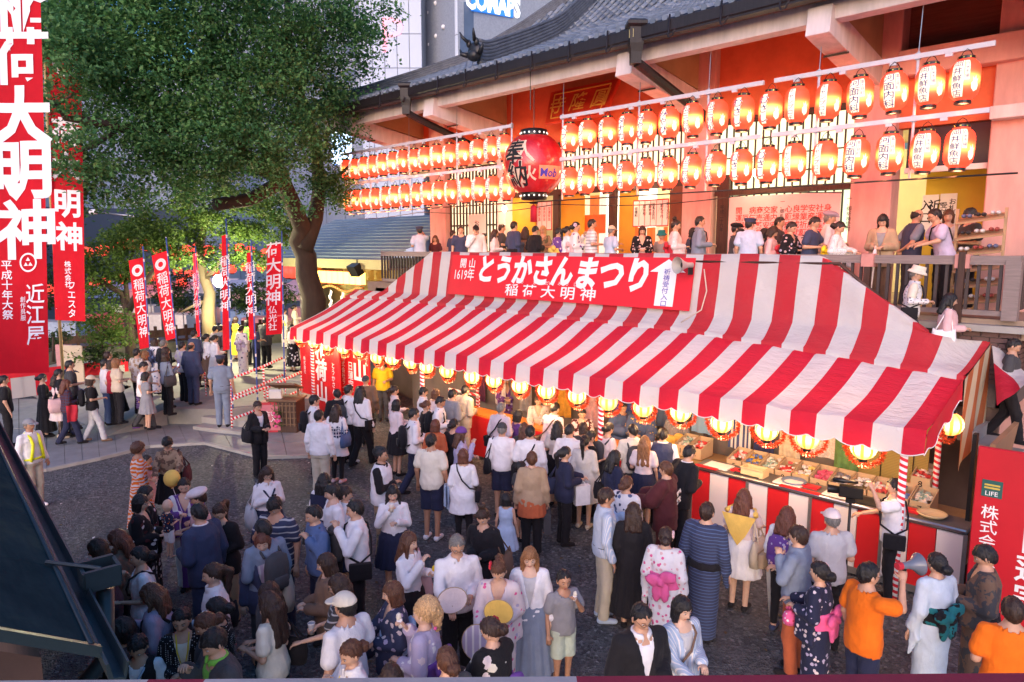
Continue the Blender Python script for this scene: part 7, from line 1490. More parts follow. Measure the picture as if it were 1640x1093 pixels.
        m_.add(V, [tuple(range(n)), tuple(range(2 * n - 1, n - 1, -1))] + [(j, (j + 1) % n, n + (j + 1) % n, n + j) for j in range(n)]); m_.build('leaf', [fm()], base); MB().tube([hnd + np.array([0, .0, -.06]), hnd + np.array([0, .03, .04]), c + np.array([0, 0, -rz_ * .4])], .008, 6).build('handle', [fabric('tan')], base); MB().tube([(c[0] + rx * math.cos(a), c[1], c[2] + rz_ * math.sin(a)) for a in np.linspace(0, 2 * math.pi, 23)], .006, 5).build('rim', [fabric('tan')], base)
    elif kind == 'phone': MB().box(hnd + np.array([0, .02, .03]), (.072, .010, .14), rx=-.5).build('case', [fm()], base); MB().box(hnd + np.array([0, .0125, .034]), (.064, .003, .125), rx=-.5).build('screen', [glow('phone_screen', (.7, .8, 1), .4)], base)
    elif kind == 'snack': MB().tube([hnd + np.array([0, .0, -.05]), hnd + np.array([0, .015, .03])], [.022, .03], 8).build('wrapper', [fabric('white')], base, True); MB().ell(hnd + np.array([0, .02, .055]), (.03, .028, .04), 8, 6).build('food', [fm()], base, True)
    elif kind == 'cup': MB().lathe([(.0, -.06), (.028, -.06), (.036, .05), (.030, .052), (.0, .04)], 12, tuple(hnd)).build('cup', [fm()], base, True); MB().lathe([(.038, .048), (.040, .056), (.036, .06)], 12, tuple(hnd), cap=False).build('rim', [fabric('white')], base, True)
    elif kind == 'bottle': MB().lathe([(.0, -.10), (.03, -.10), (.032, .03), (.014, .07), (.014, .10)], 12, tuple(hnd)).build('bottle', [fm()], base, True); MB().lathe([(.016, .10), (.016, .12)], 10, tuple(hnd)).build('cap', [fabric('white')], base)
    elif kind == 'paper': MB().box(hnd + np.array([-.04 * s_, .07, .03]), (.21, .15, .012), rx=.3, rz=.1).build('sheets', [fm()], base); MB().box(hnd + np.array([-.04 * s_, .075, .041]), (.2, .14, .003), rx=.3, rz=.13).build('top_sheet', [fabric('white')], base)
    elif kind == 'balloon': c = np.array([.17, -.13, 1.68]); MB().ell(c, (.115, .115, .13), 18, 12).build('balloon', [fm()], base, True); MB().tube([c + np.array([0, 0, -.13]), hnd], .003, 4).build('string', [fabric('white')], base); MB().lathe([(.02, -.15), (.005, -.125)], 8, tuple(c)).build('knot', [fm()], base)
    elif kind == 'megaphone':
        c = hnd + np.array([-.02, .05, .06]); MB().lathe([(.03, -.06), (.034, .02), (.05, .07), (.10, .13), (.105, .135), (.09, .125), (.04, .07)], 20, tuple(c), axis='y', cap=False).build('horn', [plain('clear_grey', (.14, .16, .21), .2, .1, 6)], base, True); MB().tube([c + np.array([0, -.02, 0]), c + np.array([0, -.01, -.13])], .02, 8).build('grip', [M_black], base); MB().lathe([(.035, -.10), (.035, -.05)], 14, tuple(c), axis='y').build('body', [fabric('red')], base)
    elif kind == 'umbrella': MB().tube([hnd + np.array([0, 0, .02]), hnd + np.array([0, .05, -.12]), hnd + np.array([0, .14, -.78])], [.012, .035, .008], 8).build('canopy', [fm()], base, True); MB().tube([hnd + np.array([0, -.01, .12]), hnd], .012, 6).build('handle', [fabric('tan')], base)
    elif kind == 'camera':
        c = np.array([.05, .52, 1.42]); bevel(MB().box(c, (.13, .30, .15)).build('body', [M_black], base), .01); MB().lathe([(.05, .14), (.055, .28), (.06, .29)], 14, tuple(c), axis='y').build('lens', [M_black], base, True); MB().lathe([(.0, -.14), (.02, -.14), (.024, .0), (.035, .04), (.035, .16), (.0, .18)], 12, tuple(c + np.array([0, .06, .14])), axis='y').build('microphone', [M_black], base, True); MB().box(c + np.array([.09, -.1, .02]), (.02, .1, .09)).build('viewfinder', [M_black], base)
        MB().tube([c + np.array([0, 0, -.08]), (c[0], c[1], .05)], .018, 8).build('monopod', [M_black], base, True); MB().box(c + np.array([0, 0, -.12]), (.10, .12, .06)).build('head', [M_black], base); MB().lathe([(.03, 0), (.025, .05)], 8, (c[0], c[1], .02)).build('foot', [M_black], base)
    elif kind == 'coat': c = np.array([.26 * s_, .02, .88]); m_ = MB(); m_.grid([[(c[0] + .03 * math.sin(u * 9 + v), c[1] + (u - .5) * .22, c[2] + .2 - .42 * v) for v in np.linspace(0, 1, 7)] for u in np.linspace(0, 1, 9)]); m_.grid([[(c[0] + .05 * s_ + .03 * math.sin(u * 8 + v * 2), c[1] + (u - .5) * .24, c[2] + .2 - .36 * v) for v in np.linspace(0, 1, 7)] for u in np.linspace(0, 1, 9)]); m_.build('cloth', [fm()], base, True)
    elif kind == 'pouch': c = hnd + np.array([0, .0, -.16]); MB().lathe([(.0, -.09), (.07, -.085), (.085, -.02), (.06, .05), (.02, .07), (.05, .10)], 14, tuple(c), cap=False).build('bag', [fm()], base, True); MB().tube([c + np.array([0, 0, .07]), hnd], .006, 5).build('cord', [fabric('hotpink')], base)
    return base
PEOPLE = [
(-8.09,1.96,0.0,1.6,-3.9,'hold,hold,st','f','cardigan:closed=plum','pants=black+shoes=black','bob=db',10,15,'person in a dull plum cardigan with her back turned beside the gutter box',(),4,0),
(-8.29,2.18,0.0,1.58,-3.66,'hold,down,st','f','shirt:long=brown','pants=black+shoes=black','long=rb',0,20,'person with long reddish brown hair bowing behind the plum cardigan',(),0,0),
(-7.64,2.2,0.0,1.58,-3.39,'strap,hold,st','f','tee=white','pants=navy+shoes=black','bun=bk+pins=black',0,5,'person in white top with pinned dark hair, black bag strap across the shoulder',(('strapbag','black','L','black bag slung across the white top of the woman with pinned hair'),),0,0),
(-6.61,2.04,0.0,1.6,-3.78,'phone,hold,st','f','jacket:closed=mauve','pants=dkgrey+shoes=black','long=br+glasses=x',0,30,'person in a mauve grey hoodie and glasses looking down at a phone',(('backpack','black','R','black backpack straps over the mauve grey hoodie'),),6,0),
(-6.55,1.71,0.0,1.38,-3.57,'down,down,st','m','tee=dkgrey','shorts=black+shoes=black','girlbob=bk',0,20,'child with black bowl cut just right of the copper gutter end',(),0,1),
(-6.25,1.73,0.0,1.34,-2.28,'hold,hold,st','m','tee=white+vest=black','shorts=black+shoes=black','short=bk',0,38,'child in white shirt and black vest with a blue sash looking down',(('strapbag','ltblue','L','blue sash bag over the child in the black vest'),),0,1),
(-6.17,2.07,0.0,1.5,-1.98,'hold,hold,st','f','cardigan=dot/black/white+tee=cream','skirt=black+shoes=black','bun=bk',-10,14,'girl with yellow lanyard over a black dotted cardigan',(('part','lanyard','R','x'),),0,0),
(-5.27,2.07,0.0,1.72,-3.16,'eat,hold,st','m','jacket=dkgrey+tee=green','pants=black+shoes=black','fringe=bk',10,22,'young man in dark hoodie over green shirt resting chin on hand',(('paper','white','L','white paper sheets held by the young man in the dark hoodie'),),6,0),
(-6.65,2.56,0.0,1.6,-3.47,'down,hold,st','f','shirt:long=white','pants=black+shoes=black','pony=db',0,8,'person in white blouse with brown ponytail in profile facing the roof',(('bag','black','R','black chain bag on the white bloused ponytail woman'),),0,3),
(-6.11,2.37,0.0,1.5,-3.86,'down,down,st','f','tunic:long=dot/black/white','leggings=black+shoes=black','bun=bk',0,15,'person in black dotted tunic with tied back hair',(),0,0),
(-5.85,2.17,0.0,1.55,-3.36,'hold,down,st','f','tee=dkgrey','pants=black+shoes=black','bun=br+flower=white',0,25,'person with brown bun and white scrunchie behind the chin resting youth',(),0,0),
(-9.26,2.7,0.0,1.6,-0.55,'hold,hold,st','f','yukata=fl/black/maroon/11/white+obi=tan','shoes=black','girlbob=bk+glasses=x',-15,4,'person in black and crimson patterned kimono with glasses, hand near the baby',(('bag','scarf','L','mustard bag hanging by the crimson kimono'),),0,3),
(-9.61,2.87,0.0,1.58,-0.2,'down,hold,st','f','yukata=fl/black/white/13/grey+obi=maroon','shoes=black','up=bk',0,10,'person in black kimono of white flowers behind the glasses wearer',(),0,0),
(-11.84,3.48,0.0,1.6,-0.11,'down,fwd,st','f','ldress:long=zig/orange/palepink','shoes=beige','perm=br',0,10,'person in long orange zigzag dress with short curly hair',(),0,2),
(-12.59,3.83,0.0,1.12,-0.64,'hold,down,st','f','dress=pink','shoes=pink','pony=bk',0,0,'little girl in pink dress next to the orange zigzag dress',(('fan','hs/white/denim/9','L', "blue and white paper fan in the little pink girl's hand"),),0,1),
(-11.87,3.97,0.0,1.62,-2.15,'fwd,fwd,st','f','shirt:long=camo/tan/brown','skirt=black+shoes=black','fringe=bk',0,38,'person in brown leopard print top bending her head to the girl',(('bag','maroon','L', "dark red bag on the leopard print woman's arm"),),8,1),
(-9.57,3.36,0.0,1.58,-2.0,'phone,hold,st','f','yukata=vs/purple/white/6+obi=purple','shoes=black','bun=bk',0,16,'person in purple and white yukata beside a yellow balloon',(('balloon','scarf','R','yellow balloon floating behind the purple and white yukata'),),0,3),
(-8.9,3.3,0.0,1.6,-3.58,'hold,hold,st','f','tee=pink','pants=black+shoes=black','short=db+hat:beret=palepink',0,15,'person in pale newsboy cap carrying a baby on her arm',(),0,0),
(-8.61,2.81,0.95,0.66,0.21,'hold,hold,st','m','tee=fl/navy/orange/16/white','shorts=white','',0,0,'bald baby in navy flowered top held up beside the purple yukata',(),0,3),
(-7.99,2.98,0.0,1.74,-4.33,'down,hold,st','m','jacket:long=navyu+shirt=white','pants=navyu+shoes=black','short=bk',0,18,'broad man in dark navy suit with his back turned by the baby',(),3,0),
(-8.27,3.33,0.0,1.6,-2.56,'hold,hold,st','f','cardigan:closed=black','pants=tan+shoes=black','pony=db',0,34,'person in black cardigan and brown ponytail looking down beside the navy suit',(),4,0),
(-9.26,4.39,0.0,1.58,-1.75,'phone,phone,st','f','shirt:long=white','skirt=navy+shoes=black','vlong=db+glasses=x',0,24,'schoolgirl in white sailor blouse with glasses and very long hair',(('part','sailor','R','x'),('phone','black','R','phone in the hands of the long haired schoolgirl'),('tote','ltgrey','R', "grey cloth bag on the long haired schoolgirl's shoulder")),0,3),
(-7.65,3.74,0.0,1.74,-2.63,'strap,down,st','m','tee=hs/navyu/ltgrey/14','pants=navy+shoes=black','fringe=bk',0,36,'man in navy polo with pale stripes looking down',(),4,1),
(-7.07,3.29,0.0,1.72,-4.62,'down,hold,st','m','shirt:long=steel','pants=navy+shoes=black','short=bk',0,20,'man in slate blue shirt and dark backpack strap behind the brown bob',(('backpack','dkgrey','R','dark backpack on the slate blue shirt'),),0,0),
(-7.03,3.25,0.0,1.6,-2.11,'down,hold,st','f','cardigan=navyu+tee=vs/mauve/ltgrey/20','pants=dkgrey+shoes=black','bob=rb',0,10,'person with chestnut bob in grey top and dark cardigan facing the camera',(('tote','khaki','L','khaki tote with red handles by the chestnut bob'),),0,3),
(-5.93,2.78,0.0,1.58,-3.06,'down,hold,st','f','tee=dkgrey','pants=black+shoes=black','long=db',0,10,'person with dark brown hair peeking out behind the very long hair',(),0,3),
(-5.71,2.68,0.0,1.6,-4.1,'hold,hold,st','f','tee=cream','pants=black+shoes=black','vlong=db',0,15,'person in cream puff sleeve blouse with very long straight hair',(('bag','black','R','big black bag hanging behind the cream blouse'),),0,0),
(-8.38,4.79,0.0,1.58,0.44,'down,hold,st','f','shirt:long=white','skirt=navy+shoes=black','vlong=bk',0,5,'schoolgirl with long black hair and sailor collar seen from behind',(('part','sailor','R','x'),),0,0),
(-7.68,4.52,0.0,1.68,-3.46,'down,down,st','m','tee=white','pants=black+shoes=black','fringe=bk',0,10,'schoolboy in short sleeved white shirt in profile left of the hand raiser',(),0,3),
(-7.78,4.74,0.0,1.56,-0.63,'hold,down,st','f','shirt:long=white','skirt=navy+shoes=black','fringe=db',0,8,'schoolgirl facing right behind the schoolboy in the white shirt',(),0,0),
(-7.12,3.98,0.0,1.7,-3.3,'down,strap,st','m','shirt:long=denim','pants=navy+shoes=black','short=bk',0,14,'man in blue denim shirt with a dark backpack',(('backpack','dkgrey','L','dark backpack on the denim shirt'),),4,0),
(-6.87,4.34,0.0,1.72,-3.67,'hip,eat,st','m','shirt:long=white','pants=black+shoes=black','short=bk',0,8,'man in white shirt raising one hand with the other on his hip',(('strapbag','black','R','dark strap bag behind the hand raising man'),),0,0),
(-6.09,3.49,0.0,1.58,-3.63,'hold,hold,st','f','jacket:closed=brown','pants=navy+shoes=black','bob=db',0,12,'person with dark brown bob facing left in front of the denim shirt',(),0,3),
(-5.56,3.31,0.0,1.6,-3.77,'hold,fwd,st','f','tee=hs/dkgrey/ltgrey/16','pants=black+shoes=black','vlong=db+glasses=x',0,15,'person with long dark hair and glasses in grey striped top behind the cream cap',(('cup','ltgrey','R','clear cup held by the woman in the grey striped top'),),0,3),
(-4.99,3.02,0.0,1.72,-4.52,'hold,down,st','m','tee=white','pants=black+shoes=black','buzz=bk+hat:cap=cream',10,5,'man in cream two-tone cap and white t-shirt',(),0,1),
(-4.57,2.81,0.0,1.56,-3.17,'eat,hold,st','f','shirt:long=white','pants=black+shoes=black','bun=br',0,18,'person with curly brown bun and yellow lanyard at the bottom edge',(('part','lanyard','R','x'),),0,0),
(-5.11,3.61,0.0,1.58,-3.62,'fwd,hold,st','f','yukata=fl/navyu/palepink/13/lav+obi=ltblue','shoes=black','bob=br',0,8,'person in navy yukata of pale flowers with short brown hair',(),0,3),
(-4.57,3.55,0.0,1.6,-4.15,'eat,hold,st','f','yukata=fl/lav/white/9/palepink+obi=purple','shoes=black','curlyup=bl+pins=hotpink',0,5,'person in lilac yukata with piled blond curls and pink beads',(('snack','cream','R','snack at the mouth of the blond curled woman'),),0,3),
(-4.08,2.84,0.0,1.55,0.96,'down,down,st','f','tee=dkgrey','pants=black+shoes=black','long=db',0,0,'person showing only a dark brown crown at the bottom edge below lilac yukata',(),0,0),
(-3.88,3.23,0.0,1.6,-4.97,'hold,hold,st','f','tee=dkgrey','pants=black+shoes=black','bun=br',0,6,'person with brown updo and headband between lilac and black flowered kimonos',(),0,0),
(-3.92,3.8,0.0,1.58,-4.74,'fwd,fwd,st','f','yukata=fl/black/cream/8/palepink+obi=purple','shoes=black','bun=db+flower=red',25,26,'person in black kimono with big cream flowers and red green hair flower',(),6,0),
(-4.73,4.63,0.0,1.6,-2.48,'fwd,hold,st','f','yukata=fl/palepink/hotpink/16/lav+obi=red','shoes=black','pony=br+flower=red',0,36,'person in pink blossom yukata with crimson sash looking down at a fan',(('ring','vs/lav/white/14','R','round purple and white straw fan by the pink blossom yukata'),('fan','scarf','L','large pale yellow fan in front of the pink blossom yukata')),4,0),
(-4.71,5.06,0.0,1.58,-2.39,'down,down,st','f','cardigan=white+tee=ltgrey','longskirt=steel+shoes=black','vlong=lb',0,14,'person with long light brown hair in white cardigan behind the boy',(('pouch','fl/pink/red/20/white','R','small patterned pouch bag held by the light brown haired woman'),),0,3),
(-4.45,5.3,0.0,1.3,-1.92,'down,eat,st','m','tee=grey','shorts=mint+shoes=black','short=bk',-10,6,'boy in grey t-shirt and mint shorts eating a snack',(('snack','cream','L', "snack in the grey shirted boy's hand"),),0,2),
(-5.3,4.56,0.0,1.7,-2.07,'fwd,hold,st','m','shirt:long=white','pants=black+shoes=black','short=gy+glasses=x',0,26,'older man in white shirt and glasses holding a pale round fan',(('fan','palepink','R', "pale pink round paper fan in the older man's hand"),),0,1),
(-5.89,4.37,0.0,1.6,-1.25,'eat,phone,st','f','shirt:long=white','skirt=black+shoes=black','long=br',0,2,'person in white sweater eating with a pink bag on her arm',(('tote','pink','L','pink bag hanging from the white sweatered eater'),('snack','yellow','L', "yellow snack in the white sweatered eater's hand")),0,3),
(-5.88,5.51,0.0,1.58,-2.76,'hold,hold,st','f','jacket:closed=black','skirt=black+shoes=black','topbun=db',0,34,'person in black jacket with high brown bun holding a brown bag',(('tote','brown','L','brown handbag held by the woman with the high bun'),),4,0),
(-7.31,5.19,0.0,1.58,-2.22,'eat,phone,st','f','shirt:long=white','skirt=navy+shoes=black','long=bk',0,14,'schoolgirl in sailor blouse drinking with both hands raised',(('cup','cream','R','drink held by the schoolgirl in the sailor blouse'),),0,3),
(-8.47,5.81,0.0,1.72,-0.95,'cross,cross,st','m','vest:closed=white+shirt:long=black','pants=camo/tan/olive+shoes=black','mohawk=bk',0,4,'man with shaved sides and short mohawk in black sleeved white top',(),0,2),
(-8.43,6.74,0.0,1.76,0.46,'down,down,st','m','tee=cream','shorts=navy+shoes=white','short=bk+glasses=x',-10,6,'man in cream t-shirt, navy shorts and white shoes seen from behind',(),0,2),
(-7.88,6.93,0.0,1.58,0.71,'hold,down,st','f','tunic:long=white','leggings=black+shoes=black','bob=rb',0,8,'person in long white tunic with a thin black strap across the back',(('strapbag','black','L','thin black strap bag over the white tunic'),('coat','ltblue','L', "pale blue jacket folded over the white tunic woman's arm")),0,0),
(-6.82,6.82,0.0,1.14,0.52,'down,down,st','f','dress:less=ltblue','shoes=palepink','girlbob=bk',0,5,'little girl in pale blue white sundress seen from behind',(),0,1),
(-6.88,7.43,0.0,1.64,0.75,'down,down,st','f','jacket:closed=tan','miniskirt=rust+pants=black+shoes=black','fringe=br',0,8,'person in brown tweed jacket over an orange hem seen from behind',(('shopping','dkgrey','R','dark bag with white handles by the brown tweed jacket'),),0,0),
(-7.4,7.72,0.0,1.28,-0.28,'down,hold,st','m','tee=dkgrey','shorts=black+shoes=black','short=bk',0,10,'child with black hair between the white shirt and the tweed jacket',(),0,1),
(-6.79,8.09,0.0,1.6,-0.49,'hold,fwd,st','f','jacket:closed=navy','pants=black+shoes=black','pony=bk',0,6,'person in dark navy suit with ponytail and a navy shoulder bag',(('bag','navyu','L','navy shoulder bag on the dark suited woman with ponytail'),('shopping','white','R','white and turquoise paper bag beside the dark suited woman')),0,0),
(-6.98,8.83,0.0,1.6,0.32,'down,down,st','f','cardigan:closed=stone','skirt=stone+shoes=beige','pony=bk',0,10,'person in pale beige jacket and skirt with long black ponytail',(),0,0),
(-8.3,8.2,0.0,1.68,0.58,'hold,down,st','m','shirt:long=white','shorts=navy+shoes=black','buzz=gy+hat:beanie=dkgrey',0,12,'man in loose white shirt, dark cap and navy shorts',(('bag','black','L','black shoulder bag beside the loose white shirt'),),0,1),
(-9.36,9.19,0.0,1.72,0.1,'hold,down,st','m','shirt:long=vs/palepink/lav/50','pants=black+shoes=black','short=gy',0,12,'man in finely striped pale shirt with a black strap on his back',(('strapbag','black','R','black strap bag on the finely striped shirt'),),3,2),
(-7.76,8.33,0.0,1.72,0.61,'down,hold,st','m','shirt:long=white','pants=black+shoes=black','short=bk',0,14,'man in white shirt with a thin black strap down his right back',(('strapbag','black','R','black bag with thin strap on the white shirted man near the tweed jacket'),),0,0),
(-8.59,9.78,0.0,1.74,0.05,'hold,fwd,st','m','shirt:long=palepink','pants=dkgrey+shoes=black','short=bk',0,28,'man in pale pink shirt with brown diagonal strap leaning to the counter',(('strapbag','brown','R','brown strap bag across the pale pink shirt'),),14,0),
(-7.34,8.86,0.0,1.72,0.31,'down,hold,st','m','shirt:long=white','pants=black+shoes=black','buzz=bk',-10,12,'man with cropped hair in white shirt between the two dark haired women',(),0,1),
(-7.99,9.3,0.0,1.58,0.53,'down,hold,st','f','tee=stone','skirt=black+shoes=black','long=bk',0,10,'person with black shoulder length hair left of the crop haired man',(),0,0),
(-7.62,9.59,0.0,1.57,-5.44,'hold,hold,st','f','tee=dkgrey','skirt=black+shoes=black','bob=db',0,14,'person with dark brown hair in front of the floral seller',(),0,0),
(-7.25,9.32,0.0,1.52,-0.39,'hold,hold,st','f','tee=black','pants=black+shoes=black','fringe=bk',0,14,'person with short black hair close left of the striped pole',(),0,0),
(-9.22,9.54,0.0,1.52,-0.37,'hold,hold,st','f','tee=purple','pants=black+shoes=black','bob=bk',0,10,'person in purple shirt facing right at the counter',(),0,0),
(-8.38,8.84,0.0,1.56,0.76,'hold,hold,st','f','tee=dkgrey','skirt=dkgrey+shoes=black','long=br',0,18,'person with brown hair and dark rucksack straps at the counter',(('backpack','dkgrey','R','dark rucksack of the brown haired woman at the counter'),),0,0),
(-8.82,7.71,0.0,1.6,-0.58,'eat,hold,st','f','shirt:long=lav','pants=navy+shoes=black','long=br+hat:beanie=purple',0,4,'person in purple knit cap and lavender denim shirt smiling to the right',(),0,3),
(-11.08,9.76,0.0,1.74,0.01,'hold,fwd,st','m','jacket:closed=beige','pants=beige+shoes=brown','short=bk',0,8,'man in beige suit leaning at the orange counter',(),6,0),
(-11.0,9.35,0.0,1.72,0.03,'hold,hold,st','m','jacket:closed=grey','pants=dkgrey+shoes=black','short=bk',0,12,'man in grey suit behind the beige suit',(),3,0),
(-10.68,8.74,0.0,1.72,-0.86,'hold,hold,st','m','shirt:long=white','pants=dkgrey+shoes=black','short=bk',0,28,'man in white shirt with black rucksack strap looking down near the grey suit',(('backpack','black','R','black rucksack of the white shirted man near the grey suit'),),3,2),
(-11.72,9.51,0.0,1.6,-0.19,'hold,hold,st','f','tee=palepink','skirt=dkgrey+shoes=black','bob=br',0,10,'person in pale pink blouse with auburn hair by the striped pole',(),0,0),
(-11.07,8.73,0.0,1.56,-0.28,'hold,down,st','f','tee=black','skirt=black+shoes=black','bun=br',0,24,'person in black top with brown updo and a white handled bag',(('tote','white','L','white handled bag on the black topped woman with brown updo'),),0,0),
(-11.89,9.3,0.0,1.66,-0.58,'hold,hold,st','m','shirt:long=white','pants=dkgrey+shoes=black','fringe=bk',0,10,'person half hidden right behind the second striped pole',(),0,0),
(-10.19,7.74,0.0,1.72,-0.44,'hold,hold,wk','m','shirt:long=white','pants=navy+shoes=black','short=bk+glasses=x',0,14,'man in white shirt and glasses with a black backpack',(('backpack','black','L','black backpack on the man with glasses in white'),),0,0),
(-9.58,7.76,0.0,1.6,0.51,'hold,hold,st','f','shirt:long=rust','skirt=dkgrey+shoes=black','bob=rb',0,8,'person in rust orange sweater with short reddish hair',(),0,0),
(-9.44,8.07,0.0,1.58,0.25,'hold,hold,st','f','tee=black','pants=black+shoes=black','bun=bk',0,12,'person in black top with black hair left of the purple cap',(),0,0),
(-11.45,8.26,0.0,1.6,-0.1,'hold,fwd,st','f','cardigan:closed=palepink','skirt=black+shoes=black','bob=bk',0,8,'person in pale cardigan carrying a white cloth bag',(('shopping','cream','L','white cloth bag carried by the pale cardigan'),),0,0),
(-12.65,9.08,0.0,1.6,-0.31,'hold,down,st','f','shirt:long=palepink','pants=dkgrey+shoes=black','pony=db',0,12,'person in pale pink top with brown ponytail beside the yellow t-shirt',(),0,0),
(-15.48,10.74,0.0,1.72,-2.18,'down,hold,st','m','tee=camo/yellow/yellow','pants=dkgrey+shoes=black','short=bk',0,12,'person in bright yellow t-shirt under the tent lanterns',(),0,1),
(-13.86,9.13,0.0,1.66,0.78,'down,hold,st','m','jacket:closed=brown','pants=black+shoes=black','short=gy+hat:cap=dkgrey',180,4,'man in dark brown jacket and grey cap before the red board',(),0,1),
(-13.0,7.84,0.0,1.66,-5.08,'hold,hold,st','m','jacket:closed=black','pants=black+shoes=black','short=bk',0,8,'person in black with short black hair in front of the red boards',(('backpack','dkgrey','R','dark backpack of the person in black before the red boards'),),0,0),
(-12.89,8.05,0.0,1.74,-0.07,'strap,down,st','m','shirt:long=white','pants=black+shoes=white','short=bk',0,8,'man in white shirt with one rucksack strap in profile by the plaid shirt',(('backpack','black','R','black rucksack of the man beside the plaid shirt'),),0,1),
(-12.5,8.1,0.0,1.76,0.26,'down,down,wk','m','shirt:long=white','pants=black+shoes=black','long=bk',10,8,'man in white long sleeves with a diagonal strap walking away',(('strapbag','black','L','black diagonal strap bag on the walking man in white'),),0,0),
(-12.58,7.04,0.0,1.72,-0.3,'hold,down,st','m','shirt:long=white','pants=black+shoes=black','fringe=bk',0,6,'man in white shirt with rucksack nearest the offering box',(('backpack','black','L','black rucksack of the man nearest the offering box'),),0,0),
(-11.32,6.42,0.0,1.72,0.53,'down,down,st','m','shirt:long=white','pants=khaki+shoes=brown','short=bk',-10,6,'man in white shirt and beige trousers seen from behind',(),0,0),
(-11.93,7.15,0.0,1.6,0.47,'hold,down,st','f','shirt:long=plaid/navyu/white+tunic=white','leggings=black+shoes=pink','long=db',0,6,'person in navy and white plaid shirt with a blue bag',(('bag','denim','R','bright blue shoulder bag on the plaid shirt'),),0,0),
(-13.37,6.21,0.0,1.6,-1.45,'hold,hold,st','f','jacket:long=black+tee=white','pants=black+shoes=black','fringe=db',0,10,'person in black suit standing alone on the gravel hands at her chest',(('bag','black','R', "black bag on the lone black suited woman's arm"),),0,0),
(-14.7,2.57,0.0,1.64,-1.05,'down,down,st','m','shirt:long=white','pants=khaki+shoes=white','short=gy+hat:cap=grey',0,2,'guard in white shirt, yellow reflective vest and grey cap',(('part','vest','R','x'),),0,2),
(-4.97,6.71,0.0,1.74,-0.72,'down,hold,st','m','shirt:long=vs/ltblue/white/44','pants=khaki+shoes=ltblue','fringe=db',0,6,'man in blue striped shirt, beige trousers and blue sneakers',(('part','belt','R','x'),),0,2),
(-5.28,7.6,0.0,1.6,0.05,'hold,down,st','f','yukata=fl/white/denim/10/navyu+obi=ltblue','shoes=beige','bun=br',0,5,'person in white yukata with blue squares and a brown updo',(),0,0),
(-4.63,6.83,0.0,1.6,0.6,'down,down,st','f','jacket:closed=black','longskirt=black+shoes=black','long=db',0,6,'person in plain black seen from behind with reddish dark hair',(('bag','black','R','black bag on the right arm of the woman in plain black'),),0,0),
(-5.08,8.29,0.0,1.7,-4.48,'fwd,fwd,st','m','happi=maroon','pants=maroon+shoes=black','fringe=br',0,6,'man in maroon happi coat with a white crest reaching left',(('part','crest','R','x'),),0,0),
(-5.26,8.94,0.0,1.76,-0.32,'hold,fwd,st','m','jacket:closed=black+shirt=white','pants=black+shoes=black','short=bk',0,24,'man in black suit bending over the counter',(),16,0),
(-6.07,9.76,0.0,1.72,0.42,'hold,hold,st','m','vest:closed=navyu+shirt:long=white','pants=black+shoes=black','short=bk',0,12,'man in navy hooded vest over white sleeves',(),0,0),
(-6.25,9.49,0.0,1.6,0.41,'down,hold,st','f','tee=palepink','skirt=navy+shoes=black','vlong=lb',0,6,'person with long orange brown hair and pink blouse at the counter',(),0,0),
(-6.61,9.68,0.0,1.7,-5.47,'hold,hold,st','m','shirt:long=cream','pants=dkgrey+shoes=black','short=bk+glasses=x',20,14,'man in cream shirt with glasses left of the orange brown hair',(('backpack','dkgrey','L','dark rucksack straps on the cream shirted man'),),0,0),
(-6.12,8.47,0.0,1.6,-0.42,'hold,down,st','f','jacket:closed=navy','skirt=navy+shoes=black','long=bk',0,10,'person in navy suit with black hair right of the striped pole',(('bag','black','L','large black bag hung beside the striped pole'),),0,0),
(-7.21,9.72,0.0,1.6,-0.2,'hold,fwd,st','f','tee=palepink','skirt=dkgrey+shoes=black','bun=bk',0,18,'person with pinned black hair leaning behind the striped pole',(('backpack','dkgrey','L','small dark rucksack of the woman behind the striped pole'),),6,0),
(-3.97,6.5,0.0,1.58,0.34,'down,down,st','f','yukata=fl/white/hotpink/17/pink+obi=hotpink','shoes=pink','bun=db+flower=pink',10,4,'person in white yukata with pink flowers and a hot pink sash',(),0,0),
(-3.85,7.19,0.0,1.72,0.14,'down,down,st','m','yukata=hs/navyu/denim/26+obi=black','shoes=black','fringe=db',0,4,'man in navy yukata of blue lines with a black sash',(),0,0),
(-3.87,8.18,0.0,1.62,0.13,'fwd,hold,st','f','tee=palepink','skirt=white+shoes=black','long=rb',0,6,'person with yellow scarf and white skirt at the counter',(('part','scarf','R','x'),('tote','beige','R', "beige basket bag on the yellow scarf woman's arm")),0,3),
(-3.24,8.02,0.0,1.6,0.0,'down,down,st','f','shirt:long=white','leggings=black+shoes=navyu','long=rb',0,10,'person in white blouse with a patterned pink backpack',(('backpack','fl/purple/pink/20/lav','R','purple and pink patterned backpack on the white blouse'),('strapbag','tan','R','brown leather bag with a flap by the white blouse'),('umbrella','ltgrey','L','furled grey umbrella beside the black leggings')),0,0),
(-2.79,7.27,0.0,1.72,-4.66,'hold,strap,st','m','shirt:long=steel','pants=rust+shoes=black','fringe=db',0,8,'man in blue grey shirt and rust trousers in profile',(),0,0),
(-2.72,8.03,0.0,1.7,-5.52,'hold,down,st','m','tee=ltgrey','pants=black+shoes=black','buzz=gy+hat:cap=palepink',0,6,'man in pale pink cap and grey polo by the counter',(('paper','white','L','white leaflet held by the man in the grey polo'),),0,1),
(-2.43,6.94,0.0,1.52,-4.69,'fwd,hold,st','f','yukata=fl/navy/lav/15/palepink+obi=hotpink','shoes=pink','bun=bk+flower=pink',0,6,'girl in navy flowered yukata with a pink hair flower',(('pouch','fl/hotpink/white/24/red','L','red and white drawstring pouch of the girl in the navy yukata'),),0,0),
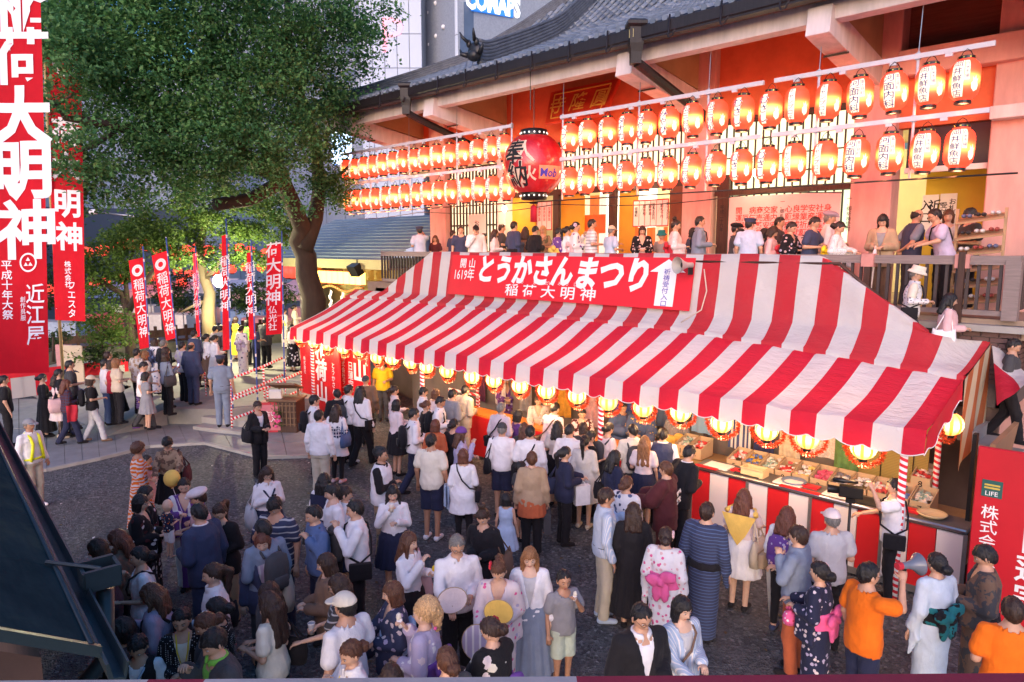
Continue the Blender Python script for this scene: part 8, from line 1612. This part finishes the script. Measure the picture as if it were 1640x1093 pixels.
(-1.95,6.8,0.0,1.74,-0.59,'up,down,st','m','tee=orange','pants=navy+shoes=black','short=bk+glasses=x',-10,0,'man in orange t-shirt speaking through a megaphone',(('megaphone','ltgrey','R', "clear megaphone at the orange shirted man's mouth"),),0,1),
(-1.58,7.73,0.0,1.64,-5.24,'down,down,st','f','yukata=iceb+obi=camo/teal/black','shoes=white','bun=bk',0,4,'person in pale ice blue kimono with a teal sash knot',(),0,0),
(-1.23,8.05,0.0,1.74,-4.42,'hold,hold,st','m','yukata=camo/brown/dkgrey+obi=black','shoes=black','fringe=bk',0,26,'man in brown and black patterned kimono before the red board',(),0,1),
(-0.84,6.95,0.0,1.74,-5.9,'down,hold,st','m','tee=orange','pants=navy+shoes=black','fringe=db',0,10,'man in orange t-shirt cut off by the bottom right corner',(),0,1),
(-3.01,5.23,0.0,1.6,-1.92,'fwd,hold,st','f','cardigan=vs/ltblue/white/30+tee=ltgrey','pants=denim+shoes=black','bob=bk',0,10,'person in light blue shirt with black bob holding out a white paper',(('paper','white','R','white paper held out by the woman in light blue'),('strapbag','brown','L','thin brown strap bag of the woman in light blue')),0,3),
(-3.08,4.69,0.0,1.72,-2.0,'down,hold,st','m','jacket:long=black+shirt:long=white','pants=black+shoes=black','short=bk+glasses=x',0,20,'man in black suit, open white collar and glasses',(),0,1),
(-2.54,9.76,0.0,1.7,-4.42,'fwd,up,st','m','tee=white','pants=black+shoes=black','short=bk',0,6,'cameraman in white shirt behind the right striped pole',(('camera','black','R','black video camera on a monopod before the cameraman'),('strapbag','black','R','black bag hung on the cameraman')),0,0),
(-6.26,11.97,0.0,1.66,-2.63,'up,down,st','f','yukata=vs/dkgrey/plum/20+obi=dkgrey','shoes=black','bun=bk',0,10,'seller in dark grey striped kimono behind the right lantern',(),0,0),
(-6.86,11.51,0.0,1.64,0.36,'hold,hold,st','f','yukata=dot/grey/white+obi=scarf','shoes=black','bun=bk',0,20,'seller in grey dotted kimono with an orange sash',(),0,0),
(-7.5,11.26,0.0,1.66,-2.59,'hold,fwd,st','m','happi=fl/denim/yellow/20/denim','pants=navy+shoes=black','short=bk',0,24,'seller in bright blue happi coat',(),4,0),
(-7.96,11.24,0.0,1.64,-2.0,'hold,hold,st','m','happi=denim','pants=navy+shoes=black','short=bk',0,20,'seller in plain blue coat left of the bright blue happi',(),4,0),
(-8.27,10.36,0.0,1.6,-2.43,'hold,hold,st','f','yukata=camo/palepink/maroon+obi=maroon','shoes=black','bun=bk',0,22,'seller in pink kimono blotched with dark red',(),0,0),
(-11.69,11.72,0.0,1.62,-2.27,'hold,hold,st','f','yukata=fl/purple/maroon/12/lav+obi=tan','shoes=black','bun=bk',0,14,'seller in purple kimono behind the far counter',(),0,3),
(-9.68,10.65,0.0,1.6,-2.4,'fwd,hold,st','f','yukata=fl/stone/grey/16/beige+obi=beige','shoes=black','bun=db',0,26,'seller in stone coloured kimono bending over the goods',(),4,0),
(-17.28,13.5,3.58,1.74,-5.2,'up,hold,st','m','shirt=ltblue','pants=navy','short=bk+hat:police=navyu',0,5,'policeman in pale blue shirt and dark cap left on the veranda',(),0,1),
(-17.38,14.2,3.58,1.48,-2.6,'down,down,st','f','tee=maroon','pants=black','long=rb',0,10,'person with reddish hair low behind the left policeman on the veranda',(),0,0),
(-16.53,14.2,3.58,1.64,-0.19,'hold,hold,st','m','tee=navyu','pants=black','short=db',0,10,'person with dark hair behind the printed navy shirt on the veranda',(),0,0),
(-15.35,13.5,3.58,1.72,-2.29,'down,down,st','m','tee=navyu','pants=black','short=db',0,8,'young man in printed navy t-shirt facing the yard from the veranda',(),0,0),
(-14.6,13.4,3.58,1.72,-2.17,'eat,down,st','m','jacket:closed=white','pants=black','short=bk+hat:cap=black',0,14,'person in white hoodie and black cap covering the mouth on the veranda',(),0,0),
(-14.91,14.0,3.58,1.5,-0.75,'hold,hold,st','f','tee=white','pants=black','short=bk',0,10,'short dark haired person right of the white hoodie on the veranda',(),0,0),
(-13.84,13.4,3.58,1.6,-0.8,'hold,hold,st','f','shirt:long=palepink','pants=black','long=db',0,12,'person in pale blouse with long brown hair on the veranda',(),0,0),
(-14.58,14.4,3.58,1.79,-0.6,'hold,hold,st','m','tee=dkgrey','pants=black','short=db',0,5,'person glimpsed behind the pale blouse on the veranda',(),0,0),
(-13.1,13.4,3.58,1.8,-0.19,'hold,hold,st','m','yukata=navyu+obi=black','','short=bk',0,5,'tall man in plain dark navy kimono on the veranda',(),0,0),
(-13.44,14.2,3.58,1.68,0.41,'hold,hold,st','f','tee=brown','pants=black','long=db',0,5,'person with dark hair seen from behind right of the navy kimono',(),0,0),
(-12.43,13.46,3.58,1.67,-0.13,'hold,hold,st','m','jacket:closed=black','pants=black','short=bk',0,24,'man in black suit below the big lantern tassel',(),4,0),
(-12.95,14.4,3.58,1.7,-2.76,'hold,hold,st','f','tee=camo/tan/olive','pants=black','bob=bl',0,10,'pale haired person behind the black suit on the veranda',(),0,0),
(-11.54,13.4,3.58,1.6,-0.34,'hold,hold,st','f','yukata=fl/purple/lav/14/pink+obi=scarf','','up=bk',0,12,'person in purple flowered yukata with orange sash on the veranda',(),0,0),
(-11.25,13.4,3.58,1.63,-0.52,'hold,hold,st','f','cardigan:closed=white','skirt=black','pony=bk',0,8,'person in white cardigan between two yukatas on the veranda',(),0,0),
(-10.98,13.4,3.58,1.73,-0.85,'hold,eat,st','f','yukata=fl/white/purple/11/black+obi=pink','','bun=bk+flower=lav',0,6,'person in white and purple yukata with lilac hair flower',(),0,0),
(-10.48,13.4,3.58,1.79,-0.73,'hold,down,st','m','tee=hs/white/grey/14','pants=black','short=bk',0,5,'man in white polo with grey stripes before the orange curtain',(),0,1),
(-9.9,13.4,3.58,1.61,-0.32,'hold,phone,st','m','tee=ltblue','pants=black','short=gy+hat:cap=beige',0,8,'person in beige cap and pale blue shirt filming on the veranda',(),0,1),
(-9.3,13.8,3.58,1.61,-2.51,'hold,hold,st','f','yukata=fl/black/palepink/13/pink+obi=pink','','bob=db',0,18,'person in black yukata of pink flowers below the ruled papers',(),0,0),
(-9.15,14.4,3.58,1.48,-2.92,'hold,hold,st','f','tee=grey','pants=black','short=gy+hat:bucket=teal',0,5,'person in small teal hat behind the black yukata',(),0,0),
(-8.18,13.4,3.58,1.7,-0.99,'hold,hold,st','f','yukata=fl/palepink/pink/14/white+obi=red','','topbun=bk',0,12,'person in pale pink yukata with a high black bun',(),0,0),
(-8.33,14.4,3.58,1.56,-0.52,'hold,hold,st','f','tee=navyu','pants=black','bob=bk',0,5,'person with black hair behind the grey blue shirt on the veranda',(),0,0),
(-7.6,13.4,3.58,1.77,-0.97,'hold,down,st','m','shirt:long=steel','pants=black','short=bk',0,5,'man in grey blue shirt with a thin strap before the pink column',(('strapbag','black','R','thin strap bag of the man before the pink column'),),0,1),
(-6.82,13.5,3.58,1.6,-0.93,'hold,hold,st','m','tee=dkgrey','pants=black','short=bk+hat:beret=black',0,5,'person in black flat cap and dark grey shirt on the veranda',(),0,1),
(-6.67,13.4,3.58,1.48,-0.41,'hold,hold,st','f','tee=stone','pants=black','bob=bk',0,5,'person with black hair left of the right policeman',(),0,0),
(-6.43,13.3,3.58,1.68,0.28,'down,down,st','m','shirt=ltblue','pants=navy','short=bk+hat:police=navyu',-30,4,'policeman in pale blue shirt with his back turned on the veranda',(),0,1),
(-6.4,13.9,3.58,1.49,-1.14,'hold,hold,st','f','tee=black','pants=black','long=bk',0,5,'person in black right behind the right policeman',(),0,0),
(-6.13,13.59,3.58,1.52,-1.24,'hold,hold,st','f','cardigan:closed=pink','skirt=black','bob=db',0,30,'person in dusty pink cardigan looking down on the veranda',(),4,0),
(-6.23,14.2,3.58,1.74,-1.33,'hold,hold,st','m','tee=dkgrey','pants=black','short=bk',0,10,'man behind the dusty pink cardigan before the pink board',(),0,1),
(-5.68,13.4,3.58,1.6,-1.61,'hold,fwd,st','f','yukata=fl/black/lav/12/pink+obi=red','','up=bk',0,28,'person in black yukata of lilac flowers reading on the veranda',(),4,0),
(-5.27,13.4,3.58,1.69,-1.55,'hold,fwd,st','m','tee=navyu','pants=black','short=bk',0,30,'man in plain navy polo looking down before the pink board',(),6,1),
(-5.12,13.9,3.58,1.79,-1.18,'hold,hold,st','m','shirt:long=white','pants=black','short=gy+hat:beret=mauve',0,10,'man in mauve flat cap and white shirt',(),0,1),
(-4.78,13.29,3.58,1.58,-1.4,'hold,fwd,st','f','yukata=dot/white/navyu+obi=yellow','','bun=bk',0,30,'person in white yukata with navy dots and a yellow sash',(),6,0),
(-4.02,13.44,3.58,1.69,-3.02,'hold,hold,st','f','jacket=tan+tee=grey','pants=brown','bob=bk',0,30,'person in tan jacket looking down at the veranda rail',(('umbrella','palepink','R','umbrella hooked on the rail by the tan jacket'),),4,0),
(-3.75,14.16,3.58,1.8,-0.83,'back,back,st','m','vest:closed=navyu+tee=steel','pants=dkgrey','halfbald=bk',0,24,'older man in navy vest with hands behind his back in the doorway',(),6,1),
(-3.09,13.71,3.58,1.8,-4.13,'fwd,fwd,st','m','tee=lav','pants=black','short=bk+glasses=x',0,20,'man in lavender t-shirt and glasses leaning over the shoe rack',(('strapbag','black','L','black strap bag across the lavender t-shirt'),),18,1),
(-3.33,14.8,3.58,1.8,-3.01,'hold,hold,st','f','tee=stone','pants=black','bob=br',0,10,'person with brown hair behind the lavender t-shirt',(),0,0),
(-2.9,14.4,3.58,1.8,-3.99,'hold,hold,st','m','tee=dkgrey','pants=black','fringe=bk',0,20,'person with black hair behind the top of the shoe rack',(),0,0),
(-3.22,12.41,2.8,1.58,-1.29,'hold,down,wk','f','shirt:long=fl/white/navyu/24/grey+tee=cream','pants=dkgrey+shoes=black','short=gy+hat:bucket=cream',0,16,'old woman in white bucket hat and blue patterned jacket on the stairs',(('strapbag','black','L','black strap bag of the woman in the bucket hat'),),4,0),
(-2.69,12.42,2.41,1.58,-1.27,'hold,down,wk','f','cardigan:closed=pink','skirt=black+shoes=black','long=bk',0,10,'person in salmon pink cardigan with black hair going down the stairs',(('bag','white','R','white bag on the salmon pink cardigan'),),0,0),
(-1.87,12.7,1.73,1.6,-1.51,'hold,down,wk','m','tee=dkgrey','pants=black+shoes=black','short=bk',0,26,'dark haired person at the right edge behind the far striped cloth',(),0,1),
(-19.54,3.01,0.03,1.72,-0.07,'down,down,st','m','tee=black','pants=black+shoes=black','short=bk',0,5,'man in black at the far left edge of the queue',(),0,1),
(-20.02,3.86,0.03,1.58,-0.02,'hold,hold,st','f','ldress:long=black','shoes=black','bun=bk+mask=white',0,12,'person in long black dress wearing a white face mask',(),0,0),
(-19.59,4.08,0.03,1.62,-0.03,'hold,down,st','f','dress=palepink','shoes=beige','long=db',0,24,'person in pale pink dress with a pink shoulder bag',(('tote','pink','R','pink shoulder bag on the pale pink dress'),),0,3),
(-19.54,4.11,0.1,1.66,-0.03,'hold,down,st','m','tee=black','pants=black+shoes=black','short=bk',0,10,'person in black behind the pale pink dress',(),0,0),
(-18.75,4.07,0.03,1.58,-0.0,'hold,down,wk','f','shirt:long=plaid/maroon/navyu','pants=navy+shoes=black','long=rb',0,10,'person in dark red plaid shirt with a crimson jacket on her arm',(('coat','red','R', "crimson jacket over the plaid shirted woman's arm"),),0,0),
(-19.63,4.35,0.03,1.7,-0.08,'fwd,down,st','m','shirt:long=vs/ltblue/white/30','pants=navy+shoes=black','short=bk+hat:cap=navyu',0,8,'man in navy cap and light blue shirt in the queue',(),0,1),
(-19.37,4.32,0.25,1.72,-0.13,'hold,down,st','m','tee=dkgrey','pants=black+shoes=black','short=bk+glasses=x',0,5,'man in dark glasses behind the navy cap',(),0,1),
(-18.6,4.55,0.03,1.62,-0.21,'hold,down,wk','f','tee=black','pants=ltgrey+shoes=brown','bob=db+hat:cap=beige',0,8,'person in beige cap, black top and pale grey trousers',(('backpack','black','L','small black rucksack on the person in the beige cap'),),0,1),
(-19.55,5.38,0.03,1.62,0.29,'hold,hold,st','f','dress:long=black','shoes=black','bob=bk',0,6,'person in black knee length dress in the queue',(),0,0),
(-19.46,5.11,0.2,1.7,-0.08,'down,hold,st','m','tee=white','pants=denim+shoes=black','short=bk',0,5,'man in white t-shirt and blue jeans behind the black dress',(),0,0),
(-19.7,5.26,0.35,1.7,0.26,'hold,hold,st','m','tee=olive','pants=black+shoes=black','short=db',0,5,'person with brown hair behind the white t-shirt and jeans',(),0,0),
(-19.0,5.13,0.3,1.62,-0.18,'hold,hold,st','f','tee=red','pants=black+shoes=black','bob=db',0,10,'person with a red collar beside the white t-shirt and jeans',(),0,0),
(-18.54,5.11,0.4,1.62,0.08,'hold,hold,st','f','tee=beige','pants=black+shoes=black','bob=lb',0,5,'light brown haired person behind the black dress',(),0,0),
(-18.37,5.62,0.2,1.7,-0.47,'down,hold,wk','m','tee=white','pants=dkgrey+shoes=black','short=bk',0,30,'man in white t-shirt looking down at the purple shirted boy',(),4,0),
(-18.78,5.66,0.1,1.12,-0.29,'hold,down,wk','m','tee=hs/purple/lav/12','shorts=dkgrey+shoes=purple','short=bk',0,5,'small boy in purple shirt walking along the path edge',(),0,1),
(-19.03,5.74,0.45,1.7,0.32,'down,hold,st','m','tee=camo/stone/tan','pants=black+shoes=black','short=bk',0,5,'man in mottled beige shirt in the queue',(),0,1),
(-19.01,5.92,0.45,1.62,0.08,'hold,down,st','f','tee=cream','pants=dkgrey+shoes=black','bob=lb',0,5,'person in cream t-shirt with light brown hair in the queue',(),0,0),
(-19.58,5.9,0.4,1.4,0.23,'hold,hold,st','m','tee=dkgrey','pants=black+shoes=black','short=bk',0,10, "child's dark head behind the man in the white t-shirt",(),0,0),
(-18.04,5.59,0.25,1.42,0.01,'hold,down,st','f','dress=grey','shoes=black','bob=bk',0,14,'girl in grey dress beside the purple shirted boy',(),0,0),
(-21.04,6.85,0.5,1.62,0.24,'hold,hold,st','f','yukata=fl/white/lav/11/denim+obi=denim','shoes=black','bob=db',0,5,'person in white yukata of lilac flowers by the tilted banner',(('backpack','navyu','L','dark rucksack on the lilac flowered yukata'),),0,0),
(-19.93,6.7,0.5,1.7,0.29,'hold,hold,st','m','jacket:closed=black','pants=black+shoes=black','short=gy',0,5,'grey haired man in black suit by the tilted banner',(),0,0),
(-18.5,6.24,0.42,1.62,0.23,'phone,fwd,st','f','shirt:long=steel','pants=black+shoes=black','bob=db',0,4,'person in slate blue top holding up a red phone',(('bag','dkgrey','R','grey shoulder bag on the slate blue top'),('phone','red','R','red phone held up by the woman in slate blue')),0,0),
(-19.12,6.46,0.48,1.62,0.02,'hold,hold,st','f','tee=black','pants=black+shoes=black','bob=db',0,5,'person with dark hair right behind the slate blue top',(),0,0),
(-19.1,7.11,0.45,1.72,0.48,'down,down,st','m','jacket:closed=navyu','pants=navyu+shoes=black','halfbald=bk',0,6,'balding man in dark navy suit in the queue',(),0,2),
(-19.48,7.02,0.5,1.66,0.26,'hold,hold,st','m','tee=camo/stone/lav','pants=black+shoes=black','short=bk',0,5,'person in pale patterned top left of the balding man',(),0,0),
(-21.21,8.01,0.5,1.74,0.2,'hold,hold,st','m','jacket:long=navyu+shirt=white','pants=black+shoes=black','short=bk',0,5,'man in dark suit with white collar behind the balding man',(),0,1),
(-21.03,8.29,0.5,1.62,0.01,'hold,hold,st','f','cardigan:closed=white','longskirt=brown+shoes=black','bun=bk',0,10,'person in white cardigan and brown skirt right of the balding man',(),0,0),
(-20.71,8.4,0.5,1.6,-0.0,'hold,hold,st','f','shirt:long=white','skirt=ltgrey+shoes=black','bun=bk',0,10,'person in white blouse with tied hair beside the white cardigan',(),0,0),
(-22.67,9.24,0.5,1.66,0.14,'hold,hold,st','m','tee=stone','pants=black+shoes=black','short=bk',0,5,'person with short hair beyond the white blouse',(),0,0),
(-22.36,9.29,0.5,1.7,0.57,'hold,hold,st','m','shirt:long=grey','pants=black+shoes=black','short=bk',0,10,'man in grey shirt with dark rucksack behind the thin banner',(('backpack','dkgrey','L','dark rucksack on the grey shirted man'),),0,0),
(-25.44,11.14,0.5,1.62,-0.03,'hold,hold,st','f','tee=yellow','longskirt=yellow+shoes=black','bob=db',0,5,'person in bright yellow clothes in the queue',(),0,0),
(-22.24,9.92,0.5,1.64,0.37,'hold,hold,st','f','yukata=fl/white/lav/10/navyu+obi=lav','shoes=white','bun=bk',0,5,'person in white yukata with large lilac flowers near the handrail',(),0,0),
(-24.04,10.93,0.5,1.62,0.1,'hold,hold,st','f','shirt:long=green','pants=black+shoes=black','bob=bk',0,5,'person in bright green top by the middle blue pole',(),0,0),
(-22.46,10.49,0.5,1.62,0.09,'hold,fwd,st','f','tee=navyu','pants=navy+shoes=black','bob=db',0,5,'person in navy top and jeans by the middle blue pole',(),0,0),
(-22.88,11.05,0.5,1.78,0.6,'hold,hold,st','m','jacket:closed=dkgrey','pants=black+shoes=black','short=bk',0,8,'large man in charcoal suit below the wide banner',(),0,0),
(-26.32,13.55,0.6,1.62,0.05,'hold,hold,st','f','yukata=fl/stone/tan/12/white+obi=scarf','shoes=black','bun=bk',0,5,'person in pale patterned yukata right of the wide banner',(),0,0),
(-21.32,11.22,0.55,1.6,0.04,'hold,hold,st','f','shirt:long=cream','longskirt=fl/black/white/9/white+shoes=black','bun=bk',0,5,'person in black skirt with big white flowers by the tent end',(),0,0),
(-26.39,14.04,0.7,1.64,-0.28,'hold,hold,st','f','shirt:long=cream','skirt=cream+shoes=black','bun=bk',0,5,'person in cream blouse with topknot near the camphor trunk',(),0,0),
(-24.79,14.4,0.6,1.66,-2.45,'hold,hold,st','m','tee=dkgrey','pants=black+shoes=black','short=bk',0,5,'dark head beside the camphor trunk behind the tent end',(),0,0),
(-16.4,6.76,0.4,1.74,0.97,'down,down,st','m','shirt=steel','pants=steel+shoes=black','short=bk+hat:police=navyu',0,6,'policeman in dark blue uniform standing on the steps',(('part','belt','R','x'),),0,1),
]
for p_ in PEOPLE:
    person(*p_)
